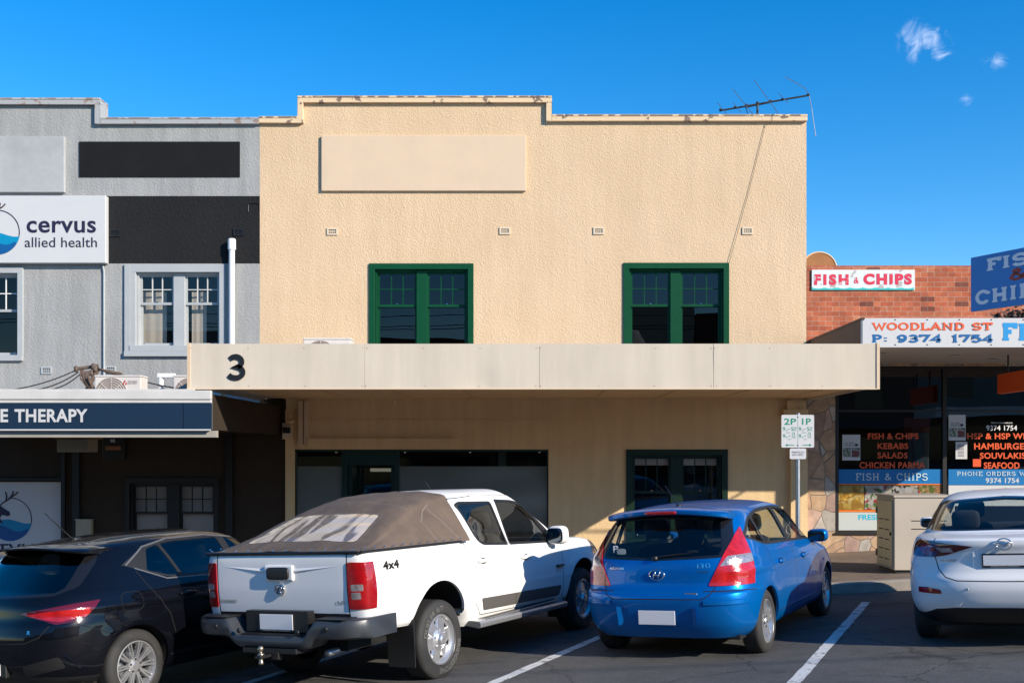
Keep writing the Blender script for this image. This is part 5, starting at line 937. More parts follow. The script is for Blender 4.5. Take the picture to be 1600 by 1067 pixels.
# ------------------------------------------------------------------ cars
def pchip(xs, ys, xq):
    xs = np.asarray(xs, float); ys = np.asarray(ys, float); h = np.diff(xs); d = np.diff(ys) / h; m = np.zeros(len(xs)); m[0], m[-1] = d[0], d[-1]
    for i in range(1, len(xs) - 1):
        if d[i - 1] * d[i] > 0: w1, w2 = 2 * h[i] + h[i - 1], h[i] + 2 * h[i - 1]; m[i] = (w1 + w2) / (w1 / d[i - 1] + w2 / d[i])
    k = np.clip(np.searchsorted(xs, xq) - 1, 0, len(xs) - 2); t = (xq - xs[k]) / h[k]
    return (2 * t**3 - 3 * t**2 + 1) * ys[k] + (t**3 - 2 * t**2 + t) * h[k] * m[k] + (-2 * t**3 + 3 * t**2) * ys[k + 1] + (t**3 - t**2) * h[k] * m[k + 1]
def quadrant(a, b, p, q, n):
    """quarter superellipse from the axis end (x = a) to the side (y = b), spaced by length and turning"""
    th = np.concatenate([np.linspace(0, 1, 200) ** 2 * .25, .25 + np.linspace(0, 1, 300)[1:] * .5, 1 - (np.linspace(1, 0, 200)[1:] ** 2) * .25]) * math.pi / 2
    X = a * np.cos(th).clip(0) ** (2 / p); Y = b * np.sin(th).clip(0) ** (2 / q)
    dx, dy = np.diff(X), np.diff(Y); L = np.hypot(dx, dy); ang = np.unwrap(np.arctan2(dy, dx + 1e-12)); turn = np.abs(np.diff(ang, prepend=ang[0]))
    wgt = L / max(L.sum(), 1e-9) * 1.0 + turn / max(turn.sum(), 1e-9) * 0.8 + 0.0004; s = np.concatenate([[0], np.cumsum(wgt)]); s /= s[-1]; u = np.linspace(0, 1, n)
    return np.interp(u, s, X), np.interp(u, s, Y)
def loft(keys, xm, n=44, sub=6, warp=None):
    """rows of horizontal contours from sill to roof; key = (z rear, z front, x rear, x front, half width, p, q)"""
    K = np.array([list(k[:7]) + [k[7] if len(k) > 7 else k[5]] for k in keys], float); vi = np.arange(len(K), dtype=float); vq = np.linspace(0, len(K) - 1, (len(K) - 1) * sub + 1)
    cols = [pchip(vi, K[:, c], vq) for c in range(8)]; rows = []; Lf = K[:, 3].max()
    for zr, zf, xr, xf, wd, p, q, pf in zip(*cols):
        wd = max(wd, .004); xa, ya = quadrant(max(xm - xr, .01), wd, p, q, n); xb, yb_ = quadrant(max(xf - xm, .01), wd, pf, q, n)
        X = np.concatenate([xm - xa, (xm + xb)[::-1][1:]]); Y = np.concatenate([ya, yb_[::-1][1:]]); Y[0] = Y[-1] = 0.0
        Z = zr + (zf - zr) * np.clip(X / Lf, 0, 1); rows.append(np.stack([X, Y, Z], 1))
    P = np.array(rows)
    if warp: P = warp(P)
    m, c = P.shape[:2]; f = [(i * c + j, i * c + j + 1, (i + 1) * c + j + 1, (i + 1) * c + j) for i in range(m - 1) for j in range(c - 1)]
    return P.reshape(-1, 3), f
AX = {'S': (0, 2), 'R': (1, 2), 'F': (1, 2), 'T': (0, 1)}
MASK = {'S': lambda n: n.y > .12, 'R': lambda n: n.x < -.08, 'F': lambda n: n.x > .08, 'T': lambda n: n.z > .3}
def inpoly(p, poly):
    x, y = p; c = False; j = len(poly) - 1
    for i in range(len(poly)):
        xi, yi = poly[i]; xj, yj = poly[j]
        if (yi > y) != (yj > y) and x < (xj - xi) * (y - yi) / (yj - yi) + xi: c = not c
        j = i
    return c
def roundp(pts, r=.03, n=4):
    out = []; N_ = len(pts)
    for i in range(N_):
        a, b, c = Vector(pts[i - 1]), Vector(pts[i]), Vector(pts[(i + 1) % N_]); rr = r[i] if isinstance(r, (list, tuple)) else r
        rr = min(rr, (a - b).length * .45, (c - b).length * .45)
        if rr < 1e-4: out.append(tuple(b)); continue
        p0, p1 = b + (a - b).normalized() * rr, b + (c - b).normalized() * rr
        for k in range(n + 1): t = k / n; out.append(tuple(p0 * (1 - t) ** 2 + b * 2 * t * (1 - t) + p1 * t * t))
    return out
class Shell:
    def __init__(s, V, F):
        s.bm = bmesh.new(); vs = [s.bm.verts.new(v) for v in V]
        for f in F:
            try: s.bm.faces.new([vs[i] for i in f])
            except ValueError: pass
        bmesh.ops.remove_doubles(s.bm, verts=s.bm.verts, dist=2e-4); bmesh.ops.dissolve_degenerate(s.bm, dist=1e-5, edges=s.bm.edges)
        s.bm.normal_update(); s.bm.verts.ensure_lookup_table(); s.bm.faces.ensure_lookup_table()
        c = sum((f.calc_center_median() for f in s.bm.faces), Vector()) / len(s.bm.faces); c.y = 0
        if sum((f.calc_center_median() - c).dot(f.normal) * f.calc_area() for f in s.bm.faces) < 0: bmesh.ops.reverse_faces(s.bm, faces=s.bm.faces[:]); s.bm.normal_update()
        s.n0 = [v.normal.copy() for v in s.bm.verts]
        for v, n in zip(s.bm.verts, s.n0):
            if abs(v.co.y) < 1e-4: n.y = 0; n.normalize()
        s.co0 = [v.co.copy() for v in s.bm.verts]; s.f0 = [[v.index for v in f.verts] for f in s.bm.faces]; s.bvh = BVHTree.FromPolygons(s.co0, s.f0)
        s.lay = s.bm.faces.layers.int.new('r')
    def normal(s, p):
        loc, n, i, d = s.bvh.find_nearest(p)
        w = poly_3d_calc([s.co0[k] for k in s.f0[i]], loc); return sum((s.n0[k] * a for k, a in zip(s.f0[i], w)), Vector()).normalized()
    def cut(s, rid, poly, proj, poly2=None, proj2=None, only=None, mask=None):
        mk = mask or MASK[proj]; pl = [(poly, proj)] + ([(poly2, proj2)] if poly2 else [])
        def bb(pts): a = np.array(pts); return a.min(0), a.max(0)
        cand = set()
        for f in s.bm.faces:
            if not mk(f.normal) or (only is not None and f[s.lay] not in only): continue
            ok = True
            for (po, pr) in pl:
                a, b = AX[pr]; lo, hi = bb(po); xs = [v.co[a] for v in f.verts]; ys = [v.co[b] for v in f.verts]
                if max(xs) < lo[0] or min(xs) > hi[0] or max(ys) < lo[1] or min(ys) > hi[1]: ok = False
            if ok: cand.add(f)
        for (po, pr) in pl:
            a, b = AX[pr]
            for i in range(len(po)):
                A, B = po[i], po[(i + 1) % len(po)]; d = (B[0] - A[0], B[1] - A[1])
                if abs(d[0]) + abs(d[1]) < 1e-6: continue
                co = [0, 0, 0]; no = [0, 0, 0]; co[a], co[b] = A; no[a], no[b] = -d[1], d[0]; x0, x1 = sorted((A[0], B[0])); y0, y1 = sorted((A[1], B[1])); sel = []
                for f in cand:
                    xs = [v.co[a] for v in f.verts]; ys = [v.co[b] for v in f.verts]
                    if max(xs) < x0 - 1e-4 or min(xs) > x1 + 1e-4 or max(ys) < y0 - 1e-4 or min(ys) > y1 + 1e-4: continue
                    dd = [(x - A[0]) * no[a] + (y - A[1]) * no[b] for x, y in zip(xs, ys)]
                    if min(dd) < -1e-7 < 1e-7 < max(dd): sel.append(f)
                if not sel: continue
                geom = list({v for f in sel for v in f.verts}) + list({e for f in sel for e in f.edges}) + sel
                r = bmesh.ops.bisect_plane(s.bm, geom=geom, plane_co=co, plane_no=Vector(no).normalized(), dist=1e-5)
                cand = {f for f in cand if f.is_valid} | {g for g in r['geom'] if isinstance(g, bmesh.types.BMFace)}
        for f in cand:
            c = f.calc_center_median()
            if all(inpoly((c[AX[pr][0]], c[AX[pr][1]]), po) for po, pr in pl): f[s.lay] = rid
    def line(s, rid, pts, proj, wd=.007, only=(0,), mask=None):
        for A, B in zip(pts[:-1], pts[1:]):
            d = (Vector(B) - Vector(A)).normalized(); n = Vector((-d.y, d.x)) * wd / 2; A_, B_ = Vector(A) - d * wd * .3, Vector(B) + d * wd * .3
            s.cut(rid, [tuple(A_ + n), tuple(B_ + n), tuple(B_ - n), tuple(A_ - n)], proj, only=only, mask=mask)
    def take(s, name, slots, mats, parent, side=0, off=0.0, skirt=0.0, flip=False):
        """side 0: both halves, 1: left half, -1: right half. slots: region id -> material slot"""
        fs = [f for f in s.bm.faces if f[s.lay] in slots]
        if not fs: return None
        idx = {}; co = []; no = []; faces = []; ms = []
        for f in fs:
            q = []
            for v in f.verts:
                if v not in idx: idx[v] = len(co); n = s.normal(v.co); co.append(v.co + n * off); no.append(n)
                q.append(idx[v])
            faces.append(q); ms.append(slots[f[s.lay]])
        nb = len(co)
        if skirt:
            cnt = {}
            for q in faces:
                for a, b in zip(q, q[1:] + q[:1]): cnt[(a, b)] = 1
            for (a, b) in list(cnt):
                if (b, a) not in cnt and not (abs(co[a].y) < 1e-4 and abs(co[b].y) < 1e-4):
                    i = len(co); co += [co[a].copy(), co[b].copy(), co[a] - no[a] * skirt, co[b] - no[b] * skirt]; t = (co[b] - co[a]).cross(no[a]).normalized(); no += [t] * 4; faces.append([i + 1, i, i + 2, i + 3]); ms.append(0)
        C2, N2, F2, M2 = [], [], [], []
        for sg in ((1, -1) if side == 0 else (side,)):
            b = len(C2); C2 += [Vector((c.x, c.y * sg, c.z)) for c in co]; N2 += [Vector((n.x, n.y * sg, n.z)) for n in no]
            F2 += [[b + i for i in (q if sg > 0 else q[::-1])] for q in faces]; M2 += ms
        if flip: F2 = [q[::-1] for q in F2]; N2 = [-n for n in N2]
        me = bpy.data.meshes.new(name); me.from_pydata([tuple(c) for c in C2], [], F2)
        for m in mats: me.materials.append(m)
        me.polygons.foreach_set('material_index', M2); me.polygons.foreach_set('use_smooth', [True] * len(F2)); me.normals_split_custom_set_from_vertices([tuple(n) for n in N2]); me.update()
        o = bpy.data.objects.new(name, me); C.objects.link(o); o.parent = parent; return o
    def hit(s, p, d):
        r = s.bvh.ray_cast(Vector(p), Vector(d)); return r[0]
    def well(s, xc, zc, R_, mb, depth=.34, m_lip=0, m_in=1, a0=-30, a1=210, z0=.26):
        ring = []
        for k in range(41):
            a = R(a0 + (a1 - a0) * k / 40); x_, z_ = xc + R_ * math.cos(a), zc + R_ * math.sin(a)
            if z_ < z0: continue
            h = s.hit((x_, 2, z_ + .002), (0, -1, 0)) or s.hit((x_, 2, z_ + .06), (0, -1, 0)); y = h.y if h else (ring[-1][1] if ring else .8); ring.append((x_, y, z_))
        for sg in (1, -1):
            for (d0, d1, m_) in ((0, .028, m_lip), (.028, depth, m_in)):
                vs = []
                for (x_, y, z_) in ring: vs += [(x_, sg * (y - d0), z_), (x_, sg * (y - d1 if d1 < .1 else min(y, .8) - depth), z_)]
                mb.add(vs, [(2 * i, 2 * i + 1, 2 * i + 3, 2 * i + 2) for i in range(len(ring) - 1)], m_)
            vs = [(x_, sg * (min(y, .8) - depth), z_) for (x_, y, z_) in ring]; mb.add(vs, [tuple(range(len(vs)))], m_in)
    def badge(s, parent, name, txt, xr, y0, z0, wd, ht, mt, bold=.0, proj='R', out=.004):
        """lettering laid on the rear (or right side) of the body"""
        p = MB(); letter(p, txt, (0, 0, 0), (1, 0, 0), (0, 1, 0), wd, ht, bold=bold); vs = []
        for v in p.v:
            if proj == 'R': q = s.bvh.ray_cast(Vector((-2, abs(y0 - v[0]), z0 + v[1])), Vector((1, 0, 0)))[0]; vs.append((q.x - out if q else xr, y0 - v[0], z0 + v[1]))
            else: q = s.bvh.ray_cast(Vector((xr + v[0], 2, z0 + v[1])), Vector((0, -1, 0)))[0]; vs.append((xr + v[0], -(q.y + out) if q else y0, z0 + v[1]))
        p.v = vs; return p.build(name, mt, parent, local=True)
def wheel(car, x, side, yo, r, wd, rr, style, rimmat, zc=None, tag_=None):
    """tyre with its rim: yo is the outer face, side -1 for the right of the car"""
    zc = r - .012 if zc is None else zc; t = MB(); S = side
    prof = [(rr, .012), (rr + .012, .0), (rr + (r - rr) * .45, -.004), (r - .03, .006), (r - .008, .022), (r, .04), (r, wd - .04), (r - .012, wd - .02), (r - .03, wd - .005), (rr + .012, wd), (rr, wd - .012)]
    t.lathe([(a, -S * b) for a, b in prof], (x, S * yo, zc), 'y', 56, closed=True)
    for k in range(56):      # tread grooves as raised blocks
        a = 2 * math.pi * k / 56
        for j in range(3):
            y = S * (yo - .045 - (wd - .09) * (j + .5) / 3); c = Vector((x + (r + .001) * math.cos(a), y, zc + (r + .001) * math.sin(a))); u = Vector((-math.sin(a), 0, math.cos(a))) * r * .045; v = Vector((0, (wd - .09) / 6 * .8, 0)); t.quad(c - u - v, c + u - v, c + u + v, c - u + v)
    ob = t.build('wheel', M['rubber'], car, smooth=True, local=True, angle=R(35)); m = MB(); y0 = S * (yo - .01)
    m.lathe([(rr + .004, S * .006), (rr + .006, -S * .004), (rr - .012, 0), (rr - .02, -S * .02), (rr - .035, -S * .06), (rr - .04, -S * (wd - .02))], (x, y0, zc), 'y', 56); m.lathe([(.001, -S * .10), (rr - .03, -S * .10)], (x, y0, zc), 'y', 40, 1); m.lathe([(.001, -S * .085), (rr * .62, -S * .085), (rr * .62, -S * .1)], (x, y0, zc), 'y', 40, 2)
    def spoke(a, w0, w1, r0, r1, d0, d1, th=.03):
        ca, sa = math.cos(a), math.sin(a); P = lambda rad, off, dep: (x + rad * ca - off * sa, y0 - S * dep, zc + rad * sa + off * ca)
        vs = [P(r0, -w0, d0), P(r0, w0, d0), P(r1, w1, d1), P(r1, -w1, d1), P(r0, -w0 * 1.25, d0 + th), P(r0, w0 * 1.25, d0 + th), P(r1, w1 * 1.25, d1 + th), P(r1, -w1 * 1.25, d1 + th)]
        m.add(vs, [(0, 1, 2, 3), (0, 4, 5, 1), (1, 5, 6, 2), (2, 6, 7, 3), (3, 7, 4, 0)], 0)
    if style == 'steel':
        for k in range(6): a = 2 * math.pi * k / 6 + .2; spoke(a, .05, .058, .06, rr - .025, .018, .032, .02)
        m.lathe([(.001, S * .030), (.03, S * .03), (.048, S * .022), (.06, S * .0), (.075, -S * .01), (.105, -S * .022), (.125, -S * .03)], (x, y0, zc), 'y', 30); m.lathe([(rr - .055, -S * .034), (rr - .03, -S * .03), (rr - .018, -S * .016)], (x, y0, zc), 'y', 48)
        for k in range(6): a = 2 * math.pi * k / 6 + .72; m.sup((x + .085 * math.cos(a), y0 + S * .0 - S * .01, zc + .085 * math.sin(a)), (.011, .014, .011), .8, 8)
    elif style == 'multi':
        for k in range(10):
            for o_ in (-.085, .085): a = 2 * math.pi * k / 10 + o_; spoke(a, .0085, .0075, .055, rr - .012, .022, .012, .03)
        m.lathe([(.001, S * -.008), (.03, -S * .008), (.036, -S * .014), (.075, -S * .024), (.08, -S * .05)], (x, y0, zc), 'y', 30)
        for k in range(5): a = 2 * math.pi * k / 5 + .3; m.sup((x + .056 * math.cos(a), y0 - S * .016, zc + .056 * math.sin(a)), (.010, .008, .010), .8, 8, 1)
    else:
        for k in range(5):
            for o_ in (-.17, .17): a = 2 * math.pi * k / 5 + o_ + .3; spoke(a, .017, .012, .05, rr - .012, .018, .012, .035)
        m.lathe([(.001, S * -.006), (.03, -S * .006), (.036, -S * .012), (.07, -S * .02), (.075, -S * .05)], (x, y0, zc), 'y', 30)
        for k in range(5): a = 2 * math.pi * k / 5 + .93; m.sup((x + .052 * math.cos(a), y0 - S * .014, zc + .052 * math.sin(a)), (.010, .008, .010), .8, 8, 1)
    if style == 'steel' and S < 0:
        q = MB()
        for txt, c_, span in (('DUELER A/T', 2.2, 1.5), ('BRIDGESTONE', 5.3, 1.7)):
            k = MB(); letter(k, txt, (0, 0, 0), (1, 0, 0), (0, 1, 0), 1, 1, bold=.01); b = len(q.v)
            for v in k.v: a = c_ - (v[0] - .5) * span; rad = rr + .028 + v[1] * .052; q.v.append((x + rad * math.cos(a), S * (yo + .0055), zc + rad * math.sin(a)))
            q.f += [[b + i for i in f] for f in k.f]; q.m += k.m
        q.build('tyre_lettering', mat('tyre_letter_grey', (.13, .125, .12), .8), ob, local=True)
    m.build('rim', [rimmat, M['black'], M['steel']], ob, local=True); return ob
def seat(mb, x, y, z, w=.25, tall=.62):
    mb.sup((x + .28, y, z), (.27, w, .09), .45, 16); rot = Matrix.Rotation(R(-16), 3, 'Y'); mb.sup((x - .02, y, z + tall * .5), (.09, w * .95, tall * .5), .45, 16, rot=rot); mb.sup((x - .13, y, z + tall + .14), (.05, .14, .10), .5, 14, rot=rot)
def fit_out(car, seats, dash, mt):
    for a in seats: p = MB(); seat(p, *a); p.build('seat', mt, car, smooth=True, local=True)
    p = MB(); p.sup(*dash); p.build('dashboard', mt, car, smooth=True, local=True)
def car_root(name, label, X, Y, ph, cat='car'):
    """local x forward, y left, origin on the road below the middle of the rear axle"""
    s_, g_ = .048, -.024; n = Vector((-s_, -g_, 1)).normalized(); p = R(ph); f = Vector((math.sin(p), math.cos(p), s_ * math.sin(p) + g_ * math.cos(p))).normalized(); l = n.cross(f)
    o = thing(name, label, cat); o.matrix_world = Matrix(((f.x, l.x, n.x, X), (f.y, l.y, n.y, Y), (f.z, l.z, n.z, ground(X, Y)), (0, 0, 0, 1))); return o
def mirror(car, x, y, z, mt, rad=(.085, .12, .075), side=-1, glassf=True):
    p = MB(); p.sup((x, side * (y + rad[1]), z), rad, .62, 22); p.tube([(x + .02, side * (y - .05), z - .06), (x, side * (y + .05), z - .045)], .03, 8, 1); o = p.build('mirror', [mt, M['black']], car, smooth=True, local=True, angle=R(50)); g = MB(); g.sup((x - rad[0] * .985, side * (y + rad[1]), z), (.014, rad[1] * .84, rad[2] * .8), .55, 18); g.build('mirror_glass', mat('mirror_glass', (.10, .12, .14), .05, 1.0), o, smooth=True, local=True); return o
def handle(car, x, y, z, side, mt, ln=.10):
    p = MB(); p.sup((x, side * (y + .012), z), (ln, .016, .020), .5, 14); p.sup((x, side * (y + .0), z - .004), (ln * .55, .010, .034), .8, 14, 1); return p.build('door_handle', [mt, M['black']], car, smooth=True, local=True)
def plate_(car, x, y, z, tilt=0, frame=None, h=.067):
    p = MB(); p.box(-.004, .004, -.186, .186, -h, h); o = p.build('licence_plate', M['plate'], car, local=True, bevel=.003); o.location = (x, y, z); o.rotation_euler = (0, R(tilt), 0)
    if frame: q = MB(); q.box(-.006, .008, -.196, .196, -h - .016, -h); q.box(-.006, .008, -.196, .196, h, h + .012); q.box(-.006, .008, -.196, -.186, -h, h); q.box(-.006, .008, .186, .196, -h, h); letter(q, frame, (-.0065, .12, -h - .012), (0, -1, 0), (0, 0, 1), .24, .009, 1); q.build('plate_frame', [M['black'], M['signwhite']], o, local=True)
    return o
M['plate'] = mat('plate_white', (.74, .74, .76), .4)
M['inrubber'] = mat('window_rubber', (.012, .012, .012), .5)
PIL = mat('gloss_black_pillar', (.010, .010, .011), .12, coat=.5)

def arches(sh, axles, R_, rid=9):
    for (xc, zc) in axles: sh.cut(rid, [(xc + R_ * math.cos(2 * math.pi * k / 44), zc + R_ * math.sin(2 * math.pi * k / 44)) for k in range(44)], 'S', mask=lambda n: n.y > .02)
def flare(P, xc, zc, R_, amt, wd=.08):
    d = np.hypot(P[..., 0] - xc, P[..., 2] - zc); b = amt * np.exp(-((d - R_ - .02) / wd) ** 2) * np.clip((P[..., 1] - .55) / .15, 0, 1); P[..., 1] += b; return P
def crease(P, z_at, amt, wd=.02):
    """a soft character line along the flank: z_at(x)"""
    b = amt * np.exp(-((P[..., 2] - z_at(P[..., 0])) / wd) ** 2) * np.clip((P[..., 1] - .6) / .1, 0, 1); P[..., 1] += b; return P

# ---------------- blue hatchback
def blue_car():
    RA = .79; FA = 3.44; car = car_root('parked_hatchback', 'blue hatchback with a roof spoiler parked between the white pickup and white sedan', 1.51, 10.685, 27.4); body_p = paint('blue_metallic_paint', (.0, .135, .46), .45, .34, coat=.55)
    keys = [(.22, .20, .14, 4.10, .78, 7, 5), (.27, .25, .10, 4.18, .83, 8, 4.5), (.36, .34, .045, 4.23, .868, 9, 4), (.47, .45, .012, 4.245, .882, 9, 3.8), (.58, .55, .0, 4.24, .887, 9, 3.8), (.645, .63, .012, 4.22, .887, 9, 3.8), (.675, .66, .055, 4.2, .886, 9, 3.8), (.74, .72, .075, 4.12, .884, 9, 3.6), (.86, .80, .085, 3.95, .872, 9, 3.4), (.97, .875, .105, 3.55, .852, 9, 3.2), (1.03, .93, .14, 3.18, .83, 9, 3), (1.15, 1.06, .225, 2.95, .775, 9, 2.9), (1.27, 1.22, .315, 2.72, .715, 9, 2.9), (1.35, 1.34, .385, 2.52, .665, 8, 2.8), (1.395, 1.39, .45, 2.38, .62, 7, 2.6), (1.43, 1.43, .60, 2.2, .54, 5, 2.4), (1.455, 1.455, .85, 2.05, .42, 4, 2.2), (1.47, 1.47, 1.15, 1.85, .25, 3, 2), (1.475, 1.475, 1.45, 1.6, .01, 3, 2)]
    def warp(P):
        flare(P, RA, .31, .35, .012); flare(P, FA, .31, .35, .012); crease(P, lambda x: .80 + .03 * (3.5 - x) * .4, .010, .03); return P
    sh = Shell(*loft(keys, 1.9, 46, 6, warp))
    # regions: 1 glass side, 2 rear glass, 3 windscreen, 4 gap, 5 tail lamp red, 6 lamp clear, 7 rubber, 8 black
    dlo = roundp([(.50, 1.145), (.98, 1.035), (3.12, .955), (2.45, 1.345), (1.95, 1.395), (1.25, 1.385), (.83, 1.315)], [.02, .12, .03, .2, .2, .2, .1])
    sh.cut(7, dlo, 'S')
    for q in (roundp([(.585, 1.15), (.98, 1.06), (.93, 1.305), (.86, 1.29)], .02, 2), roundp([(1.03, 1.06), (1.86, 1.03), (1.80, 1.37), (1.26, 1.358), (1.00, 1.31)], .025, 3), roundp([(1.97, 1.025), (2.98, .985), (2.42, 1.315), (1.95, 1.368), (1.91, 1.37)], .025, 3)): sh.cut(1, q, 'S', only=(7,))
    rg = [(-.02, .955), (.60, .975), (.70, 1.02), (.66, 1.20), (.60, 1.37), (-.02, 1.39)]
    lamp = roundp([(.50, .715), (.90, .715), (.95, 1.0), (.78, 1.28), (.69, 1.30), (.655, 1.10), (.60, .93)], .02, 3); lim = [(-.2, .5), (.37, .5), (.50, 1.0), (.62, 1.35), (-.2, 1.5)]
    sh.cut(8, roundp(rg, .02, 2), 'R'); sh.cut(5, lamp, 'R', lim, 'S', mask=lambda n: n.x < .3)
    sh.cut(2, [(-.02, .985), (.58, 1.0), (.60, 1.05), (.53, 1.34), (-.02, 1.36)], 'R', only=(8,))
    sh.cut(6, roundp([(.60, .895), (.93, .925), (.93, 1.0), (.66, .985)], .01, 2), 'R', only=(5,), mask=lambda n: n.x < .3)
    sh.cut(3, [(-.02, .93), (.70, .93), (.53, 1.37), (-.02, 1.40)], 'F')
    gl = dict(only=(0,)); sh.line(4, [(-.01, .60), (.45, .60), (.52, .635), (.56, .70)], 'R', .009); sh.line(4, [(.56, .70), (.64, .935)], 'R', .006, only=(0,))
    sh.line(4, [(.0, .672), (.30, .668), (.44, .655)], 'S', .010, only=(0,)); sh.line(4, [(1.92, .34), (1.93, .7), (1.90, 1.03)], 'S'); sh.line(4, [(1.16, .62), (1.10, .76), (.99, .90), (.98, 1.05)], 'S'); sh.line(4, [(3.02, .34), (3.06, .7), (3.0, .96)], 'S'); sh.line(4, [(1.16, .35), (3.02, .33)], 'S', .008)
    sh.cut(7, [(.565, .585), (.90, .60), (.90, .635), (.565, .615)], 'R', [(-.1, .3), (.5, .3), (.5, .9), (-.1, .9)], 'S', only=(0,), mask=lambda n: n.x < .2) if False else None
    arches(sh, ((RA, .305), (FA, .305)), .345)
    sh.take('body', {0: 0, 4: 1, 7: 2, 8: 3}, [body_p, M['void'], M['inrubber'], PIL], car)
    sh.take('cabin_lining', {0: 0, 7: 0, 8: 0}, [M['lining']], car, off=-.022, flip=True)
    for sd_ in (-1, 1):
        sh.take('side_window', {1: 0}, [M['carglass']], car, side=sd_, off=-.003)
        sh.take('tail_light', {5: 0, 6: 1}, [M['lens_bright'], M['lens_clear']], car, side=sd_, off=.010, skirt=.02)
    sh.take('rear_window', {2: 0}, [M['carglass']], car, off=-.002); sh.take('windscreen', {3: 0}, [M['carglass']], car, off=-.002)
    mb = MB(); sh.well(RA, .305, .345, mb); sh.well(FA, .305, .345, mb); mb.box(.3, 4.0, -.72, .72, .19, .23, 1); mb.build('wheel_arch', [body_p, M['void']], car, local=True)
    for x in (RA, FA):
        for sd_ in (-1, 1): wheel(car, x, sd_, .862, .315, .2, .215, 'five', M['alloy'])
    # spoiler with brake light
    p = MB(); st = []; K = 28
    for i in range(K + 1):
        u = -1 + 2 * i / K; y = u * .625; e = abs(u) ** 3; zt = 1.445 - .055 * u * u; xb = .245 + .06 * u * u + .10 * abs(u) ** 8; xf_ = .72 + .0 * e; zf = 1.449 - .075 * u * u - .02 * e
        st.append([(xf_, y, zf - .035), (xf_, y, zf + .006), (xb + .18, y, zt + .010), (xb + .03, y, zt - .001), (xb, y, zt - .016), (xb + .004, y, zt - .045), (xb + .03, y, zt - .058), (xb + .15, y, zt - .065)])
    n = len(st[0]); p.add([v for s_ in st for v in s_], [(i * n + k, i * n + (k + 1) % n, (i + 1) * n + (k + 1) % n, (i + 1) * n + k) for i in range(K) for k in range(n)] + [tuple(range(n)), tuple(K * n + k for k in range(n - 1, -1, -1))]); sp = p.build('spoiler', body_p, car, smooth=True, local=True, angle=R(50))
    p = MB(); p.sup((.252, 0, 1.408), (.022, .165, .018), .35, 20); p.build('brake_light', M['lens_red'], sp, smooth=True, local=True)
    # bumper details
    for sd_ in (-1, 1):
        p = MB(); K = 14; pts = []
        for i in range(K + 1):
            y = .47 + .36 * i / K; h = sh.hit((-1, y, .565), (1, 0, 0)); pts.append((h.x if h else .1, y))
        for i in range(K):
            (x0, y0), (x1, y1) = pts[i], pts[i + 1]; q = lambda x_, y_, z_, o_: (x_ - o_, sd_ * y_, z_); b0 = .012
            p.quad(q(x0, y0, .54, .0), q(x1, y1, .54, 0), q(x1, y1, .548, b0), q(x0, y0, .548, b0)); p.quad(q(x0, y0, .548, b0), q(x1, y1, .548, b0), q(x1, y1, .585, b0), q(x0, y0, .585, b0)); p.quad(q(x0, y0, .585, b0), q(x1, y1, .585, b0), q(x1, y1, .592, 0), q(x0, y0, .592, 0))
        p.build('bumper_strip', body_p, car, local=True)
    h = [sh.hit((-1, 0, z_), (1, 0, 0)).x for z_ in (.345, .51)]
    for sd_ in (-1, 1): p = MB(); p.add([(h[0] - .002, sd_ * .30, .35), (h[1] - .002, sd_ * .30, .50), (h[1] - .003, sd_ * .36, .525), (h[0] + .0, sd_ * .34, .36), (h[0] - .03, sd_ * .40, .34), (h[1] - .025, sd_ * .40, .53)], [(0, 1, 2, 3), (3, 2, 5, 4)]); p.build('plate_recess', body_p, car, local=True)
    plate_(car, sh.hit((-1, 0, .425), (1, 0, 0)).x - .012, 0, .425)
    p = MB(); hx = sh.hit((-1, 0, .825), (1, 0, 0)).x; p.lathe([(.075, 0), (.083, -.006), (.075, -.012), (.066, -.006)], (hx - .006, 0, .825), 'x', 30, 0, True); ro = []
    p.v = [(v[0], v[1], .825 + (v[2] - .825) * .66) for v in p.v]
    for y in (-.024, .024): p.tube([(hx - .014, y + .012, .79), (hx - .014, y - .012, .86)], .009, 6)
    p.tube([(hx - .014, .024, .835), (hx - .014, .0, .822), (hx - .014, -.024, .815)], .008, 6); p.build('emblem', M['chrome'], car, smooth=True, local=True)
    sh.badge(car, 'badge_lettering', 'HYUNDAI', .09, .505, .875, .155, .021, M['chrome'], .03); sh.badge(car, 'badge_lettering', 'i30', .09, -.395, .885, .125, .045, M['chrome'], .02); sh.badge(car, 'badge_lettering', 'Trophy', .09, -.40, .835, .105, .026, M['chrome'], .01)
    p = MB(); hx = sh.hit((-1, .33, .655), (1, 0, 0)); p.box(hx.x - .006, hx.x + .01, -.41, -.29, .637, .665); p.build('badge_plate', M['chrome'], car, local=True, bevel=.004)
    for x, z in ((1.33, .845), (2.28, .825)):
        for sd_ in (-1, 1): h = sh.hit((x, 2, z), (0, -1, 0)); handle(car, x, h.y, z, sd_, body_p)
    for sd_ in (-1, 1): mirror(car, 2.90, .80, .995, body_p, (.09, .115, .075), sd_)
    p = MB(); p.tube([(.78, 0, 1.445), (.70, 0, 1.50), (.42, 0, 1.67)], [.008, .006, .004], 6); p.sup((.80, 0, 1.452), (.05, .03, .02), .8, 12); p.build('roof_aerial', M['black'], car, local=True)
    p = MB(); p.tube([(.115, .02, .985), (.10, -.1, 1.005), (.12, -.34, 1.03)], [.014, .01, .006], 8); p.sup((.10, .02, .98), (.03, .03, .025), .8, 12); p.build('rear_wiper', M['black'], car, local=True)
    fit_out(car, [(2.15, .36, .45), (2.15, -.36, .45), (1.25, .38, .48, .27, .58), (1.25, -.38, .48, .27, .58), (1.25, 0, .48, .16, .50)], ((3.0, 0, .86), (.3, .66, .1), .4, 18), M['seat'])
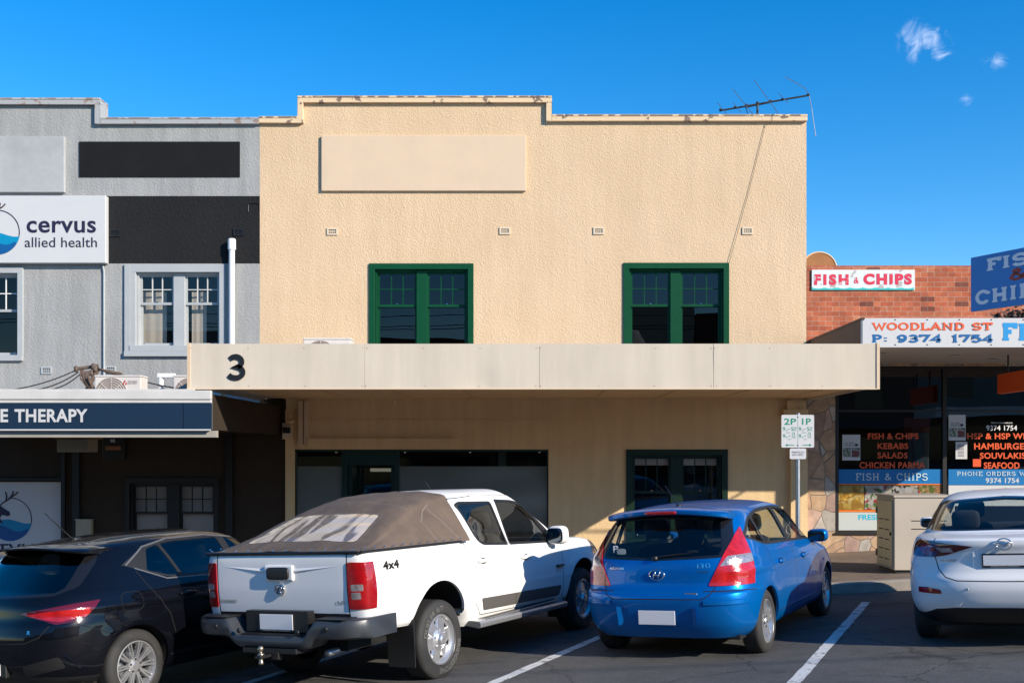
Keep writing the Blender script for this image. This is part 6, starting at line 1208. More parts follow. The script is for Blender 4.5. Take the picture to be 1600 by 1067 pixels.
    p = MB(); p.sup((.27, .44, 1.035), (.002, .05, .03), .5, 10); letter(p, 'P', (.205, .50, 1.03), (0, -1, .1), (.3, .1, 1), .055, .07, 0, bold=.02); p.build('window_sticker', M['signwhite'], car, local=True)
    return car
blue_car()
# ---------------- white pickup
def rake(P, k=.018, x0=1.25): 
    P = np.array(P, float); P[..., 2] += (x0 - P[..., 0]) * k; return P
def pickup():
    RA = 1.25; FA = 4.346; car = car_root('parked_pickup', 'white double cab pickup with a brown canvas tonneau and muddy steel wheels', -1.69, 10.18, 27.8, 'pickup truck')
    wp = paint('white_vehicle_paint', (.83, .82, .80), 0, .35, coat=.5); rk = lambda z, x, k=.018: z + (RA - x) * k
    # local origin is under the rear axle: shift lengths by RA
    bed = [(.54, .54, .30, 1.735, .84, 14, 14, 70), (.58, .58, .22, 1.74, .875, 16, 16, 70), (.66, .66, .16, 1.742, .90, 18, 16, 70), (.80, .80, .135, 1.745, .918, 18, 14, 70), (.95, .95, .125, 1.745, .922, 18, 14, 70), (1.10, 1.10, .125, 1.745, .912, 18, 14, 70), (1.195, 1.195, .13, 1.743, .895, 18, 16, 70), (1.222, 1.222, .145, 1.735, .875, 18, 18, 70), (1.23, 1.23, .18, 1.70, .84, 18, 18, 70), (1.23, 1.23, .9, .95, .01, 18, 18, 70)]
    def w1(P): flare(P, RA, .44, .47, .030, .10); return rake(P)
    sh = Shell(*loft(bed, .93, 40, 6, w1))
    lamp = roundp([(.745, .775), (.97, .775), (.97, 1.165), (.745, 1.175)], .02, 3); lim = [(-.2, .5), (.27, .5), (.285, .9), (.255, 1.3), (-.2, 1.3)]
    dark = dict(mask=lambda n: n.x < .3); sh.cut(5, lamp, 'R', lim, 'S', **dark); sh.cut(6, roundp([(.775, .93), (.88, .93), (.88, .985), (.775, .985)], .01, 2), 'R', only=(5,), **dark); sh.cut(6, roundp([(.775, .86), (.86, .86), (.86, .918), (.775, .918)], .01, 2), 'R', only=(5,), **dark)
    sh.line(4, [(.735, .70), (.735, 1.24)], 'R', .012); sh.cut(8, [(-.1, .5), (.73, .5), (.73, .735), (-.1, .735)], 'R', only=(0,))
    sh.line(4, [(1.09, .56), (1.09, .60)], 'S', .004); arches(sh, ((RA, .44),), .46)
    sh.take('tub', {0: 0, 4: 1, 8: 2}, [wp, M['void'], M['black']], car)
    for sd_ in (-1, 1): sh.take('tail_light', {5: 0, 6: 1}, [M['lens_red'], M['lens_clear']], car, side=sd_, off=.010, skirt=.03)
    # tailgate pressing and handle
    p = MB(); hx = sh.hit((-1, 0, 1.05), (1, 0, 0)).x
    p.box(hx - .022, hx + .01, -.165, .165, rk(1.0, 0) - .01, rk(1.13, 0), 0); tg = p.build('handle_bezel', wp, car, local=True, bevel=.02); p = MB(); p.sup((hx - .022, 0, rk(1.065, 0) - .006), (.022, .125, .055), .35, 18); p.build('tailgate_handle', M['black'], car, smooth=True, local=True)
    p = MB()
    for sd_ in (-1, 1): p.add([(hx - .001, sd_ * .17, rk(1.10, 0)), (hx - .014, sd_ * .17, rk(1.075, 0)), (hx - .001, sd_ * .17, rk(1.06, 0)), (hx + .0, sd_ * .66, rk(1.12, 0))], [(0, 1, 3), (1, 2, 3)])
    p.build('tailgate_crease', wp, car, local=True)
    zb_ = rk(.935, 0) - .02; p = MB(); p.lathe([(.052, 0), (.06, -.008), (.052, -.014), (.046, -.008)], (hx - .004, 0, zb_), 'x', 28, 0, True); p.lathe([(.001, -.004), (.048, -.004)], (hx - .004, 0, zb_), 'x', 24, 1)
    p.tube([(hx - .014, .028, zb_ - .03), (hx - .016, .02, zb_ + .015), (hx - .016, -.005, zb_ + .035), (hx - .016, -.03, zb_ + .02), (hx - .016, -.02, zb_ - .005), (hx - .016, .0, zb_ - .0)], .008, 6); p.tube([(hx - .014, .01, zb_ - .035), (hx - .016, -.005, zb_ - .015), (hx - .014, -.028, zb_ - .03)], .007, 6); p.build('emblem', [M['chrome'], M['alloy']], car, smooth=True, local=True)
    sh.badge(car, 'badge_lettering', 'COLORADO', .12, .72, rk(.815, 0) - .02, .20, .028, M['steel'], .03); sh.badge(car, 'badge_lettering', 'LS', .12, -.62, rk(.815, 0) - .02, .08, .028, M['steel'], .03); sh.badge(car, 'badge_lettering', '4x4', .40, -.9, rk(1.065, .45), .235, .075, M['charcoal_panel'], .05, 'S', .003)
    # cab
    cab = [(.40, .38, 1.80, 5.02, .80, 30, 10, 6), (.46, .44, 1.785, 5.12, .855, 30, 9, 7), (.56, .54, 1.78, 5.20, .90, 40, 8, 8), (.70, .68, 1.775, 5.24, .918, 40, 7, 8), (.85, .82, 1.775, 5.24, .92, 40, 6, 8), (.98, .93, 1.775, 5.20, .91, 40, 6, 8), (1.07, 1.06, 1.775, 5.08, .893, 40, 5.5, 7), (1.125, 1.125, 1.775, 4.78, .870, 40, 5, 8), (1.15, 1.17, 1.778, 4.15, .852, 40, 4.5, 9), (1.30, 1.32, 1.80, 3.84, .80, 40, 4.5, 9), (1.48, 1.49, 1.83, 3.48, .745, 30, 4.5, 9), (1.61, 1.61, 1.87, 3.22, .70, 24, 4.2, 9), (1.675, 1.675, 1.91, 3.06, .65, 14, 3.8, 8), (1.72, 1.72, 2.0, 2.9, .56, 8, 3.2, 6), (1.75, 1.75, 2.15, 2.74, .40, 5, 2.6, 4), (1.76, 1.76, 2.38, 2.47, .01, 3, 2, 3)]
    def w2(P):
        flare(P, FA, .40, .45, .028, .10); crease(P, lambda x: .735 + 0 * x, .006, .02); return rake(P)
    cs = Shell(*loft(cab, 3.0, 50, 6, w2)); k = lambda pts: [(a, rk(b, a)) for a, b in pts]
    cs.cut(7, roundp(k([(1.925, 1.59), (2.13, 1.175), (2.70, 1.145), (2.62, 1.615), (2.0, 1.625)]), [.05, .12, .03, .04, .05]), 'S'); cs.cut(7, roundp(k([(2.72, 1.145), (3.86, 1.11), (3.36, 1.54), (3.12, 1.615), (2.70, 1.635)]), [.03, .03, .15, .1, .03]), 'S')
    cs.cut(1, roundp(k([(1.965, 1.575), (2.15, 1.20), (2.665, 1.175), (2.595, 1.592), (2.01, 1.60)]), [.05, .12, .03, .04, .05]), 'S', only=(7,)); cs.cut(1, roundp(k([(2.745, 1.17), (3.64, 1.145), (3.33, 1.51), (3.10, 1.59), (2.725, 1.608)]), [.03, .03, .12, .1, .03]), 'S', only=(7,))
    cs.cut(8, k([(3.62, 1.125), (3.84, 1.115), (3.62, 1.27)]), 'S', only=(7, 0))
    cs.cut(2, roundp([(-.02, 1.20), (.66, 1.20), (.58, 1.52), (-.02, 1.54)], .02, 2), 'R'); cs.cut(3, roundp([(-.02, 1.12), (.74, 1.10), (.60, 1.56), (-.02, 1.61)], .0), 'F')
    cs.line(4, k([(1.90, .62), (1.885, .9), (1.86, 1.15), (1.885, 1.60), (1.95, 1.655), (2.3, 1.675)]), 'S'); cs.line(4, k([(2.70, .48), (2.715, .8), (2.71, 1.13), (2.66, 1.66)]), 'S'); cs.line(4, k([(1.90, .62), (2.02, .49), (3.80, .47), (3.83, .8), (3.86, 1.10)]), 'S', .008); cs.line(4, k([(2.3, 1.69), (3.1, 1.67), (3.42, 1.56), (3.95, 1.12)]), 'S', .006)
    cs.cut(10, roundp(k([(2.06, .535), (3.72, .515), (3.76, .625), (2.01, .655)]), .02, 2), 'S', only=(0,)); cs.cut(6, roundp([(.62, .86), (.95, .86), (.95, 1.04), (.62, 1.0)], .02, 2), 'F', [(4.7, .5), (5.6, .5), (5.6, 1.2), (4.7, 1.2)], 'S', mask=lambda n: n.x > -.2)
    arches(cs, ((FA, .40),), .44)
    cs.take('cab_body', {0: 0, 4: 1, 7: 2, 8: 3}, [wp, M['void'], M['inrubber'], M['black']], car); cs.take('cabin_lining', {0: 0, 7: 0, 8: 0}, [M['lining']], car, off=-.025, flip=True)
    for sd_ in (-1, 1):
        cs.take('side_window', {1: 0}, [M['carglass']], car, side=sd_, off=-.003); cs.take('headlight', {6: 0}, [M['lens_clear']], car, side=sd_, off=.004, skirt=.02); cs.take('door_cladding', {10: 0}, [mat('dark_grey_cladding', (.09, .083, .078), .6)], car, side=sd_, off=.010, skirt=.012)
    cs.take('rear_window', {2: 0}, [M['darkglass']], car, off=-.002); cs.take('windscreen', {3: 0}, [M['carglass']], car, off=-.002)
    mb = MB(); sh.well(RA, .44, .46, mb, .36, z0=.575); cs.well(FA, .40, .44, mb, .34, z0=.48); mb.box(.25, 5.0, -.62, .62, .40, .50, 1); mb.box(1.1, 1.8, -.50, .50, .5, 1.1, 1); mb.box(1.745, 1.775, -.80, .80, .5, 1.1, 1); mb.build('wheel_arch', [wp, M['void']], car, local=True)
    for x in (RA, FA):
        for sd_ in (-1, 1): wheel(car, x, sd_, .925, .366, .25, .232, 'steel', M['alloy'])
    # side step, mud flaps
    for sd_ in (-1, 1):
        p = MB(); q = [(.80, .40), (.80, .455), (.965, .445), (.985, .425), (.98, .385), (.95, .375)]; p.add([(1.86, sd_ * a, rk(b, 1.9)) for a, b in q] + [(3.78, sd_ * a, rk(b, 3.8)) for a, b in q], [(0, 1, 2, 3, 4, 5), (11, 10, 9, 8, 7, 6)] + [(i, (i + 1) % 6, 6 + (i + 1) % 6, 6 + i) for i in range(6)]); p.box(2.0, 3.65, *sorted((sd_ * .83, sd_ * .95)), rk(.452, 2.8), rk(.468, 2.8), 1); p.build('side_step', [M['alloy'], M['black']], car, local=True, bevel=.006)
        p = MB(); p.box(.80, .812, *sorted((sd_ * .63, sd_ * .925)), .17, .60); p.build('mud_flap', M['black'], car, local=True, bevel=.004); p = MB(); p.box(3.85, 3.862, *sorted((sd_ * .68, sd_ * .90)), .20, .5); p.build('mud_flap', M['black'], car, local=True, bevel=.004)
    # rear bumper: grey corner caps, dropped step in the middle
    bmp = mat('bumper_grey', (.050, .056, .066), .38, .2, var=.08); st = []; Y = np.concatenate([np.linspace(-.945, -.80, 8), np.linspace(-.77, -.30, 16), np.linspace(-.27, .27, 10), np.linspace(.30, .77, 16), np.linspace(.80, .945, 8)])
    p = MB()
    for y in Y:
        a = abs(y); s_ = np.clip((a - .36) / .16, 0, 1); s_ = s_ * s_ * (3 - 2 * s_); zt = .562 + .142 * s_; zb2_ = .445 + .09 * s_; e = np.clip((a - .70) / .245, 0, 1); xb = -.065 + .05 * (a / .9) ** 2 + .14 * e ** 3; xf_ = .22 if a < .8 else .22 + .30 * ((a - .8) / .145) ** 1.0; th = zt - zb2_
        st.append([(xf_, y, zb2_), (xf_, y, zt), (xb + .05, y, zt), (xb + .015, y, zt - .012), (xb, y, zt - .04), (xb + .002, y, zt - th * .6), (xb + .02, y, zb2_ + .02), (xb + .06, y, zb2_)])
    n = 8; p.add([v for s_ in st for v in s_], [(i * n + kk, i * n + (kk + 1) % n, (i + 1) * n + (kk + 1) % n, (i + 1) * n + kk) for i in range(len(st) - 1) for kk in range(n)] + [tuple(range(n)), tuple((len(st) - 1) * n + kk for kk in range(n - 1, -1, -1))]); bo = p.build('rear_bumper', bmp, car, smooth=True, local=True, angle=R(38))
    for y in (-.62, -.33, .33, .62): p = MB(); p.sup((-.064 + .05 * (y / .9) ** 2 - (0 if abs(y) > .5 else 0), y, .63 if abs(y) > .5 else .60), (.012, .022, .022), .9, 12); p.build('parking_sensor', M['black'], bo, smooth=True, local=True)
    p = MB()
    for sd_ in (-1, 1): p.box(-.03, .16, *sorted((sd_ * .50, sd_ * .80)), .7045, .712)
    p.box(-.02, .16, -.34, .34, .5625, .57); p.build('step_pad', M['black'], bo, local=True)
    plate_(car, .055, .0, .665, 0); p = MB(); p.box(.062, .16, -.35, .35, .58, .76); p.box(.05, .058, -.16, .16, .586, .597, 0); letter(p, 'ESSENDON HOLDEN', (.0495, .15, .588), (0, -1, 0), (0, 0, 1), .30, .007, 1); p.build('plate_backing', [M['black'], M['signwhite']], car, local=True)
    p = MB(); p.lathe([(.001, .06), (.018, .058), (.0255, .042), (.025, .03), (.013, .012), (.013, 0), (.03, -.005), (.03, -.018), (.016, -.022), (.016, -.07), (.02, -.075), (.02, -.095), (.001, -.1)], (-.15, .0, .43), 'z', 20); p.build('tow_ball', mat('brass_steel', (.50, .42, .32), .35, .9), car, smooth=True, local=True, bevel=0); p = MB(); p.box(-.19, .25, -.035, .035, .385, .41); p.box(-.05, .2, -.3, .3, .41, .455); p.box(-.06, .0, -.11, -.035, .36, .42); p.build('tow_bar', M['black'], car, local=True, bevel=.005)
    p = MB(); p.tube([(.12, -.50, .40), (.6, -.50, .42)], .032, 14); p.build('exhaust_pipe', M['steel'], car, smooth=True, local=True); p = MB(); p.tube([(RA, -.7, .37), (RA, .7, .37)], .05, 12); p.sup((RA, 0, .37), (.16, .14, .14), .9, 16); p.build('rear_axle', M['black'], car, smooth=True, local=True)
    # canvas tonneau on hoops
    cv = mat('brown_canvas', (.125, .090, .067), .85, var=.22, vscale=3.5, bump=(5, .55, .04, 4)); xs = np.linspace(.135, 1.90, 46); rows = []; KK = 24; tops = pchip([.13, .30, .60, .95, 1.25, 1.5, 1.9], [1.256, 1.305, 1.42, 1.56, 1.66, 1.71, 1.74], xs); sides = pchip([.13, .45, .9, 1.35, 1.75, 1.9], [.86, .80, .71, .64, .62, .62], xs); mids = pchip([.13, .45, .9, 1.35, 1.75, 1.9], [1.25, 1.305, 1.43, 1.56, 1.625, 1.635], xs)
    for x_, zt, ys, zm in zip(xs, tops, sides, mids):
        row = []; base = rk(1.236, x_); up = (RA - x_) * 0
        for i in range(KK + 1):
            t = i / KK
            if t < .42: u = t / .42; y = .882 + (ys - .882) * u + .012 * math.sin(u * math.pi) * 1; z_ = base + (max(zm, base + .004) - base) * u
            else: u = (t - .42) / .58; y = ys * math.cos(u * math.pi / 2) ** .9 if u < 1 else 0; z_ = max(zm, base + .004) + (max(zt, base + .01) - max(zm, base + .004)) * math.sin(u * math.pi / 2) ** .8
            wob = .006 * math.sin(9 * x_ + 5 * y) * math.sin(14 * y + 3 * x_) + .004 * math.sin(23 * x_ - 9 * y) * math.sin(6 * y + 11 * x_); row.append((x_, y, z_ + wob * (1 if .1 < t else 0)))
        rows.append(row)
    V = [v for r_ in rows for v in r_]; F_ = [(i * (KK + 1) + j, i * (KK + 1) + j + 1, (i + 1) * (KK + 1) + j + 1, (i + 1) * (KK + 1) + j) for i in range(len(rows) - 1) for j in range(KK)]
    ts = Shell(V, F_); ts.cut(1, roundp([(.40, -.02), (.395, .60), (.43, .62), (.95, .50), (.93, -.02)], [0, .03, .05, .06, 0]), 'T'); ts.line(4, [(1.42, 1.55), (1.28, 1.45), (1.36, 1.22)], 'S', .010, only=(0,)); ts.line(4, [(1.50, 1.57), (1.62, 1.40), (1.74, 1.22)], 'S', .012, only=(0,)); ts.line(4, [(1.42, 1.55), (1.55, 1.6)], 'S', .01, only=(0,))
    ts.line(4, [(1.22, -.02), (1.20, .30), (1.20, .62)], 'T', .009); ts.line(4, [(.385, -.02), (.375, .615), (.44, .64), (.97, .515), (.95, -.02)], 'T', .008)
    ts.take('canvas_cover', {0: 0, 4: 1}, [cv, mat('canvas_seam', (.17, .14, .12), .7)], car)
    vm, nn, ll, bb = newmat('vinyl_painted_reflection'); tt = nn.new('ShaderNodeTexCoord'); mp = nn.new('ShaderNodeMapping'); mp.inputs['Scale'].default_value = (.9, 3.6, 1); mp.inputs['Rotation'].default_value = (0, 0, .5); ll.new(tt.outputs['Object'], mp.inputs['Vector']); zz = nn.new('ShaderNodeTexNoise'); zz.inputs['Scale'].default_value = 1.7; zz.inputs['Detail'].default_value = 1.5; zz.inputs['Distortion'].default_value = .5; ll.new(mp.outputs[0], zz.inputs['Vector']); rr = nn.new('ShaderNodeMapRange'); rr.inputs['From Min'].default_value = .42; rr.inputs['From Max'].default_value = .47; ll.new(zz.outputs['Fac'], rr.inputs['Value']); mm = nn.new('ShaderNodeMixRGB'); mm.inputs['Color1'].default_value = (.19, .145, .115, 1); mm.inputs['Color2'].default_value = (.66, .54, .42, 1); ll.new(rr.outputs[0], mm.inputs['Fac']); ll.new(mm.outputs[0], bb.inputs['Base Color']); bb.inputs['Roughness'].default_value = .16; bb.inputs['Coat Weight'].default_value = .6  # pale and dark bands are reflections painted into the vinyl colour
    ts.take('vinyl_window', {1: 0}, [vm], car, off=.003)
    p = MB()
    for sd_ in (-1, 1): p.tube([(x_, sd_ * .884, rk(1.238, x_)) for x_ in np.linspace(.14, 1.72, 20)], .012, 6)
    p.tube([(.128, y, rk(1.235, .13)) for y in np.linspace(-.86, .86, 20)], .014, 6); p.build('cover_rail', M['black'], car, local=True); p = MB()
    for sd_ in (-1, 1):
        for x_ in np.linspace(.2, 1.7, 12): p.sup((x_, sd_ * .888, rk(1.268, x_)), (.008, .008, .008), 1, 8)
    for y in np.linspace(-.8, .8, 12): p.sup((.135, y, rk(1.257, .13)), (.008, .008, .008), 1, 8)
    p.build('cover_stud', M['chrome'], car, local=True)
    for x, z in ((2.10, 1.025), (2.98, 1.0)):
        for sd_ in (-1, 1): h = cs.hit((x, 2, rk(z, x)), (0, -1, 0)); handle(car, x, h.y, rk(z, x), sd_, wp, .115)
    for sd_ in (-1, 1): mirror(car, 3.62, .86, rk(1.20, 3.6), wp, (.085, .12, .105), sd_)
    p = MB(); p.box(3.66, 3.80, -.955, -.9 - .022, rk(.835, 3.7), rk(.86, 3.7)); letter(p, 'LS 2.8', (3.67, -.957, rk(.84, 3.7)), (1, 0, 0), (0, 0, 1), .11, .014, 1); p.build('side_badge', [M['black'], M['chrome']], car, local=True); p = MB(); p.tube([(2.55, 0, 1.74), (2.46, 0, 1.83)], [.006, .003], 6); p.build('roof_aerial', M['black'], car, local=True)
    fit_out(car, [(3.0, .4, .62), (3.0, -.4, .62), (2.1, .4, .65, .28, .55), (2.1, -.4, .65, .28, .55)], ((3.85, 0, 1.02), (.3, .72, .1), .4, 18), M['seat'])
    shift(car, RA); return car
def shift(car, RA):
    """lengths were laid out from the rear bumper: slide everything back so the rear axle sits on the origin"""
    for ch in car.children: ch.location.x -= RA
pickup()
# blue car too
for o in list(C.objects):
    if o.name == 'parked_hatchback': shift(o, .79)

# ---------------- black hatchback, nearest on the left
def black_car():
    RA = .86; FA = 3.52; car = car_root('parked_hatchback', 'shiny black hatchback with silver multi-spoke wheels at the left edge', -4.34, 9.74, 26.5); bp = paint('black_metallic_paint', (.0035, .004, .007), .2, .25, coat=.8)
    keys = [(.24, .20, .16, 4.2, .80, 6, 4.5), (.30, .26, .10, 4.3, .85, 7, 4), (.40, .36, .035, 4.35, .885, 7, 3.6), (.52, .48, .005, 4.37, .90, 7, 3.4), (.64, .58, .0, 4.36, .905, 7, 3.4), (.74, .68, .02, 4.3, .905, 7, 3.4), (.82, .75, .045, 4.2, .898, 7, 3.3), (.92, .83, .06, 3.9, .885, 7, 3.2), (1.0, .90, .10, 3.4, .86, 7, 3), (1.05, .96, .17, 3.15, .835, 7, 3), (1.16, 1.08, .30, 2.95, .78, 7, 2.9), (1.27, 1.22, .43, 2.72, .72, 7, 2.9), (1.36, 1.35, .56, 2.5, .655, 7, 2.8), (1.405, 1.40, .70, 2.38, .605, 6, 2.6), (1.435, 1.435, .95, 2.22, .53, 5, 2.4), (1.46, 1.46, 1.2, 2.05, .40, 4, 2.2), (1.475, 1.475, 1.45, 1.85, .22, 3, 2), (1.48, 1.48, 1.6, 1.7, .01, 3, 2)]
    def warp(P):
        flare(P, RA, .32, .36, .014); flare(P, FA, .32, .36, .014); crease(P, lambda x: .86 - .03 * np.clip(x - 1, -1, 3), .012, .03); return P
    sh = Shell(*loft(keys, 2.0, 48, 6, warp))
    sh.cut(7, roundp([(.86, 1.205), (1.30, 1.045), (3.2, .985), (2.5, 1.335), (2.0, 1.40), (1.5, 1.395), (1.15, 1.345)], [.02, .25, .03, .2, .2, .2, .2]), 'S'); ch = [(.50, 1.255), (.86, 1.205), (1.15, 1.345), (1.08, 1.37), (.9, 1.36)]
    for q in (roundp([(1.10, 1.135), (1.34, 1.07), (1.46, 1.065), (1.34, 1.355), (1.19, 1.325)], .03, 3), roundp([(1.50, 1.063), (2.20, 1.035), (2.12, 1.372), (1.55, 1.372), (1.38, 1.36)], .025, 3), roundp([(2.30, 1.03), (3.05, 1.005), (2.48, 1.308), (2.22, 1.368)], .025, 3)): sh.cut(1, q, 'S', only=(7,))
    sh.line(10, [(.90, 1.20), (1.16, 1.347), (1.5, 1.402), (2.0, 1.405), (2.5, 1.345)], 'S', .014, only=(0, 7)); sh.line(10, [(.98, 1.165), (1.30, 1.043), (3.2, .98)], 'S', .012, only=(0, 7)); sh.line(4, [(.9, 1.215), (.86, 1.20)], 'S', .01)
    sh.cut(8, roundp([(-.02, .985), (.62, 1.0), (.70, 1.06), (.64, 1.25), (.57, 1.36), (-.02, 1.385)], .02, 2), 'R'); sh.cut(2, [(-.02, 1.01), (.60, 1.025), (.63, 1.06), (.535, 1.34), (-.02, 1.36)], 'R', only=(8,))
    lamp = roundp([(.36, .845), (.66, .815), (.99, .80), (.99, .99), (.66, .905)], [.01, .02, .02, .05, .1], 3); lamp2 = [(.40, .868), (.62, .80), (.70, .765), (.95, .80), (.99, .965), (.64, .905)]; lim = [(-.2, .5), (.20, .5), (.30, .74), (.52, .935), (.42, .97), (-.2, .95)]
    mk = dict(mask=lambda n: n.x < .3); sh.cut(5, lamp2, 'R', lim, 'S', **mk); sh.cut(6, [(.46, .855), (.60, .815), (.72, .785), (.83, .82), (.83, .885), (.62, .875)], 'R', only=(5,), **mk); sh.cut(3, [(-.02, .98), (.72, .98), (.53, 1.36), (-.02, 1.40)], 'F')
    sh.line(4, [(-.01, .615), (.48, .625), (.60, .67), (.66, .76)], 'R', .008); sh.line(4, [(1.30, .55), (1.25, .72), (1.05, 1.0), (.98, 1.14)], 'S'); sh.line(4, [(2.25, .34), (2.26, .7), (2.26, 1.03)], 'S'); sh.line(4, [(1.25, .35), (3.1, .33)], 'S'); sh.line(4, [(.30, .76), (.56, .65)], 'S', .006); sh.line(4, [(3.08, .34), (3.12, .7), (3.1, 1.0)], 'S')
    arches(sh, ((RA, .315), (FA, .315)), .36); sh.line(4, [(-.01, .42), (.42, .43), (.62, .40)], 'R', .006)
    sh.cut(12, roundp([(.43, .43), (.72, .50), (.74, .40), (.42, .33)], .02, 2), 'R', only=(0,)); sh.cut(12, [(-.02, .24), (.9, .24), (.9, .29), (.6, .33), (-.02, .33)], 'R', only=(0,))
    sh.take('body', {0: 0, 4: 1, 7: 2, 8: 3, 10: 4, 12: 5}, [bp, M['void'], M['inrubber'], PIL, M['satin'], M['black']], car); sh.take('cabin_lining', {0: 0, 7: 0, 8: 0, 10: 0, 12: 0}, [M['lining']], car, off=-.022, flip=True)
    for sd_ in (-1, 1): sh.take('side_window', {1: 0}, [M['darkglass']], car, side=sd_, off=-.003); sh.take('tail_light', {5: 0, 6: 1}, [M['lens_dark'], M['lens_bright']], car, side=sd_, off=.008, skirt=.02)
    sh.take('rear_window', {2: 0}, [M['darkglass']], car, off=-.002); sh.take('windscreen', {3: 0}, [M['darkglass']], car, off=-.002)
    mb = MB(); sh.well(RA, .315, .36, mb); sh.well(FA, .315, .36, mb); mb.box(.3, 4.1, -.72, .72, .2, .24, 1); mb.build('wheel_arch', [bp, M['void']], car, local=True)
    for x in (RA, FA):
        for sd_ in (-1, 1): wheel(car, x, sd_, .885, .322, .21, .222, 'multi', M['alloy'])
    p = MB(); st = []; K = 28
    for i in range(K + 1):
        u = -1 + 2 * i / K; y = u * .61; zt = 1.415 - .055 * u * u; xb = .42 + .07 * u * u + .10 * abs(u) ** 8; zf = 1.436 - .085 * u * u; st.append([(.95, y, zf - .04), (.95, y, zf + .005), (xb + .2, y, zt + .008), (xb + .03, y, zt - .002), (xb, y, zt - .014), (xb + .005, y, zt - .03), (xb + .2, y, zt - .05)])
    n = 7; p.add([v for s_ in st for v in s_], [(i * n + k, i * n + (k + 1) % n, (i + 1) * n + (k + 1) % n, (i + 1) * n + k) for i in range(K) for k in range(n)] + [tuple(range(n)), tuple(K * n + k for k in range(n - 1, -1, -1))]); p.build('spoiler', bp, car, smooth=True, local=True, angle=R(50))
    p = MB(); p.tube([(.98, 0, 1.425), (.92, 0, 1.47), (.66, 0, 1.70)], [.009, .006, .004], 6); p.sup((1.0, 0, 1.44), (.05, .03, .02), .8, 12); p.build('roof_aerial', M['black'], car, local=True); p = MB(); p.tube([(.10, .0, 1.01), (.09, .15, 1.02), (.13, .36, 1.04)], [.016, .012, .007], 8); p.sup((.10, .0, 1.0), (.045, .045, .03), .8, 12); p.build('rear_wiper', M['black'], car, local=True)
    for x, z in ((1.48, .885), (2.45, .865)):
        for sd_ in (-1, 1): h = sh.hit((x, 2, z), (0, -1, 0)); handle(car, x, h.y, z, sd_, bp, .11)
    for sd_ in (-1, 1): mirror(car, 2.98, .81, 1.03, bp, side=sd_)
    hx = sh.hit((-1, 0, .40), (1, 0, 0)).x; plate_(car, hx - .012, 0, .415, frame=None); p = MB(); p.box(hx - .012, hx + .03, -.25, .25, .325, .50); p.build('plate_surround', M['black'], car, local=True, bevel=.01); p = MB(); hx = sh.hit((-1, 0, .80), (1, 0, 0)).x; p.lathe([(.055, 0), (.063, -.008), (.055, -.014), (.048, -.008)], (hx - .004, 0, .80), 'x', 28, 0, True); p.tube([(hx - .012, .05, .80), (hx - .014, .012, .805), (hx - .014, -.012, .795), (hx - .012, -.05, .80)], .007, 6); p.build('emblem', M['chrome'], car, smooth=True, local=True)
    sh.badge(car, 'badge_lettering', 'R', .05, -.50, .70, .03, .03, M['chrome'], .03); h = [sh.hit((-1, y, z), (1, 0, 0)) for y, z in ((.745, .50), (.80, .40))]
    for sd_ in (-1, 1): p = MB(); p.add([(h[0].x - .014, sd_ * .73, .51), (h[0].x - .006, sd_ * .775, .50), (h[1].x - .012, sd_ * .80, .385), (h[1].x - .03, sd_ * .745, .385)], [(0, 1, 2, 3)]); p.build('bumper_accent', M['chrome'], car, local=True)
    p = MB(); p.sup((.03, -.80, .44), (.02, .04, .03), .5, 10) if False else None
    fit_out(car, [(2.25, .36, .47), (2.25, -.36, .47), (1.4, .38, .5, .27, .55), (1.4, -.38, .5, .27, .55)], ((3.05, 0, .9), (.3, .68, .1), .4, 18), M['lining'])
    sh_ = [sh.hit((x_, 2, z_), (0, -1, 0)) for x_, z_ in ((.86, .80),)]; p = MB(); c = Vector((.98, -.0, .90)); pts = []
    for k in range(25):
        a = 2 * math.pi * k / 24; q = sh.hit((.83 + .115 * math.copysign(abs(math.cos(a)) ** .6, math.cos(a)), 2, .885 + .085 * math.copysign(abs(math.sin(a)) ** .6, math.sin(a))), (0, -1, 0)); pts.append((q.x, -(q.y + .0005), q.z))
    p.tube(pts, .003, 5, cap=False); p.build('fuel_flap', M['void'], car, local=True); shift(car, RA); return car
black_car()

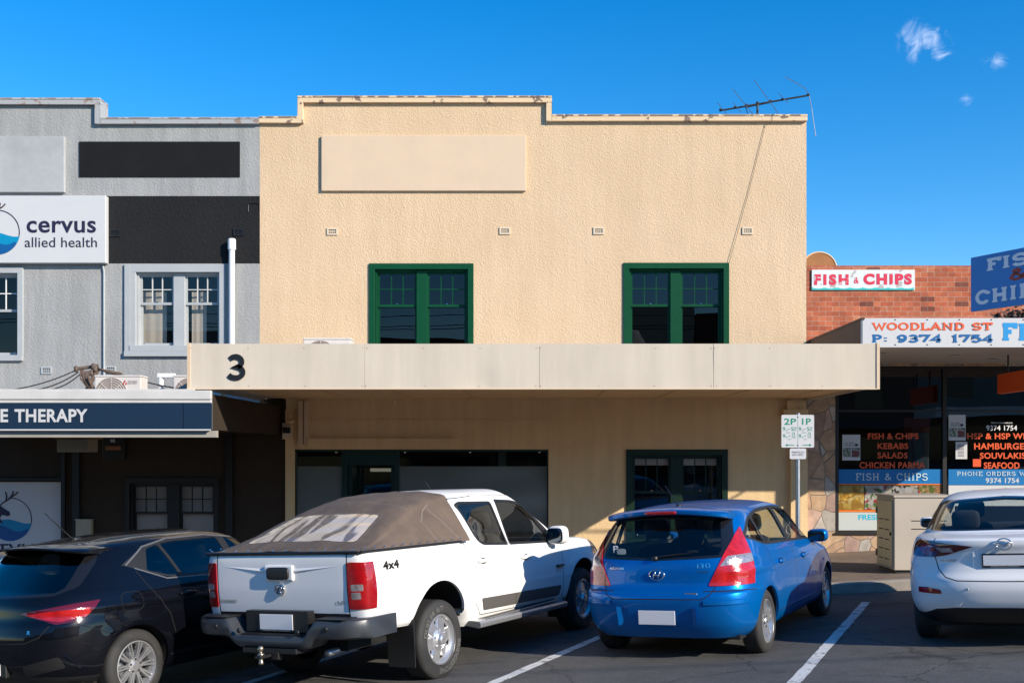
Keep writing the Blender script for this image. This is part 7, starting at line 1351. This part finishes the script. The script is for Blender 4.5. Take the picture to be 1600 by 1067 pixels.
# ---------------- white sedan at the right edge
def sedan():
    RA = .96; FA = 3.66; car = car_root('parked_sedan', 'pearl white sedan with dark red tail lights parked at the right edge', 4.72, 10.46, 25); wp = paint('pearl_white_paint', (.83, .82, .80), 0, .32, coat=.5)
    keys = [(.25, .20, .22, 4.4, .78, 6, 4.5), (.30, .26, .16, 4.5, .83, 7, 4), (.38, .36, .07, 4.55, .868, 8, 3.6), (.48, .46, .02, 4.58, .888, 8, 3.5), (.58, .55, .0, 4.57, .895, 8, 3.4), (.66, .62, .012, 4.55, .897, 8, 3.4), (.74, .68, .06, 4.5, .896, 8, 3.3), (.83, .76, .085, 4.4, .892, 8, 3.2), (.92, .82, .075, 4.1, .88, 8, 3.1), (.99, .88, .055, 3.7, .862, 8, 3), (1.03, .92, .06, 3.4, .845, 8, 3), (1.05, .95, .12, 3.3, .83, 8, 3), (1.062, .97, .30, 3.25, .815, 7, 3), (1.075, 1.0, .62, 3.18, .795, 6, 3), (1.15, 1.09, .80, 3.0, .755, 6.5, 3), (1.25, 1.22, 1.02, 2.8, .70, 7, 3), (1.34, 1.33, 1.24, 2.6, .645, 6, 2.8), (1.39, 1.385, 1.42, 2.45, .59, 5, 2.6), (1.42, 1.42, 1.6, 2.3, .50, 4, 2.4), (1.44, 1.44, 1.8, 2.2, .34, 3.5, 2.2), (1.45, 1.45, 1.95, 2.05, .01, 3, 2)]
    def warp(P): flare(P, RA, .315, .36, .016); flare(P, FA, .315, .36, .016); crease(P, lambda x: .80 + 0 * x, .010, .035); return P
    sh = Shell(*loft(keys, 2.15, 48, 6, warp))
    sh.cut(7, roundp([(1.02, 1.105), (1.25, 1.065), (3.3, 1.0), (2.55, 1.33), (2.1, 1.385), (1.7, 1.375), (1.35, 1.30)], [.03, .1, .03, .2, .2, .2, .1]), 'S')
    for q in (roundp([(1.14, 1.11), (1.30, 1.085), (1.36, 1.27)], .02, 2), roundp([(1.36, 1.085), (2.05, 1.06), (2.0, 1.36), (1.70, 1.35), (1.42, 1.28)], .025, 3), roundp([(2.16, 1.055), (3.1, 1.03), (2.5, 1.31), (2.11, 1.36)], .025, 3)): sh.cut(1, q, 'S', only=(7,))
    sh.cut(8, roundp([(-.02, 1.085), (.68, 1.078), (.735, 1.095), (.60, 1.36), (-.02, 1.395)], [0, .05, .03, .04, 0], 3), 'R', [(.4, 1.0), (1.5, 1.0), (1.5, 1.45), (.4, 1.45)], 'S'); sh.cut(2, [(-.02, 1.10), (.66, 1.094), (.56, 1.345), (-.02, 1.375)], 'R', only=(8,)); sh.cut(3, [(-.02, .99), (.72, .99), (.53, 1.35), (-.02, 1.39)], 'F')
    lamp = roundp([(.27, .975), (.50, .895), (.62, .875), (.99, .865), (.99, 1.045), (.66, 1.025)], [.01, .03, .03, 0, 0, .1], 3); lim = [(-.2, .5), (.37, .5), (.48, .95), (.36, 1.06), (-.2, 1.06)]; mk = dict(mask=lambda n: n.x < .4)
    sh.cut(5, lamp, 'R', lim, 'S', **mk); sh.cut(6, [(.44, .925), (.54, .918), (.60, .965), (.46, .965)], 'R', only=(5,), **mk); sh.cut(11, [(.68 + .065 * math.cos(a * .5236), .945 + .055 * math.sin(a * .5236)) for a in range(12)], 'R', only=(5,), **mk)
    sh.line(4, [(-.01, .655), (.42, .66), (.52, .69), (.58, .76), (.61, .875)], 'R', .010); sh.line(4, [(.615, 1.02), (.60, 1.055)], 'R', .008); sh.line(4, [(1.42, .5), (1.36, .72), (1.22, .95), (1.2, 1.08)], 'S'); sh.line(4, [(.36, .88), (.62, .64)], 'S', .005)
    sh.cut(9, [(-.02, .22), (.64, .22), (.70, .30), (.64, .385), (-.02, .40)], 'R', only=(0,)) if False else sh.cut(12, [(-.02, .22), (.99, .22), (.99, .31), (.76, .315), (.62, .385), (.45, .405), (-.02, .41)], 'R', [(-.2, .1), (.62, .1), (.62, .5), (-.2, .5)], 'S', only=(0,), mask=lambda n: n.x < .4)
    sh.cut(13, roundp([(.56, .535), (.78, .535), (.78, .585), (.70, .595), (.57, .575)], .01, 2), 'R', only=(0,), **mk)
    arches(sh, ((RA, .315), (FA, .315)), .36)
    sh.take('body', {0: 0, 4: 1, 7: 2, 8: 3, 12: 4}, [wp, M['void'], M['inrubber'], PIL, M['black']], car); sh.take('cabin_lining', {0: 0, 7: 0, 8: 0}, [M['lining']], car, off=-.022, flip=True)
    for sd_ in (-1, 1): sh.take('side_window', {1: 0}, [M['carglass']], car, side=sd_, off=-.003); sh.take('tail_light', {5: 0, 6: 1, 11: 2}, [M['lens_dark'], M['lens_clear'], M['lens_red']], car, side=sd_, off=.008, skirt=.02); sh.take('reflector', {13: 0}, [M['lens_red']], car, side=sd_, off=.004, skirt=.01)
    sh.take('rear_window', {2: 0}, [M['carglass']], car, off=-.002); sh.take('windscreen', {3: 0}, [M['carglass']], car, off=-.002)
    mb = MB(); sh.well(RA, .315, .36, mb); sh.well(FA, .315, .36, mb); mb.box(.35, 4.3, -.72, .72, .2, .24, 1); mb.box(.45, .95, -.6, .6, .5, 1.0, 1); mb.build('wheel_arch', [wp, M['void']], car, local=True)
    for x in (RA, FA):
        for sd_ in (-1, 1): wheel(car, x, sd_, .875, .318, .21, .215, 'five', M['alloy'])
    hz = sh.hit((-1, 0, .875), (1, 0, 0)).x; plate_(car, hz - .014, 0, .845, frame='ESSENDON MAZDA', h=.05); p = MB(); p.box(hz - .004, hz + .04, -.28, .28, .76, .93); p.build('plate_recess', M['black'] if False else wp, car, local=True, bevel=.01)
    zc = .995; hz = sh.hit((-1, 0, zc), (1, 0, 0)).x; p = MB(); p.lathe([(.062, 0), (.07, -.008), (.062, -.014), (.056, -.008)], (hz - .006, 0, zc), 'x', 30, 0, True); p.v = [(v[0], v[1] * 1.05, zc + (v[2] - zc) * .82) for v in p.v]; p.tube([(hz - .014, .058, zc + .016), (hz - .016, .028, zc + .012), (hz - .018, 0, zc - .018), (hz - .016, -.028, zc + .012), (hz - .014, -.058, zc + .016)], .008, 6); p.build('emblem', M['chrome'], car, smooth=True, local=True)
    sh.badge(car, 'badge_lettering', 'mazda3', .08, .56, .835, .14, .022, M['chrome'], .02); p = MB()
    for y in (.33, -.33): h = sh.hit((-1, abs(y), .58), (1, 0, 0)); p.sup((h.x, y, .585), (.008, .012, .012), 1, 10)
    p.build('parking_sensor', M['steel'], car, local=True); h = sh.hit((-1, .42, .47), (1, 0, 0)); p = MB(); p.lathe([(.036, -.001), (.039, -.002), (.036, -.003)], (h.x, .42, .465), 'x', 24); p.build('tow_eye_cap', wp, car, local=True)
    for sd_ in (-1, 1): mirror(car, 3.0, .80, 1.05, wp, (.08, .09, .065), side=sd_)
    for x, z in ((1.62, .90), (2.5, .88)):
        for sd_ in (-1, 1): h = sh.hit((x, 2, z), (0, -1, 0)); handle(car, x, h.y, z, sd_, wp, .11)
    fit_out(car, [(2.35, .36, .47), (2.35, -.36, .47), (1.45, .38, .5, .27, .52), (1.45, -.38, .5, .27, .52)], ((3.15, 0, .92), (.3, .68, .1), .4, 18), M['seat']); p = MB(); p.box(.7, 1.3, -.65, .65, 1.0, 1.05); p.build('parcel_shelf', M['lining'], car, local=True)
    shift(car, RA); return car
sedan()
bpy.context.view_layer.update()
